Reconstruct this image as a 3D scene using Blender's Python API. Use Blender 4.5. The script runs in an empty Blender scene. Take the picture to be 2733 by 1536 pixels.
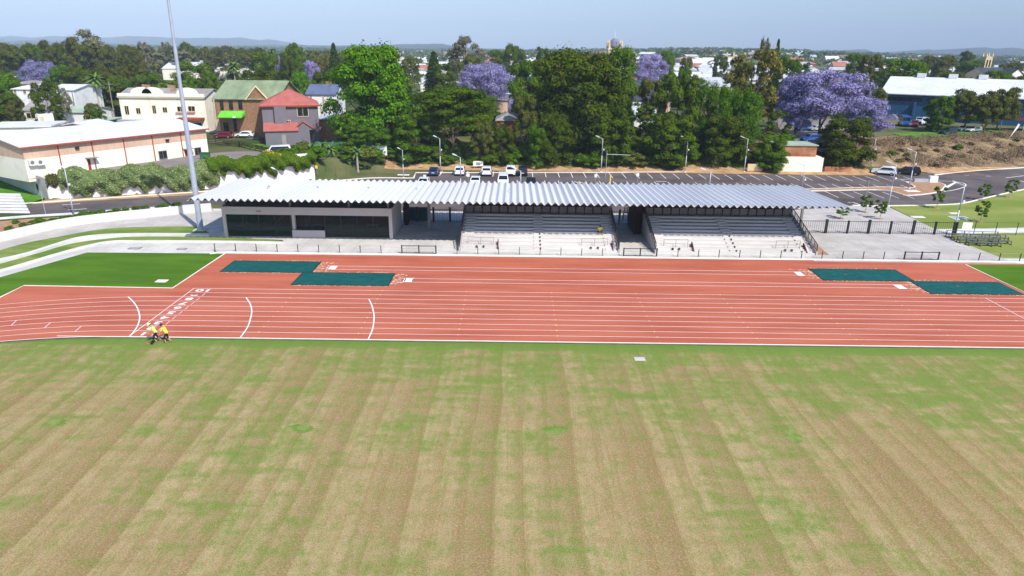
import bpy, bmesh, math, random
import numpy as np
from math import sin, cos, tan, atan, atan2, pi, sqrt, radians, exp
from mathutils import Vector, Matrix
RND = random.Random(11); HAZE = 1.5e-4
C = bpy.context.scene.collection
# ---------------------------------------------------------------- camera
FPX = 1822.0; PITCH = atan(636/1822); ROLL = .0125; CAMZ = 23.05
CAM = Vector((0, 0, CAMZ))
FW = Vector((0, cos(PITCH), -sin(PITCH)))
R0 = Vector((1, 0, 0)); U0 = Vector((0, sin(PITCH), cos(PITCH)))
RV = R0*cos(ROLL)+U0*sin(ROLL); UV = U0*cos(ROLL)-R0*sin(ROLL)
def ray(x, y): return FW+RV*((x-1366.5)/FPX)-UV*((y-768)/FPX)
def gp(x, y, z=0.0):
    d = ray(x, y); t = (z-CAMZ)/d.z; return CAM+d*t
def wp(x, y, Y):
    d = ray(x, y); return CAM+d*(Y/d.y)
def m_at(n, Y): return n*(Y*cos(PITCH)+4)/FPX
cd = bpy.data.cameras.new('camera'); cam = bpy.data.objects.new('camera', cd); C.objects.link(cam)
cd.sensor_width = 36; cd.lens = FPX/2733*36; cd.clip_start = .5; cd.clip_end = 30000
cam.matrix_world = Matrix.Translation(CAM) @ Matrix((RV, UV, -FW)).transposed().to_4x4()
bpy.context.scene.camera = cam
# ---------------------------------------------------------------- light
SE = radians(48); SAZ = (0.60, -0.80)
SUNDIR = Vector((SAZ[0]*cos(SE), SAZ[1]*cos(SE), sin(SE)))
sd = bpy.data.lights.new('sun', 'SUN'); sd.energy = 4.9; sd.angle = radians(.5); sd.color = (1, .96, .9)
so = bpy.data.objects.new('sun', sd); C.objects.link(so)
so.rotation_euler = (-SUNDIR).to_track_quat('-Z', 'Y').to_euler()
w = bpy.data.worlds.new('World'); bpy.context.scene.world = w; w.use_nodes = True
nt = w.node_tree; bg = nt.nodes['Background']
sk = nt.nodes.new('ShaderNodeTexSky'); sk.sky_type = 'NISHITA'; sk.sun_disc = False
sk.sun_elevation = SE; sk.sun_rotation = atan2(SAZ[0], SAZ[1]); sk.air_density = 1.0; sk.dust_density = 1.0; sk.ozone_density = 1.6; sk.altitude = 50
tn = nt.nodes.new('ShaderNodeMix'); tn.data_type = 'RGBA'; tn.blend_type = 'MULTIPLY'; tn.inputs[0].default_value = 1; tn.inputs[7].default_value = (.90, 1.0, 1.22, 1)
nt.links.new(sk.outputs[0], tn.inputs[6]); nt.links.new(tn.outputs[2], bg.inputs[0]); bg.inputs[1].default_value = .13
sc = bpy.context.scene
sc.view_settings.view_transform = 'Standard'; sc.view_settings.look = 'None'; sc.view_settings.exposure = 0.14; sc.view_settings.gamma = 1
# ---------------------------------------------------------------- materials
def L(r, g=None, b=None):
    if g is None: r, g, b = r
    f = lambda c: (c/255/12.92) if c/255 <= .04045 else ((c/255+.055)/1.055)**2.4
    return (f(r), f(g), f(b), 1)
MATS = {}
def mat(name, c, c2=None, scale=1.0, rough=.8, spec=.3, metal=0., bump=0., stretch=None, detail=4, alpha=None, lo=.35, hi=.65, coat=0):
    """c, c2: albedo as 0..255 display colours; mottled by object-space noise between the two."""
    if name in MATS: return MATS[name]
    m = bpy.data.materials.new(name); m.use_nodes = True; n = m.node_tree; p = n.nodes['Principled BSDF']
    p.inputs['Roughness'].default_value = rough; p.inputs['Metallic'].default_value = metal
    p.inputs['Specular IOR Level'].default_value = spec
    if coat: p.inputs['Coat Weight'].default_value = coat
    if c2 is None: c2 = tuple(min(255, v*1.07) for v in c); c = tuple(v*.95 for v in c)
    tc = n.nodes.new('ShaderNodeTexCoord'); mp = n.nodes.new('ShaderNodeMapping'); nz = n.nodes.new('ShaderNodeTexNoise')
    n.links.new(tc.outputs['Object'], mp.inputs[0]); n.links.new(mp.outputs[0], nz.inputs[0])
    if stretch: mp.inputs['Scale'].default_value = stretch
    nz.inputs['Scale'].default_value = scale; nz.inputs['Detail'].default_value = detail; nz.inputs['Roughness'].default_value = .6
    r = n.nodes.new('ShaderNodeValToRGB'); r.color_ramp.elements[0].position = lo; r.color_ramp.elements[1].position = hi
    r.color_ramp.elements[0].color = L(c); r.color_ramp.elements[1].color = L(c2)
    n.links.new(nz.outputs[0], r.inputs[0]); n.links.new(r.outputs[0], p.inputs['Base Color'])
    if bump:
        b = n.nodes.new('ShaderNodeBump'); b.inputs['Strength'].default_value = bump; b.inputs['Distance'].default_value = .1
        n.links.new(nz.outputs[0], b.inputs['Height']); n.links.new(b.outputs[0], p.inputs['Normal'])
    MATS[name] = m; return m
def seams(name, sp_, dark=.86, axis_=0, wd=.10):
    """sheet joints every sp_ metres across a roof or wall material"""
    m = MATS[name]; n = m.node_tree; p = n.nodes['Principled BSDF']; src = p.inputs['Base Color'].links[0].from_socket
    tc = [q for q in n.nodes if q.type == 'TEX_COORD'][0]; sx = n.nodes.new('ShaderNodeSeparateXYZ'); n.links.new(tc.outputs['Object'], sx.inputs[0])
    f = mth(n, 'FRACT', mth(n, 'DIVIDE', sx.outputs[axis_], sp_)); e = mth(n, 'MULTIPLY', mth(n, 'LESS_THAN', f, wd), 1-dark)
    nz = n.nodes.new('ShaderNodeTexNoise'); nz.inputs['Scale'].default_value = .5; nz.inputs['Detail'].default_value = 6; n.links.new(tc.outputs['Object'], nz.inputs[0])
    e = mth(n, 'ADD', e, mth(n, 'MULTIPLY', ramp(n, nz.outputs[0], (.52, .72)), .14))
    o = mixc(n, e, src, (.05, .045, .04, 1)); n.links.new(o, p.inputs['Base Color'])
def nodes(m):
    n = m.node_tree; return n, n.nodes['Principled BSDF']
def addn(n, t, **kw):
    x = n.nodes.new(t)
    for k, v in kw.items():
        if k.startswith('i_'):
            x.inputs[int(k[2:])].default_value = v
        else: setattr(x, k, v)
    return x
def mixc(n, fac, a, b, mode='MIX'):
    x = n.nodes.new('ShaderNodeMix'); x.data_type = 'RGBA'; x.blend_type = mode
    for s, v in ((x.inputs[0], fac), (x.inputs[6], a), (x.inputs[7], b)):
        if hasattr(v, 'links') or hasattr(v, 'is_linked'): n.links.new(v, s)
        else: s.default_value = v
    return x.outputs[2]
def noise(n, vec, scale, detail=4, rough=.55, stretch=None, loc=None):
    if stretch or loc:
        mp = n.nodes.new('ShaderNodeMapping'); n.links.new(vec, mp.inputs[0])
        if stretch: mp.inputs['Scale'].default_value = stretch
        if loc: mp.inputs['Location'].default_value = loc
        vec = mp.outputs[0]
    z = n.nodes.new('ShaderNodeTexNoise'); n.links.new(vec, z.inputs[0])
    z.inputs['Scale'].default_value = scale; z.inputs['Detail'].default_value = detail; z.inputs['Roughness'].default_value = rough
    return z.outputs[0]
def ramp(n, src, stops):
    r = n.nodes.new('ShaderNodeMapRange'); n.links.new(src, r.inputs[0]); r.interpolation_type = 'SMOOTHSTEP'
    r.inputs[1].default_value = stops[0]; r.inputs[2].default_value = stops[1]
    r.inputs[3].default_value = 0; r.inputs[4].default_value = 1
    return r.outputs[0]
def mth(n, op, a, b=None):
    x = n.nodes.new('ShaderNodeMath'); x.operation = op
    for i, v in enumerate((a, b)):
        if v is None: continue
        if hasattr(v, 'is_linked'): n.links.new(v, x.inputs[i])
        else: x.inputs[i].default_value = v
    return x.outputs[0]
def newmat(name, rough=.85, spec=.25):
    m = bpy.data.materials.new(name); m.use_nodes = True; MATS[name] = m
    n, p = nodes(m); p.inputs['Roughness'].default_value = rough; p.inputs['Specular IOR Level'].default_value = spec
    tc = n.nodes.new('ShaderNodeTexCoord'); return m, n, p, tc.outputs['Object']
# ---------------------------------------------------------------- objects
def tag(o, label=None, cat=None, group=None, kind=None):
    if label: o['label'] = label
    if cat: o['category'] = cat
    if group: o['group'] = group
    if kind: o['kind'] = kind
    return o
def thing(name, label, cat, loc=(0, 0, 0), rz=0, group=None):
    o = bpy.data.objects.new(name, None); C.objects.link(o); o.empty_display_size = .3
    o.location = loc; o.rotation_euler = (0, 0, rz); return tag(o, label, cat, group)
def copy_tree(o, parent=None):
    c = o.copy(); C.objects.link(c)
    if parent: c.parent = parent
    for ch in o.children: copy_tree(ch, c)
    return c
class MB:
    def __init__(s): s.v = []; s.f = []
    def add(s, vs, fs):
        k = len(s.v); s.v += [tuple(v) for v in vs]; s.f += [tuple(i+k for i in f) for f in fs]; return s
    def box(s, x0, x1, y0, y1, z0, z1):
        return s.add([(x0,y0,z0),(x1,y0,z0),(x1,y1,z0),(x0,y1,z0),(x0,y0,z1),(x1,y0,z1),(x1,y1,z1),(x0,y1,z1)],
              [(0,3,2,1),(4,5,6,7),(0,1,5,4),(1,2,6,5),(2,3,7,6),(3,0,4,7)])
    def bar(s, p, q, wd, h=None):
        """rectangular bar from p to q, wd across, h the other way"""
        h = h or wd; p = Vector(p); q = Vector(q); d = (q-p).normalized()
        a = d.cross(Vector((0, 0, 1)))
        if a.length < 1e-3: a = Vector((1, 0, 0))
        a.normalize(); b = a.cross(d).normalized(); a *= wd/2; b *= h/2
        return s.add([p-a-b, p+a-b, p+a+b, p-a+b, q-a-b, q+a-b, q+a+b, q-a+b],
              [(0,3,2,1),(4,5,6,7),(0,1,5,4),(1,2,6,5),(2,3,7,6),(3,0,4,7)])
    def tube(s, p, q, r0, r1=None, n=6):
        r1 = r0 if r1 is None else r1; p = Vector(p); q = Vector(q); d = (q-p).normalized()
        a = d.cross(Vector((0, 0, 1)))
        if a.length < 1e-3: a = Vector((1, 0, 0))
        a.normalize(); b = a.cross(d).normalized(); vs = []
        for c, r in ((p, r0), (q, r1)):
            for i in range(n): t = 2*pi*i/n; vs.append(c+a*(r*cos(t))+b*(r*sin(t)))
        fs = [(i, (i+1) % n, n+(i+1) % n, n+i) for i in range(n)]+[tuple(range(n))[::-1], tuple(range(n, 2*n))]
        return s.add(vs, fs)
    def poly(s, pts, z=None):
        pts = [(p[0], p[1], (z if z is not None else p[2])) for p in pts]
        return s.add(pts, [tuple(range(len(pts)))])
    def prism(s, pts, z0, z1):
        n = len(pts); vs = [(p[0], p[1], z0) for p in pts]+[(p[0], p[1], z1) for p in pts]
        return s.add(vs, [tuple(range(n))[::-1], tuple(range(n, 2*n))]+[(i, (i+1) % n, n+(i+1) % n, n+i) for i in range(n)])
    def extr(s, pts, vec):
        n = len(pts); vec = Vector(vec); vs = [Vector(p) for p in pts]+[Vector(p)+vec for p in pts]
        return s.add(vs, [tuple(range(n))[::-1], tuple(range(n, 2*n))]+[(i, (i+1) % n, n+(i+1) % n, n+i) for i in range(n)])
    def strip(s, pts, wd, z=None, z1=None):
        """flat ribbon (or, with z1, a solid kerb) along a polyline"""
        P = [Vector((p[0], p[1], 0)) for p in pts]; l = []; r = []
        for i, p in enumerate(P):
            a = P[max(0, i-1)]; b = P[min(len(P)-1, i+1)]; t = (b-a).normalized(); nn = Vector((-t.y, t.x, 0))*wd/2
            l.append(p+nn); r.append(p-nn)
        for i in range(len(P)-1):
            q = [r[i], r[i+1], l[i+1], l[i]]
            if z1 is None: s.poly(q, z)
            else: s.prism(q, z, z1)
        return s
    def build(s, name, m, parent=None, world=False, smooth=False, flip=False):
        me = bpy.data.meshes.new(name)
        off = parent.location if (world and parent) else (0, 0, 0)
        me.from_pydata([(a-off[0], b-off[1], c-off[2]) for a, b, c in s.v], [], s.f); 
        bm = bmesh.new(); bm.from_mesh(me); bmesh.ops.recalc_face_normals(bm, faces=bm.faces); bm.to_mesh(me); bm.free()
        if isinstance(m, str): m = MATS[m]
        me.materials.append(m)
        if smooth: me.polygons.foreach_set('use_smooth', [True]*len(me.polygons))
        o = bpy.data.objects.new(name, me); C.objects.link(o)
        if parent: o.parent = parent
        return o
def flat(name, pts, z, m, kind='structure'):
    """a ground sheet from a world polygon, facing up, triangulated safely"""
    bm = bmesh.new(); vs = [bm.verts.new((p[0], p[1], z)) for p in pts]; f = bm.faces.new(vs); f.normal_update()
    if f.normal.z < 0: f.normal_flip()
    bmesh.ops.triangulate(bm, faces=bm.faces)
    me = bpy.data.meshes.new(name); bm.to_mesh(me); bm.free(); me.materials.append(MATS[m] if isinstance(m, str) else m)
    o = bpy.data.objects.new(name, me); C.objects.link(o)
    if kind: o['kind'] = kind
    return o
def G(pts, z=0): return [gp(x, y, z) for x, y in pts]
def crv(pts, n=6):
    """catmull-rom through points"""
    P = [Vector((p[0], p[1], 0)) for p in pts]; P = [P[0]*2-P[1]]+P+[P[-1]*2-P[-2]]; out = []
    for i in range(1, len(P)-2):
        for k in range(n):
            t = k/n; a, b, c, d = P[i-1], P[i], P[i+1], P[i+2]
            out.append(.5*((2*b)+(c-a)*t+(2*a-5*b+4*c-d)*t*t+(3*b-a-3*c+d)*t**3))
    out.append(P[-2]); return out
# ---------------------------------------------------------------- terrain
WALL = [gp(134, 532), gp(320, 520), gp(520, 509), Vector((-36.5, 125.0, 0))]
def ybound(x):
    a = [(-140, 162), (WALL[0].x, WALL[0].y), (WALL[1].x, WALL[1].y), (WALL[2].x, WALL[2].y), (-36.5, 125), (-30, 133.5), (-22, 137.5), (78, 137.5), (90, 139.5), (112, 150.5), (200, 175)]
    if x <= a[0][0]: return a[0][1]
    for (x0, y0), (x1, y1) in zip(a, a[1:]):
        if x <= x1: return y0+(y1-y0)*(x-x0)/(x1-x0)
    return a[-1][1]
def sm(t): t = max(0., min(1., t)); return t*t*(3-2*t)
def tz(x, y):
    d = y-ybound(x)
    if x < WALL[0].x: wdt = 7.
    elif x < -36: wdt = 1.0
    elif x < -22: wdt = 1.0+(x+36)/14*13
    else: wdt = 14 if x < 80 else 24
    h = (3.0+max(0., min(1., (x+20)/60)))*sm((d-(.25 if x < -36 else 0))/wdt)
    if y > 600: h += 15*exp(-((x/y-.30)/.22)**2)*sm((y-600)/700)+9*sm((y-1100)/1400)
    return h-.03
def grid(name, xs, ys, m, off=0., fz=tz):
    X, Y = np.array(xs), np.array(ys); nx, ny = len(X), len(Y)
    co = np.array([[x, y, fz(x, y)+off] for y in Y for x in X], dtype=np.float32)
    i = np.arange((nx-1)*(ny-1)); r, c = i//(nx-1), i % (nx-1); a = r*nx+c
    fs = np.stack([a, a+1, a+1+nx, a+nx], 1)
    me = bpy.data.meshes.new(name); me.from_pydata(co.tolist(), [], fs.tolist()); me.materials.append(MATS[m])
    me.polygons.foreach_set('use_smooth', [True]*len(me.polygons))
    o = bpy.data.objects.new(name, me); C.objects.link(o); o['kind'] = 'structure'; return o
def axis(a, b, st, lo, hi, g=1.35):
    v = list(np.arange(a, b+.01, st)); s = st; x = b
    while x < hi: s *= g; x += s; v.append(x)
    s = st; x = a
    while x > lo: s *= g; x -= s; v.insert(0, x)
    return v
# ================================================================ materials for the setting
mat('concrete', (186,182,175), (204,200,192), scale=.35, rough=.9, bump=.05)
mat('concrete_pale', (204,202,196), (222,220,214), scale=.5, rough=.9)
mat('concrete_slab', (190,183,174), (207,200,191), scale=.25, rough=.9)
mat('kerb_white', (226,220,205), (240,234,220), scale=1.5)
mat('asphalt', (80,72,71), (110,100,97), scale=.15, rough=.9, detail=8)
mat('asphalt_old', (120,112,108), (140,131,124), scale=.2, rough=.9, detail=8)
mat('mulch', (150,112,84), (184,146,112), scale=1.6, rough=.95, bump=.5, detail=8)
mat('straw_dirt', (158,120,84), (196,162,118), scale=.5, rough=.95, bump=.5, detail=9)
mat('paint_white', (235,232,226), (246,243,238), scale=3)
mat('paint_yellow', (246,225,160))
mat('white_wall', (226,228,236), (240,240,244), scale=.6)
# slabs with joints
def slab(name, c, c2, sx, sy, joint=.035, dark=.8):
    m, n, p, v = newmat(name, .9, .2)
    z = noise(n, v, .3, 6); z2 = noise(n, v, 2.2, 6, stretch=(1, .35, 1))
    col = mixc(n, ramp(n, z, (.35, .65)), L(c), L(c2)); col = mixc(n, mth(n, 'MULTIPLY', ramp(n, z2, (.4, .75)), .25), col, L(tuple(q*.86 for q in c)))
    sp = n.nodes.new('ShaderNodeSeparateXYZ'); n.links.new(v, sp.inputs[0])
    js = None
    for k, s in ((0, sx), (1, sy)):
        f = mth(n, 'FRACT', mth(n, 'DIVIDE', sp.outputs[k], s)); e = mth(n, 'LESS_THAN', f, joint/s*1.0)
        js = e if js is None else mth(n, 'MAXIMUM', js, e)
    col = mixc(n, js, col, L(tuple(q*dark for q in c))); n.links.new(col, p.inputs['Base Color']); return m
slab('plaza_slabs', (176,170,162), (194,188,180), 3.0, 3.0)
slab('apron_slabs', (192,188,181), (212,208,200), 3.2, 2.6)
slab('paver', (182,174,166), (199,191,183), 1.2, .6, .03, .88)
# sports field grass: tan couch with green patches, mowing passes running away from the camera
m, n, p, v = newmat('field_grass', .95, .1)
sp = n.nodes.new('ShaderNodeSeparateXYZ'); n.links.new(v, sp.inputs[0])
big = noise(n, v, .13, 5, .62, stretch=(.8, .8, 1))
med = noise(n, v, .55, 6, .64, stretch=(.55, 1.25, 1), loc=(7, 3, 0))
strk = noise(n, v, .95, 3, .5, stretch=(1, .035, 1), loc=(3.3, 0, 0))
strk2 = noise(n, v, 2.9, 3, .6, stretch=(1, .03, 1), loc=(9, 4, 0))
cross = noise(n, v, 1.6, 4, .6, stretch=(.18, 1, 1), loc=(2, 8, 0))
fine = noise(n, v, 15, 8, .75)
wide2 = noise(n, v, .3, 3, .5, stretch=(1, .06, 1), loc=(5, 1, 0)); hi = noise(n, v, 7.5, 5, .75, loc=(1, 6, 0)); tuft = noise(n, v, 2.0, 5, .65, stretch=(1, .55, 1), loc=(4, 4, 0))
wx = mth(n, 'ADD', sp.outputs[0], mth(n, 'MULTIPLY', noise(n, v, .05, 2), 1.6))
bnd = ramp(n, mth(n, 'FRACT', mth(n, 'DIVIDE', wx, 4.7)), (.35, 1.0)); bn2 = ramp(n, mth(n, 'FRACT', mth(n, 'DIVIDE', mth(n, 'ADD', wx, 40.7), 1.57)), (.4, 1.0))
edge = mth(n, 'FRACT', mth(n, 'DIVIDE', wx, 1.75)); edg = ramp(n, mth(n, 'ABSOLUTE', mth(n, 'SUBTRACT', edge, .5)), (.36, .49))
wy = mth(n, 'ADD', sp.outputs[1], mth(n, 'MULTIPLY', noise(n, v, .07, 2), 1.2))
ey = mth(n, 'FRACT', mth(n, 'DIVIDE', wy, 1.9)); edy = ramp(n, mth(n, 'ABSOLUTE', mth(n, 'SUBTRACT', ey, .5)), (.30, .49))
msk = noise(n, v, .22, 3, .6, loc=(11, 2, 0))
s = mth(n, 'ADD', mth(n, 'MULTIPLY', big, .72), mth(n, 'MULTIPLY', med, .62))
s = mth(n, 'ADD', s, mth(n, 'MULTIPLY', tuft, .30)); s = mth(n, 'ADD', s, mth(n, 'MULTIPLY', cross, .26))
s = mth(n, 'ADD', s, mth(n, 'MULTIPLY', hi, .20)); s = mth(n, 'ADD', s, mth(n, 'MULTIPLY', strk, .16))
# greener towards the track edge
yg = n.nodes.new('ShaderNodeMapRange'); n.links.new(sp.outputs[1], yg.inputs[0]); yg.inputs[1].default_value = 34; yg.inputs[2].default_value = 52; yg.inputs[3].default_value = 0; yg.inputs[4].default_value = .15
s = mth(n, 'ADD', s, yg.outputs[0])
yg2 = n.nodes.new('ShaderNodeMapRange'); n.links.new(mth(n, 'ADD', sp.outputs[1], mth(n, 'MULTIPLY', med, 1.6)), yg2.inputs[0]); yg2.inputs[1].default_value = 51.3; yg2.inputs[2].default_value = 52.6; yg2.inputs[3].default_value = 0; yg2.inputs[4].default_value = .4
s = mth(n, 'ADD', s, yg2.outputs[0])
gr = ramp(n, s, (1.07, 1.37))
tan1 = mixc(n, ramp(n, big, (.3, .7)), L(164,142,102), L(184,165,122))
tan1 = mixc(n, mth(n, 'MULTIPLY', mth(n, 'MULTIPLY', bnd, ramp(n, wide2, (.25, .6))), .5), tan1, L(122,92,56))
tan1 = mixc(n, mth(n, 'MULTIPLY', mth(n, 'MULTIPLY', bn2, ramp(n, wide2, (.75, .35))), .62), tan1, L(134,104,66))
tan1 = mixc(n, mth(n, 'MULTIPLY', mth(n, 'MULTIPLY', edg, ramp(n, mth(n, 'ADD', mth(n, 'MULTIPLY', msk, .6), mth(n, 'MULTIPLY', strk, .5)), (.42, .68))), .30), tan1, L(132,98,62))
tan1 = mixc(n, mth(n, 'MULTIPLY', ramp(n, strk2, (.48, .34)), .35), tan1, L(138,114,68))
tan1 = mixc(n, mth(n, 'MULTIPLY', mth(n, 'MULTIPLY', edy, ramp(n, msk, (.6, .4))), .28), tan1, L(140,112,70))
tan1 = mixc(n, mth(n, 'MULTIPLY', ramp(n, tuft, (.42, .66)), .50), tan1, L(132,128,72))
tan1 = mixc(n, mth(n, 'MULTIPLY', ramp(n, hi, (.46, .66)), .45), tan1, L(200,182,138))
tan1 = mixc(n, mth(n, 'MULTIPLY', ramp(n, fine, (.52, .38)), .9), tan1, L(118,102,56))
grn = mixc(n, ramp(n, fine, (.36, .64)), L(78,108,32), L(130,150,68))
ed = mth(n, 'MULTIPLY', yg2.outputs[0], 2.0)
grn = mixc(n, ed, grn, L(84,128,34))
col = mixc(n, mth(n, 'MULTIPLY', gr, .85), tan1, grn)
n.links.new(col, p.inputs['Base Color'])
b = n.nodes.new('ShaderNodeBump'); b.inputs['Strength'].default_value = .5; b.inputs['Distance'].default_value = .05; n.links.new(fine, b.inputs['Height']); n.links.new(b.outputs[0], p.inputs['Normal'])
def grass(name, a, b_, c_, sc_=.5, st=(1, 1, 1)):
    m, n, p, v = newmat(name, .95, .1)
    z = noise(n, v, sc_, 7, .6, stretch=st); f = noise(n, v, 7, 6, .7)
    col = mixc(n, ramp(n, z, (.36, .64)), L(a), L(b_)); col = mixc(n, mth(n, 'MULTIPLY', ramp(n, f, (.35, .7)), .6), col, L(c_))
    n.links.new(col, p.inputs['Base Color']); return m
grass('turf_green', (68,106,18), (88,126,30), (76,104,22), .35, (.25, 1, 1))
grass('patch_green', (104,130,54), (144,152,88), (96,124,48), 1.2)
grass('lawn_right', (118,134,58), (152,156,88), (112,128,56), .12, (.5, 1, 1))
grass('lawn_left', (96,122,42), (140,148,82), (96,122,52), .4, (.4, 1, 1))
grass('lawn_upper', (70,122,28), (98,146,40), (80,128,34), .3)
grass('town_ground', (58,76,34), (120,112,78), (72,92,44), .06)
grass('bank_ground', (66,84,34), (142,118,80), (88,100,50), .22)
grass('dry_bank', (120,96,72), (166,142,110), (112,104,70), .3)
# running track
m, n, p, v = newmat('track_red', .8, .3)
z = noise(n, v, .12, 5, .6, stretch=(.5, 1.4, 1)); z2 = noise(n, v, 14, 4, .7); z3 = noise(n, v, .8, 5, .6, stretch=(.12, 1, 1))
col = mixc(n, ramp(n, z, (.3, .7)), L(170,86,60), L(190,104,75)); col = mixc(n, mth(n, 'MULTIPLY', ramp(n, z3, (.4, .65)), .6), col, L(198,116,88))
col = mixc(n, mth(n, 'MULTIPLY', ramp(n, z2, (.35, .7)), .35), col, L(160,80,64)); n.links.new(col, p.inputs['Base Color'])
# ================================================================ ground
grid('ground', axis(-96, 132, 1.5, -9000, 9000), axis(95, 172, 1.25, -200, 14000), 'town_ground')
INNER = 52.45; LANE = 1.22; XF = gp(356, 890).x; CY = INNER-36.5
YK = gp(1366, 683.5).y+.15      # white kerb along the outer edge of the track
LJ = G([(233,673.5),(600,676.5),(461,768.6),(64,762),(0,793.6),(-60,822),(-60,762),(0,740)])
# track sheet
arc = [(XF-(36.5)*sin(a), CY+36.5*cos(a)) for a in np.linspace(0, 1.15, 26)]
A = [gp(600,676.5), gp(461,768.6), gp(64,762), gp(0,793.6), gp(-60,822)]
trk = [(125, INNER), (125, YK)]+[(p_.x, min(p_.y, YK)) for p_ in A]+[(-62, 52), (-66, 30)]+arc[::-1]
flat('running_track', trk, .02, 'track_red')
# playing field
fld = [(125, INNER-.12)]+[(x, y-.12) for x, y in arc]+[(-80, 20), (-90, -15), (125, -15)]
flat('playing_field', fld, .008, 'field_grass')
RP = random.Random(8)
for i_, (px, py, rx, ry) in enumerate(((150,1128,.85,.5), (800,1143,1.1,.6), (1478,1147,.95,.55), (2118,1165,.5,.9))):
    q = gp(px, py); flat('grass_patch', [(q.x+rx*RP.uniform(.55, 1.15)*cos(a), q.y+ry*RP.uniform(.55, 1.15)*sin(a)) for a in np.linspace(0, 2*pi, 27)[:-1]], .014, 'patch_green')
flat('practice_lawn', LJ, .028, 'turf_green')
PA, PB = gp(2577,706), gp(2733,779); YC_ = gp(461,768.6).y; PC = PA+(PB-PA)*((YC_-PA.y)/(PB.y-PA.y))
flat('practice_lawn_far', [PA, PC, Vector((130, YC_, 0)), Vector((130, YK, 0))], .028, 'turf_green')
flat('park_lawn', [(64, 60), (170, 60), (170, 142), (64, 118)], .005, 'lawn_right')
k = MB(); k.strip([gp(600,676.5), gp(461,768.6), gp(64,762), gp(0,793.6), gp(-60,822)], .16, 0, .05); k.strip([PA, PC, (130, YC_)], .16, 0, .05)
k.strip([(XF-6, INNER-.08), (125, INNER-.08)], .06, 0, .045)
k.build('track_edging', 'kerb_white')['kind'] = 'structure'
d = MB(); d.strip([(XF, INNER-.25), (125, INNER-.25)], .22, .03); d.strip([(x, y-.25) for x, y in arc], .22, .03)
mat('drain_dark', (84,88,70), (112,104,84)); d.build('edge_drain', 'drain_dark')['kind'] = 'structure'
k = MB(); k.strip([gp(560,677.5), (gp(600,676.5).x, YK), (125, YK)], .3, 0, .1); k.build('outer_kerb', 'kerb_white')['kind'] = 'structure'
# lane markings
ln = MB()
for i in range(11):
    y = INNER+LANE*i; wd = .06 if i else .09
    ln.strip([(XF, y), (125, y)], wd, .034)
    if i <= 8:
        r = 36.5+LANE*i; ln.strip([(XF-r*sin(a), CY+r*cos(a)) for a in np.linspace(0, 1.0, 28)], wd, .034)
ln.strip([(XF, INNER), (XF, INNER+LANE*10)], .07, .038)
for i in range(10): ln.strip([(XF+1.75, INNER+LANE*i+.22), (XF+1.75, INNER+LANE*i+1.0)], .05, .038)
for P in ([(342,792.5),(356,806),(367,823),(373,845),(369,866),(360,882),(347,897)], [(657,794.5),(668,812),(672,831),(668,853),(660,875),(641,902)], [(985,799),(993,817),(998,840),(998,856),(994,880),(983,905)]):
    ln.strip(crv(G(P)), .11, .042)
ln.strip([(gp(2636,799).x, INNER), (gp(2636,799).x, INNER+LANE*10)], .07, .038)
for i in range(8):  # stagger ticks round the bend
    for a in (.06+.075*i, .32+.03*i):
        r0 = 36.5+LANE*i
        if i in (1, 2, 3, 5): ln.strip([(XF-r0*sin(a), CY+r0*cos(a)), (XF-(r0+LANE)*sin(a), CY+(r0+LANE)*cos(a))], .06, .038)
for (ya, xa, xb) in ((712.4, 888, 2160), (721.2, 880, 2178), (743.4, 1062, 2441), (752.7, 1058, 2462)):
    yy = gp(1080, ya).y; ln.strip([(gp(xa, ya).x, yy), (gp(xb, ya+14).x, yy)], .07, .034)
ln.build('lane_markings', 'paint_white')['kind'] = 'structure'
tk = MB()
for k_ in range(12):
    x = -21.55+8.5*k_
    for i in range(11): tk.strip([(x, INNER+LANE*i-.1), (x, INNER+LANE*i+.1)], .07, .041)
tk.build('hurdle_marks', 'paint_yellow')['kind'] = 'structure'
cu = bpy.data.curves.new('num', 'FONT')
nb = MB()
for i in range(10):
    cu.body = str(i+1); cu.size = 1.0; cu.align_x = 'CENTER'; cu.align_y = 'CENTER'; cu.offset = .03
    to = bpy.data.objects.new('tmp', cu); C.objects.link(to); bpy.context.view_layer.update()
    me = bpy.data.meshes.new_from_object(to.evaluated_get(bpy.context.evaluated_depsgraph_get()))
    cx, cy = XF+(.90 if i < 9 else 1.25), INNER+LANE*(i+.5)
    nb.add([(cx-v_.co.x*(1.45 if i < 9 else 1.6), cy-v_.co.y*.92, .04) for v_ in me.vertices], [tuple(q.vertices) for q in me.polygons])
    bpy.data.objects.remove(to)
nb.build('lane_numbers', 'paint_white')['kind'] = 'structure'
# ================================================================ concrete, lawns and road round the track
flat('forecourt', [(gp(228,660).x, gp(228,660).y), (gp(233,673.5).x, gp(233,673.5).y), (gp(560,677.5).x, gp(560,677.5).y), (78, YK+.1), (78, 100.5), (-46, 100.5), (gp(529,605).x, gp(529,605).y), gp(560,622), gp(560,631), gp(755,640), gp(755,649), gp(560,646), gp(370,645.5), gp(294,647)], .012, 'apron_slabs')
flat('path', [gp(-120,765), gp(0,740), gp(233,673.5), gp(228,659.8)]+[gp(0,725), gp(-120,752)], .016, 'concrete')
flat('grass_terrace', crv(G([(-60,716),(0,702),(98,675),(185,650),(272,637),(370,630),(560,631),(640,633)]))+G([(748,642),(755,649),(560,646),(370,645.5),(294,647),(228,659.8),(0,725),(-60,740)]), .02, 'lawn_left')
flat('grass_terrace_upper', crv(G([(-60,683),(0,667),(70,648),(152,632),(283,610),(435,604),(529,605),(545,613)]))+crv(G([(560,622),(326,622),(217.6,630),(144,650),(70,673),(0,689),(-60,703)])), .02, 'lawn_left')
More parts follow.
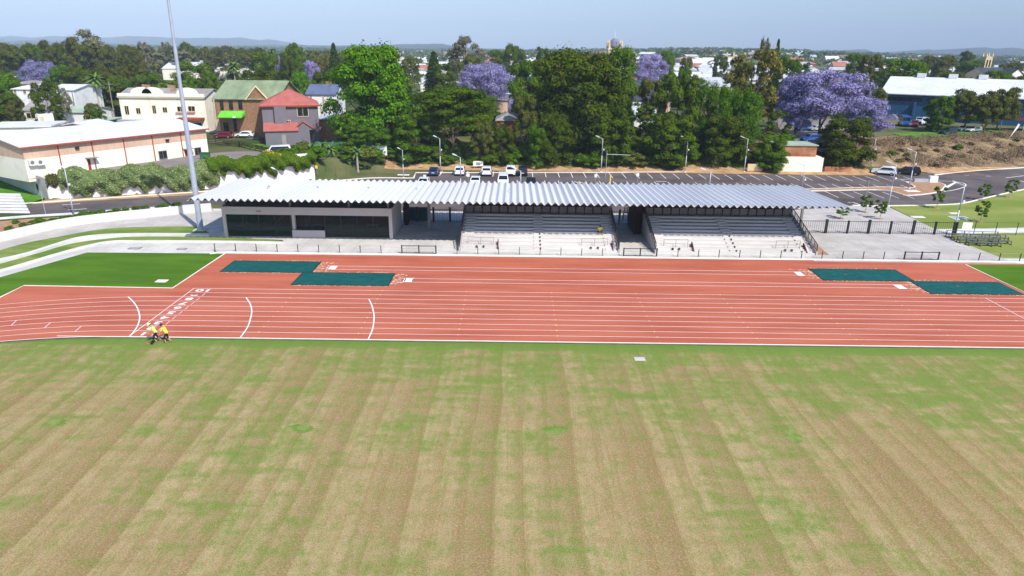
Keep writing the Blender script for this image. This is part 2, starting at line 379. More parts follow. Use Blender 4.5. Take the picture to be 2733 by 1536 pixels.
flat('curved_path', crv(G([(-60,703),(0,689),(70,673),(144,650),(217.6,630),(326,622),(560,622)]))+crv(G([(560,631),(370,630),(272,637),(185,650),(98,675),(0,702),(-60,716)])), .016, 'concrete_pale')
st = MB(); st.strip(crv(G([(-60,716),(0,702),(98,675),(185,650),(272,637),(370,630),(560,631)])), .35, 0, .3); st.strip(crv(G([(-60,740),(0,725),(60,708),(150,681),(228,659.8),(294,647),(370,645.5),(560,646),(755,649)])), .3, 0, .22)
tag(st.build('terrace_edging', 'concrete_pale'), kind='structure')
PATH3 = crv(G([(-60,683),(0,667),(70,648),(152,632),(283,610),(435,604),(529,605)]))
WB = [(-80,662),(0,645),(70,628),(181,604),(305,588),(420,576),(522,566),(565,562)]
flat('upper_path', PATH3+[Vector((-36.4, 92, 0)), Vector((-36, 100, 0))]+crv(G(WB))[::-1], .016, 'plaza_slabs')
WBP = crv(G(WB))
wl = MB(); wl.strip(WBP, .3, 0, 1.15)
tag(wl.build('low_retaining_wall', 'concrete_pale'), 'long pale curving concrete wall below the shrub bed at left', 'wall')
# road and car park
ROADB = G([(-60,583),(0,579),(85,571.5),(196,566),(326,559),(440,552),(560,544)])
flat('shrub_bed', [p_+Vector((.15,.2,0)) for p_ in WBP][::-1]+G([(-60,596),(0,590),(87,583.5),(196,576),(260,570),(326,563),(440,556),(560,548)]), .02, 'mulch')
k = MB(); k.strip(G([(-60,588),(0,583.5),(85,577),(196,570.5),(326,561),(440,553.5),(560,545.5)]), 1.1, 0, .12); k.build('footpath', 'concrete_pale')['kind'] = 'structure'
asp = G([(30,570),(85,571),(326,559),(560,544)])+[Vector((-34,100.4,0)), Vector((52,100.4,0))]+G([(2275,547),(2370,548.5),(2521,545.5),(2575.6,540.6),(2630,527.6),(2733,504.7),(2900,470),(2900,425),(2733,448),(2493,467.4),(2455,456.5),(2322,456)])+[gp(1110,461), gp(1104,475), gp(1000,476), gp(921,481)]+G([(840,488),(700,500),(490,515.6),(74,543),(30,546)])
flat('car_park_road', asp, .01, 'asphalt')
k = MB()
k.strip([gp(1104,475.5), gp(1110,461), gp(1640,460.3), gp(2322,456)], .3, 0, .14)
k.strip([gp(2455,456.6), gp(2493,467.4), gp(2600,456), gp(2733,447.5), gp(2900,424)], .45, 0, .14)
k.strip(crv([gp(1104,475.5), gp(1000,475), gp(921,480.5), gp(800,491), gp(640,504)]), .3, 0, .14)
k.strip(G([(20,546),(74,543),(490,515),(640,504)]), .35, 0, .14)
k.strip(crv(G([(2275,548.5),(2370,549.5),(2521,546.5),(2575.6,541.6),(2630,528.6),(2733,505.7),(2850,483)])), .25, 0, .14)
k.build('road_kerb', 'kerb_white')['kind'] = 'structure'
isl = crv(G([(2417,486),(2482,484.5),(2520,493),(2519,501),(2499,514),(2424,522),(2385,513),(2340,507),(2260,508),(2173,510),(2100,511),(2100,506.5),(2173,505),(2300,501),(2362,499.5),(2440,501),(2417,486)]), 4)
flat('traffic_island', isl[:-1], .12, 'mulch'); k = MB(); k.strip(isl, .22, 0, .15); k.build('island_kerb', 'kerb_white')['kind'] = 'structure'
mk = MB()
yk = gp(1640,460.3).y
for i in range(44):
    x = gp(1142,462).x+2.56*i
    if x < gp(2400,458).x: mk.strip([(x, yk-.4), (x, yk-6.2)], .12, .03)
x0 = gp(2184,490.6).x; 
for i in range(-22, 9):
    x = x0+2.56*i
    mk.strip([(x, gp(2184,490.6).y), (x, gp(2223,506.5).y)], .12, .03)
for i in range(-2, 6):
    x = gp(2201,510).x+2.56*i; mk.strip([(x, gp(2201,510).y), (x, gp(2201,510).y-5.6)], .12, .03)
mk.strip(crv(G([(2460,483.5),(2530,483),(2565,487),(2578,493),(2570,500),(2545,507),(2519,511)])), .2, .03)
mk.poly([gp(2549,485,0), gp(2557,485,0), gp(2521,506,0), gp(2515,502,0)], .03)
for P in ([(2684,474.5),(2733,468.5)], [(2631,469.5),(2645,470)], [(2573,467),(2586,468)], [(2724,482),(2733,485)], [(2404,478.5),(2428,477.5)], [(166,546.5),(214,543.5)], [(182,560),(232,557)], [(2262,540),(2277,540),(2297,547)], [(1750,484.3),(1780,484)], [(1533,484),(1550,490)], [(1544,484),(1560,490)]):
    mk.strip(G(P), .22, .03)
mk.build('parking_markings', 'paint_white')['kind'] = 'structure'
# right-hand plaza, lawns, path
flat('plaza', G([(2100,561),(2260,551.5),(2275,547.5),(2370,551),(2493,610),(2543,624),(2532,634),(2639,675),(2676,689),(2733,697),(2733,704.3),(2172,697),(2150,640)]), .026, 'plaza_slabs')
flat('lawn_by_road', G([(2372,549.8),(2521,546.8),(2575.6,541.9),(2630,529),(2733,506),(2850,484),(2850,604),(2733,607.5),(2500,611.5),(2493,610)]), .022, 'lawn_right')
flat('white_path', G([(2498,611.5),(2733,607.5),(2850,605),(2850,617),(2733,620.5),(2546,624.5)]), .03, 'concrete_pale')
flat('lawn_by_track', G([(2546,624.5),(2733,620.5),(2850,618),(2850,690),(2680,690),(2639,675),(2532,634)]), .022, 'lawn_right')
flat('track_side_path', G([(2676,690),(2850,690.5),(2850,706),(2720,703.5)]), .03, 'concrete_pale')
flat('garden_corner', G([(2173,652),(2177,651),(2214,680),(2175,680)]), .034, 'mulch')
# drapes over the bank
def drape(name, xs, f0, f1, n_, m_, off):
    """a skin over the terrain between the lines f0(x) and f1(x)"""
    co = []; 
    for i in range(n_+1):
        for x in xs:
            y = f0(x)+(f1(x)-f0(x))*i/n_; co.append((x, y, tz(x, y)+off))
    nx = len(xs); fs = [(r*nx+c, r*nx+c+1, (r+1)*nx+c+1, (r+1)*nx+c) for r in range(n_) for c in range(nx-1)]
    me = bpy.data.meshes.new(name); me.from_pydata(co, [], fs); me.materials.append(MATS[m_])
    me.polygons.foreach_set('use_smooth', [True]*len(fs))
    o = bpy.data.objects.new(name, me); C.objects.link(o); o['kind'] = 'structure'; return o
kx = lambda x: yk+.15
drape('straw_verge', list(np.arange(-26, 73.5, 1.5)), kx, lambda x: yk+4.4+1.2*sin(x*.35)+.8*sin(x*.9+1), 8, 'straw_dirt', .09)
drape('bank', list(np.arange(-35, 79, 1.5)), lambda x: max(yk+3.0, ybound(x)+.5), lambda x: 160, 14, 'bank_ground', .05)
kr = lambda x: 142.2 if x < 84 else (142.2-(x-84)*1.3 if x < 86.5 else 138.9+(x-86.5)*.445)
drape('dry_bank', list(np.arange(72, 132, 1.5)), kr, lambda x: kr(x)+30, 20, 'dry_bank', .06)
drape('straw_verge_right', list(np.arange(82, 112, 1.5)), lambda x: kr(x)+.1, lambda x: kr(x)+6.5-(x-82)*.18, 6, 'straw_dirt', .12)
drape('verge_left', list(np.arange(-74, -34, 1.5)), lambda x: min(WALL[0].y+(x+72.5)*.40-3.3, ybound(x)-.5), lambda x: ybound(x)-.05, 3, 'straw_dirt', .06)
drape('grass_slope', list(np.arange(-120, -72.6, 1.2)), lambda x: ybound(x)-9, lambda x: ybound(x)-.4, 8, 'lawn_upper', .06)
drape('upper_lawn', list(np.arange(96, 132, 1.5)), lambda x: kr(x)+21+(x-96)*.1, lambda x: kr(x)+34, 6, 'lawn_upper', .12)
# ================================================================ grandstand
mat('roof_white', (200,201,204), (213,214,217), scale=.12, rough=.55, stretch=(1, .15, 1))
mat('render_grey', (186,180,177), (198,192,188), scale=.3)
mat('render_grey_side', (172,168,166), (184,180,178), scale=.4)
mat('cladding_maroon', (74,36,32), (92,48,42), scale=3, stretch=(6, 1, .3))
mat('terrace_concrete', (198,193,187), (216,211,204), scale=.45, stretch=(.3, 1, 1))
mat('steel_dark', (38,38,42), (46,46,50), rough=.5)
mat('steel_grey', (120,116,110), (134,130,124), rough=.6)
mat('galv', (176,180,186), (192,196,202), rough=.5, metal=.3)
mat('galv_pole', (165,172,186), (182,188,200), rough=.5, metal=.2, scale=.6)
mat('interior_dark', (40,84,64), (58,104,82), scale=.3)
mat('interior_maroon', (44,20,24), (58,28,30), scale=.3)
mat('floor_grey', (150,150,142), (170,170,162), scale=.3)
mat('teal_panel', (20,70,84), (30,90,100), scale=.5)
# glass: tinted, see-through with reflection
m, n, p, v = newmat('glass', .03, .5)
p.inputs['Base Color'].default_value = (.015, .03, .028, 1)
tr = n.nodes.new('ShaderNodeBsdfTransparent'); tr.inputs[0].default_value = (.6, .68, .66, 1)
ms = n.nodes.new('ShaderNodeMixShader'); ms.inputs[0].default_value = .33
n.links.new(tr.outputs[0], ms.inputs[1]); n.links.new(p.outputs[0], ms.inputs[2]); n.links.new(ms.outputs[0], n.nodes['Material Output'].inputs[0])
YF, YR, ZF, ZR = 80.0, 95.9, 5.80, 5.35
RXL, RXR = wp(497, 521, YF).x, wp(2262, 553, YF).x
stand = thing('grandstand', 'long low grandstand under a white folded metal roof beside the red running track', 'grandstand', (0, 86, 0))
# folded roof
PER = .85; NT = int((RXR-RXL)/PER); b = MB(); prof = []
for i in range(NT+1):
    x = RXL+i*PER
    prof += [(x+.00*PER, -.15), (x+.14*PER, -.15), (x+.52*PER, .18), (x+.64*PER, .18)]
def zroof(y): return ZF+(ZR-ZF)*(y-YF)/(YR-YF)
N = len(prof); vs = []
for t_ in (0, -.05):
    for y in (YF, YR):
        for x, dz in prof: vs.append((x, y, zroof(y)+dz+t_))
fs = []
for i in range(N-1):
    fs += [(i, i+1, N+i+1, N+i), (2*N+i+1, 2*N+i, 3*N+i, 3*N+i+1), (i+1, i, 2*N+i, 2*N+i+1), (N+i, N+i+1, 3*N+i+1, 3*N+i)]
fs += [(0, N, 3*N, 2*N), (N-1, 2*N-1, 4*N-1, 3*N-1)]
me = bpy.data.meshes.new('roof'); me.from_pydata([(x, y-86, z) for x, y, z in vs], [], fs); me.materials.append(MATS['roof_white']); me.materials.append(mat('soffit_darkened', (62,58,58), (72,68,68)))  # underside coloured dark to deepen the shade under the roof
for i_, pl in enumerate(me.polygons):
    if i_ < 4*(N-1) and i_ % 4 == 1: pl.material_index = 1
bm = bmesh.new(); bm.from_mesh(me); bmesh.ops.recalc_face_normals(bm, faces=bm.faces); bm.to_mesh(me); bm.free()
ro = bpy.data.objects.new('roof', me); C.objects.link(ro); ro.parent = stand
def part(mb, name, m, parent=stand, **k): return mb.build(name, m, parent, world=True, **k)
for y in (82.6, 88.4, 93.8):
    b = MB(); b.box(RXL+1, RXR-1, y-.12, y+.12, zroof(y)-.55, zroof(y)-.22); part(b, 'roof_beam', 'steel_grey')
for px, py in ((715, 503), (846, 505), (982, 508), (1110, 508), (1360, 511)):
    q = wp(px, py, 88); b = MB(); b.box(q.x-.12, q.x+.12, 88.2, 88.5, zroof(88)+.15, zroof(88)+.34); part(b, 'roof_vent', 'galv')
# clubroom block
CL, CR, CY0, CY1 = wp(596, 600, 84.3).x, wp(1047, 600, 84.3).x, 84.3, 91.6
b = MB(); H1 = 4.0; g0 = CL+.42; g1 = CR-.42
b.box(CL, g0, CY0, CY0+.5, 0, H1); b.box(g1, CR, CY0, CY0+.5, 0, H1); b.box(g0, g1, CY0, CY0+.5, 3.02, H1)
b.box(CL, CL+.3, CY0+.5, CY1, 0, H1); b.box(CR-.3, CR, CY0+.5, CY1, 0, H1)
b.box(CL+.3, CR-.3, CY1-.3, CY1, 0, H1-.5)
b.build('clubroom_wall', 'render_grey', stand, world=True)
q = wp(690, 565, CY0-.05); b = MB(); b.box(q.x-.3, q.x+.3, CY0-.06, CY0, 3.42, 3.5); part(b, 'wall_light', 'steel_dark')
b = MB(); b.box(CL+.3, CR-.3, CY0+.5, CY1-.3, 3.3, 3.5); part(b, 'deck', 'render_grey')
b = MB(); b.box(CL+.3, CR-.3, CY0+.2, CY1-.3, .013, .12); part(b, 'clubroom_floor', 'floor_grey')
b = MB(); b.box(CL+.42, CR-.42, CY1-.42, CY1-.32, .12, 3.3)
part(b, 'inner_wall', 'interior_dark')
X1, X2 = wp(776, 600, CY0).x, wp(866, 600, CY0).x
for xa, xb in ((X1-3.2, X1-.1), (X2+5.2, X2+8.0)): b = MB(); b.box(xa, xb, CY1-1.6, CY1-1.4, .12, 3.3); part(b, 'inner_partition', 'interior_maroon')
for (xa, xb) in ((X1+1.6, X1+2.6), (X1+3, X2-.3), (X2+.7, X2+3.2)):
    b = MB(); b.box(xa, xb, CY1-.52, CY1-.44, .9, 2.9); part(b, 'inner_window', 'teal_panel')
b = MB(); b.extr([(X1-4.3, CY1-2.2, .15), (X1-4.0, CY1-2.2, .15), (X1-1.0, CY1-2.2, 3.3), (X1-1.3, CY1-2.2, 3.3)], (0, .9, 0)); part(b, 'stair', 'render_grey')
for xa, xb in ((CL+.6, X1-.1), (X2+.1, CR-.6)): b = MB(); b.box(xa, xb, CY0+1.5, CY0+1.65, .12, 1.0); part(b, 'light_strip_block', 'floor_grey')  # pale low block added to give the light strip in the lower glazing
def glaz(xa, xb, npan, y, z0, z1, mid=True):
    b = MB(); wv = (xb-xa)/npan
    for i in range(npan+1): b.box(xa+wv*i-.05, xa+wv*i+.05, y-.05, y+.05, z0, z1)
    b.box(xa, xb, y-.049, y+.049, z0, z0+.09); b.box(xa, xb, y-.049, y+.049, z1-.1, z1)
    if mid: b.box(xa, xb, y-.047, y+.047, z0+.92, z0+1.0)
    fr = part(b, 'window_frame', 'steel_dark')
    for i in range(npan):
        b = MB(); b.box(xa+wv*i+.05, xa+wv*(i+1)-.05, y-.01, y+.01, z0+.09, z1-.1); part(b, 'window_pane', 'glass')
glaz(g0+.02, X1, 4, CY0+.25, .02, 3.0); glaz(X2, g1-.02, 4, CY0+.25, .02, 3.0)
b = MB(); b.box(X1+.06, X2-.06, CY0+.12, CY0+.4, .013, 1.0); part(b, 'sill_wall', 'render_grey'); 
b = MB(); b.box(X1+.06, X1+.42, CY0+.4, CY0+.9, .9, 3.0); part(b, 'inner_pier', 'render_grey')
glaz(X1+.06, X2-.06, 2, CY0+1.1, 1.0, 3.0, False)
for (x, y, z) in ((X2+2.2, 87.6, .12), (X2+5.2, 88.4, .12), (X1-3.6, 86.4, .12)):
    b = MB(); b.box(x-.7, x+.7, y-.4, y+.4, z+.7, z+.76)
    for sx in (-.6, .6):
        for sy in (-.3, .3): b.box(x+sx-.03, x+sx+.03, y+sy-.03, y+sy+.03, z, z+.7)
    o = b.build('table', 'concrete_pale', None); tag(o, ('white table behind the left clubroom window panes' if x < X1 else 'white table just inside the third clubroom window bay' if x < X2+4 else 'white table deeper in the right clubroom behind glass'), 'table')
# maroon upper store behind the deck and posts
b = MB(); b.box(CL+.4, CR-.3, CY1-.3+.01, CY1-.1, 3.5, zroof(CY1)-.15); part(b, 'upper_wall', 'cladding_maroon')
b = MB(); b.extr([(CL+.02, CY0+.52, 4.0), (CL+.02, CY1-.35, 4.0), (CL+.02, CY1-.35, 5.1)], (.2, 0, 0)); part(b, 'side_screen', 'cladding_maroon')
b = MB(); b.box(CL+.1, CR-.1, CY0+.02, CY0+.3, 4.0, 4.05); part(b, 'parapet_cap', 'steel_dark')
for x in (CL+.35, X1, (X1+CR)/2+1, CR-.5):
    b = MB(); b.box(x-.12, x+.12, CY0+.32, CY0+.56, 3.5, zroof(85)-.2); part(b, 'post', 'steel_grey')
for px in (742, 856):
    q = wp(px, 535, CY1-.3); b = MB(); b.box(q.x-1.4, q.x+1.4, CY1-.36, CY1-.3, 4.0, 4.7); part(b, 'store_panel', 'steel_grey')
# seating terraces
NR = 11; Y0S = 79.35; TR = .80; RS = .25
def terrace(xa, xb, lname):
    b = MB()
    for i in range(NR):
        b.box(xa, xb, Y0S+TR*i, Y0S+TR*(i+1)+.001*i, 0, RS*(i+1))
    yb = Y0S+TR*NR; zb = RS*NR
    b.box(xa, xb, yb, yb+2.6, 0, zb)
    part(b, 'seating_steps', 'terrace_concrete')
    xm = (xa+xb)/2
    for cx in (xa+.85, xm, xb-.85):
        b = MB()
        for i in range(1, NR): b.box(cx-.6, cx+.6, Y0S+TR*i-.42, Y0S+TR*i-.001, RS*i+.003, RS*i+.13)
        part(b, 'aisle_steps', 'terrace_concrete')
    for i in range(NR-1):
        if i < 5:
            for cx in (xm+.15,): b = MB(); b.box(cx-.07, cx+.07, Y0S+TR*i+.3, Y0S+TR*i+.5, RS*(i+1), RS*(i+1)+.22); part(b, 'bollard_light', 'steel_dark')
    # balustrade of the rear walkway
    b = MB(); npn = int((xb-xa)/1.1); wv = (xb-xa)/npn
    for i in range(npn+1): b.box(xa+wv*i-.05, xa+wv*i+.05, yb+.03, yb+.13, zb, zb+.98)
    b.box(xa, xb, yb+.04, yb+.12, zb+.98, zb+1.04); part(b, 'balustrade', 'steel_dark')
    b = MB()
    for i in range(npn): b.box(xa+wv*i+.09, xa+wv*(i+1)-.09, yb+.06, yb+.09, zb+.12, zb+.9)
    part(b, 'balustrade_panels', 'steel_grey')
    b = MB(); b.box(xa, xb-.05, yb+2.6, yb+2.8, 0, zroof(91)-.15); part(b, 'back_wall', 'cladding_maroon')
    nc = 3
    for i in range(nc+1):
        x = xa+.25+(xb-xa-.5)*i/nc
        b = MB(); b.box(x-.17, x+.17, yb+.2, yb+.55, zb, zroof(88.5)-.25); part(b, 'column', 'steel_grey')
    # end walls with raking handrail
    for x, w_ in ((xa-.22, .2), (xb+.02, .2)):
        b = MB(); b.extr([(x, Y0S-.1, .0), (x, yb+2.6, 0), (x, yb+2.6, zb+.25), (x, yb, zb+.25), (x, Y0S-.1, .45)], (w_, 0, 0)); part(b, 'end_wall', 'render_grey_side')
        b = MB(); za, zc = .45, zb+.25; xc = x+w_/2
        b.bar((xc, Y0S, za+.85), (xc, yb, zc+.85), .07); b.bar((xc, yb, zc+.85), (xc, yb+2.5, zc+.85), .07); b.bar((xc, Y0S, za+.12), (xc, yb, zc+.12), .05)
        for k_ in range(10):
            y = Y0S+(yb-Y0S)*k_/9; z = za+(zc-za)*k_/9; b.bar((xc, y, z), (xc, y, z+.87), .06)
        for k_ in range(60):
            y = Y0S+(yb-Y0S)*k_/60; z = za+(zc-za)*k_/60; b.bar((xc, y, z+.1), (xc, y, z+.85), .018)
        part(b, 'end_handrail', 'steel_dark')
    return xa, xb
TB = terrace(gp(1228, 674).x, gp(1650, 676).x, 'b')
TC = terrace(gp(1752, 676).x, gp(2174, 680).x, 'c')
for (x0_, x1_) in ((1249, 1317), (1552, 1622), (1772, 1836), (2072, 2136)):
    q0 = wp(x0_, 645, 80.6).x; q1 = wp(x1_, 645, 80.6).x
    b = MB(); y = Y0S+TR*1.55; z = RS*2
    b.bar((q0, y, z+.95), (q1, y, z+.95), .04); b.bar((q0, y, z+.5), (q1, y, z+.5), .025)
    for x in (q0, (q0+q1)/2, q1): b.bar((x, y, z), (x, y, z+.95), .045)
    part(b, 'terrace_rail', 'steel_grey')
    b = MB(); x = q1+.5; b.extr([(x, Y0S+.1, RS), (x, Y0S+TR*2, RS), (x, Y0S+TR*2, RS*3+.35), (x, Y0S+1.2, RS*3+.2)], (.12, 0, 0)); part(b, 'shadow_wedge', 'cladding_maroon')  # dark wedge standing in for a small triangular shadow
    for xx in (q0+.35*(q1-q0), q0+.62*(q1-q0)):
        b = MB(); b.box(xx-.1, xx+.1, y-.6, y-.42, RS*2-.25, RS*2+.02); part(b, 'floor_light', 'steel_dark')
# passages: dark side blocks, centre column
q = wp(1146, 600, 88.7); b = MB(); b.box(q.x-.19, q.x+.19, 88.5, 88.88, .012, zroof(88.7)-.2); part(b, 'column', 'steel_grey')
b = MB(); b.box(CR+.3, CR+.8, 91.7, 93.6, .012, zroof(93)-.3); part(b, 'services_block', 'interior_maroon')
xb1 = TC[0]-.3; b = MB(); b.box(xb1-1.0, xb1-.02, 88.3, 93.6, .012, zroof(93)-.25); part(b, 'services_block', 'interior_maroon')
b = MB(); b.box(TC[1]+.1, TC[1]+1.1, 90.6, 91.6, .012, zroof(91)-.2); part(b, 'services_block', 'render_grey')
for x in (RXL+4.5, TC[1]+3.4):
    b = MB(); b.box(x-.15, x+.15, 92.6, 92.9, .012, zroof(92.7)-.2); part(b, 'column', 'steel_grey')
# gates between the blocks
def palings(t, x0_, x1_, y, z0, h, n_, m_='steel_dark', nm='railings'):
    b = MB(); b.bar((x0_, y, z0+h), (x1_, y, z0+h), .06); b.bar((x0_, y, z0+.12), (x1_, y, z0+.12), .05)
    for i in range(n_+1): x = x0_+(x1_-x0_)*i/n_; b.bar((x, y, z0), (x, y, z0+h), .022)
    return b.build(nm, m_, t, world=True)
t = thing('passage_gate', 'dark steel gate and posts across the wide gap left of the seating', 'gate', ((CR+TB[0])/2, 94, 0))
xs_ = [wp(v_, 575, 94).x for v_ in (1079, 1113, 1157, 1201, 1219)]
for i, x in enumerate(xs_[:-1]):
    b = MB(); b.box(x-.14, x+.14, 93.9, 94.1, 0, 2.1); b.build('gate_post', 'steel_dark', t, world=True)
palings(t, xs_[0], TB[0]-.3, 94, 0, 1.75, 26)
t = thing('passage_gate', 'dark steel gate across the narrow gap between the two seating blocks', 'gate', ((TB[1]+TC[0])/2, 94, 0))
b = MB(); x = wp(1654, 575, 94).x; b.box(x-.14, x+.14, 93.9, 94.1, 0, 2.1); b.build('gate_post', 'steel_grey', t, world=True)
palings(t, TB[1]+.3, TC[0]-1.3, 94, 0, 1.75, 12)
for px, lab in ((1099, 'dark teal box standing for shade behind the gate, the left one'), (1130, 'dark teal box standing for shade behind the gate, beside the round column')):
    q = wp(px, 585, 95); t = thing('shade_box', lab, 'cabinet', (q.x, 95, 0))  # dark box added where the gap behind the gate is shaded
    MB().box(-.8, .8, -.3, .3, .06, 1.75).build('box_body', 'teal_panel', t); MB().box(-.84, .84, -.34, .34, 1.75, 1.82).build('lid', 'steel_dark', t)
# step ladder standing in the narrow passage
q = wp(1669, 572, 95); t = thing('step_ladder', 'open aluminium step ladder in the gap between the seating blocks', 'ladder', (q.x, 94.8, 0))
for sy in (-.45, .45):
    b = MB()
    for sx in (-1, 1): b.bar((sx*.45, sy, 0), (sx*.16, 0, 2.3), .07)
    for k_ in range(1, 8): f = k_/8; b.bar((-.45+.29*f, sy*(1-f), 2.3*f), (.45-.29*f, sy*(1-f), 2.3*f), .05)
    b.build('ladder_frame', 'steel_grey', t)
# ================================================================ track rail and gates
mat('rail_wire', (170,168,162), (182,180,174))
YW = YK+.32; X0 = gp(577, 674.5).x; SPC = (gp(2721.4, 703.5).x-X0)/39.0
def wire_fence(xa, xb, lab):
    t = thing('wire_fence', lab, 'fence', ((xa+xb)/2, YW, 0), group='sections of low wire fence along the track')
    n_ = int(round((xb-xa)/SPC))
    for i in range(n_+1):
        x = xa+(xb-xa)*i/n_; b = MB(); b.bar((x, YW, .0), (x, YW, 1.0), .075); b.box(x-.12, x+.12, YW-.12, YW+.12, .012, .04); b.build('fence_post', 'steel_dark', t, world=True)
    b = MB()
    for z in (.97, .5, .08): b.bar((xa, YW, z), (xb, YW, z), .018)
    x = xa
    b.build('wire', 'rail_wire', t, world=True); return t
def tgate(xa, xb, lab):
    t = thing('track_gate', lab, 'gate', ((xa+xb)/2, YW, 0), group='double gates in the low track fence')
    for x in (xa, (xa+xb)/2, xb): b = MB(); b.bar((x, YW, 0), (x, YW, 1.08), .13); b.build('gate_post', 'steel_dark', t, world=True)
    for u, v_ in ((xa+.08, (xa+xb)/2-.08), ((xa+xb)/2+.08, xb-.08)):
        b = MB(); b.bar((u, YW, 1.0), (v_, YW, 1.0), .07); b.bar((u, YW, .12), (v_, YW, .12), .07)
        for z_ in (.35, .65): b.bar((u, YW, z_), (v_, YW, z_), .012)
        b.build('gate_leaf', 'steel_dark', t, world=True)
fx = lambda px: wp(px, 690, YW).x
wire_fence(fx(577), fx(1018), 'low wire fence on thin dark posts in front of the clubroom windows')
tgate(fx(1073.5), fx(1164), 'low double gate in front of the wide shaded gap')
wire_fence(fx(1220), fx(1607), 'low wire fence in front of the middle seating block')
tgate(fx(1663.5), fx(1751.6), 'low double gate in front of the narrow gap between seating blocks')
wire_fence(fx(1808), fx(2358), 'low wire fence in front of the right seating block and plaza')
tgate(fx(2413), fx(2503.8), 'low double gate at the right-hand plaza')
wire_fence(fx(2558), fx(2558)+SPC*5, 'short low wire fence at the far right beside the green corner')
# ================================================================ tall black fence on the right plaza
t = thing('security_fence', 'tall black steel fence with thick posts across the right plaza', 'fence', (44, 90, 0))
YB = gp(2203, 622).y
xs_ = [wp(v_, 618, YB).x for v_ in (2203, 2261, 2317, 2375, 2436, 2494, 2543, 2551)]
for i, x in enumerate(xs_):
    w_ = .16 if i in (0, 2, 4) else .11
    if i > 5: w_ = .06
    b = MB(); b.box(x-w_, x+w_, YB-.12, YB+.12, .03, 1.95 if i in (0, 2, 4) else 1.8); b.build('fence_post', 'steel_dark', t, world=True)
for a_, b_ in zip([TC[1]+1.2]+xs_[:-1], xs_):
    nn = max(2, int((b_-a_)/.3)); palings(t, a_+.12, b_-.12, YB, .05, 1.65, nn)
t = thing('chainlink_fence', 'thin chain-link fence on slender posts beside the white path at right', 'fence', (66, YB, 0))
for px in (2598, 2655, 2711, 2768): x = wp(px, 625, YB+.2).x; b = MB(); b.bar((x, YB+.2, 0), (x, YB+.2, 1.75), .06); b.build('fence_post', 'steel_dark', t, world=True)
b = MB(); xa, xb = wp(2553, 625, YB+.2).x, wp(2768, 625, YB+.2).x
for z in (1.73, .9, .1): b.bar((xa, YB+.2, z), (xb, YB+.2, z), .02)
b.build('wire', 'steel_dark', t, world=True)
# notice board
q = gp(2572, 641)
t = thing('notice_board', 'blank white notice board on two thin posts beside the stacked benches', 'sign', (q.x, q.y, 0), rz=radians(-6))
for x in (-.45, .45): MB().bar((x, 0, 0), (x, 0, 2.4), .06).build('sign_post', 'galv', t)
MB().box(-.6, .6, -.06, -.035, 1.35, 2.45).build('sign_panel', 'paint_white', t)
# stacked portable tiered benches
def bench(xa, ya, ln_, lab, rz):
    t = thing('portable_bleacher', lab, 'bench', (xa, ya, 0), rz=rz, group='folded portable benches on the lawn edge')
    for x in (0.05, ln_*.35, ln_*.7, ln_-.05):
        b = MB(); b.bar((x, 0, .03), (x, .1, .45), .07); b.bar((x, .1, .45), (x, .75, .4), .07); b.bar((x, .75, .05), (x, .78, .85), .07); b.bar((x, -.2, .05), (x, 1.0, .05), .06)
        b.build('bench_frame', 'steel_dark', t)
    b = MB()
    for y, z in ((.0, .46), (.18, .46), (.36, .46), (.72, .8)): b.box(0, ln_, y, y+.14, z, z+.04)
    b.build('seat_plank', 'galv_dark', t)
mat('galv_dark', (84,88,84), (104,106,100), rough=.5)
for (px, py, l_, lab) in ((2531, 634, 6.6, 'nearest-to-fence dark portable bench at the lawn edge'), (2545, 642, 6.8, 'second dark portable bench from the black fence'), (2560, 649, 6.4, 'third dark portable bench from the black fence'), (2584, 656, 4.0, 'front dark portable bench beside the notice board post')):
    q = gp(px, py); bench(q.x, q.y, l_, lab, radians(-5))
# ================================================================ long-jump pits and covers
m, n, p, v = newmat('cover_teal', .75, .3)
z = noise(n, v, .8, 6, .6, stretch=(1, 2.2, 1)); z2 = noise(n, v, 3, 4, .6)
col = mixc(n, ramp(n, z, (.35, .7)), L(0,76,72), L(8,92,88)); n.links.new(col, p.inputs['Base Color'])
bb = n.nodes.new('ShaderNodeBump'); bb.inputs['Strength'].default_value = .6; bb.inputs['Distance'].default_value = .25; n.links.new(z, bb.inputs['Height']); n.links.new(bb.outputs[0], p.inputs['Normal'])
mat('sand', (222,178,144), (232,196,164), scale=3); mat('mat_border', (24,58,50), (34,70,60)); mat('sandbag', (225,228,222), (240,240,236))
covers = [([(628,696),(853,700.5),(829.5,727.5),(591.8,724.5)], 'dark teal sand pit cover nearest the practice lawn at left', 1),
          ([(811,727.7),(1049,731.6),(1035,762.7),(780.5,759.2)], 'dark teal pit cover second from the left, nearer the lanes', 1),
          ([(2159.6,717.9),(2386,721.2),(2438.5,751),(2201,746.8)], 'wrinkled teal pit cover at right, nearer the stand', 2),
          ([(2438.5,751.8),(2662.6,754.4),(2727.9,786.7),(2479.8,783)], 'teal pit cover at the far right, nearer the lanes', 2)]
R2 = random.Random(4)
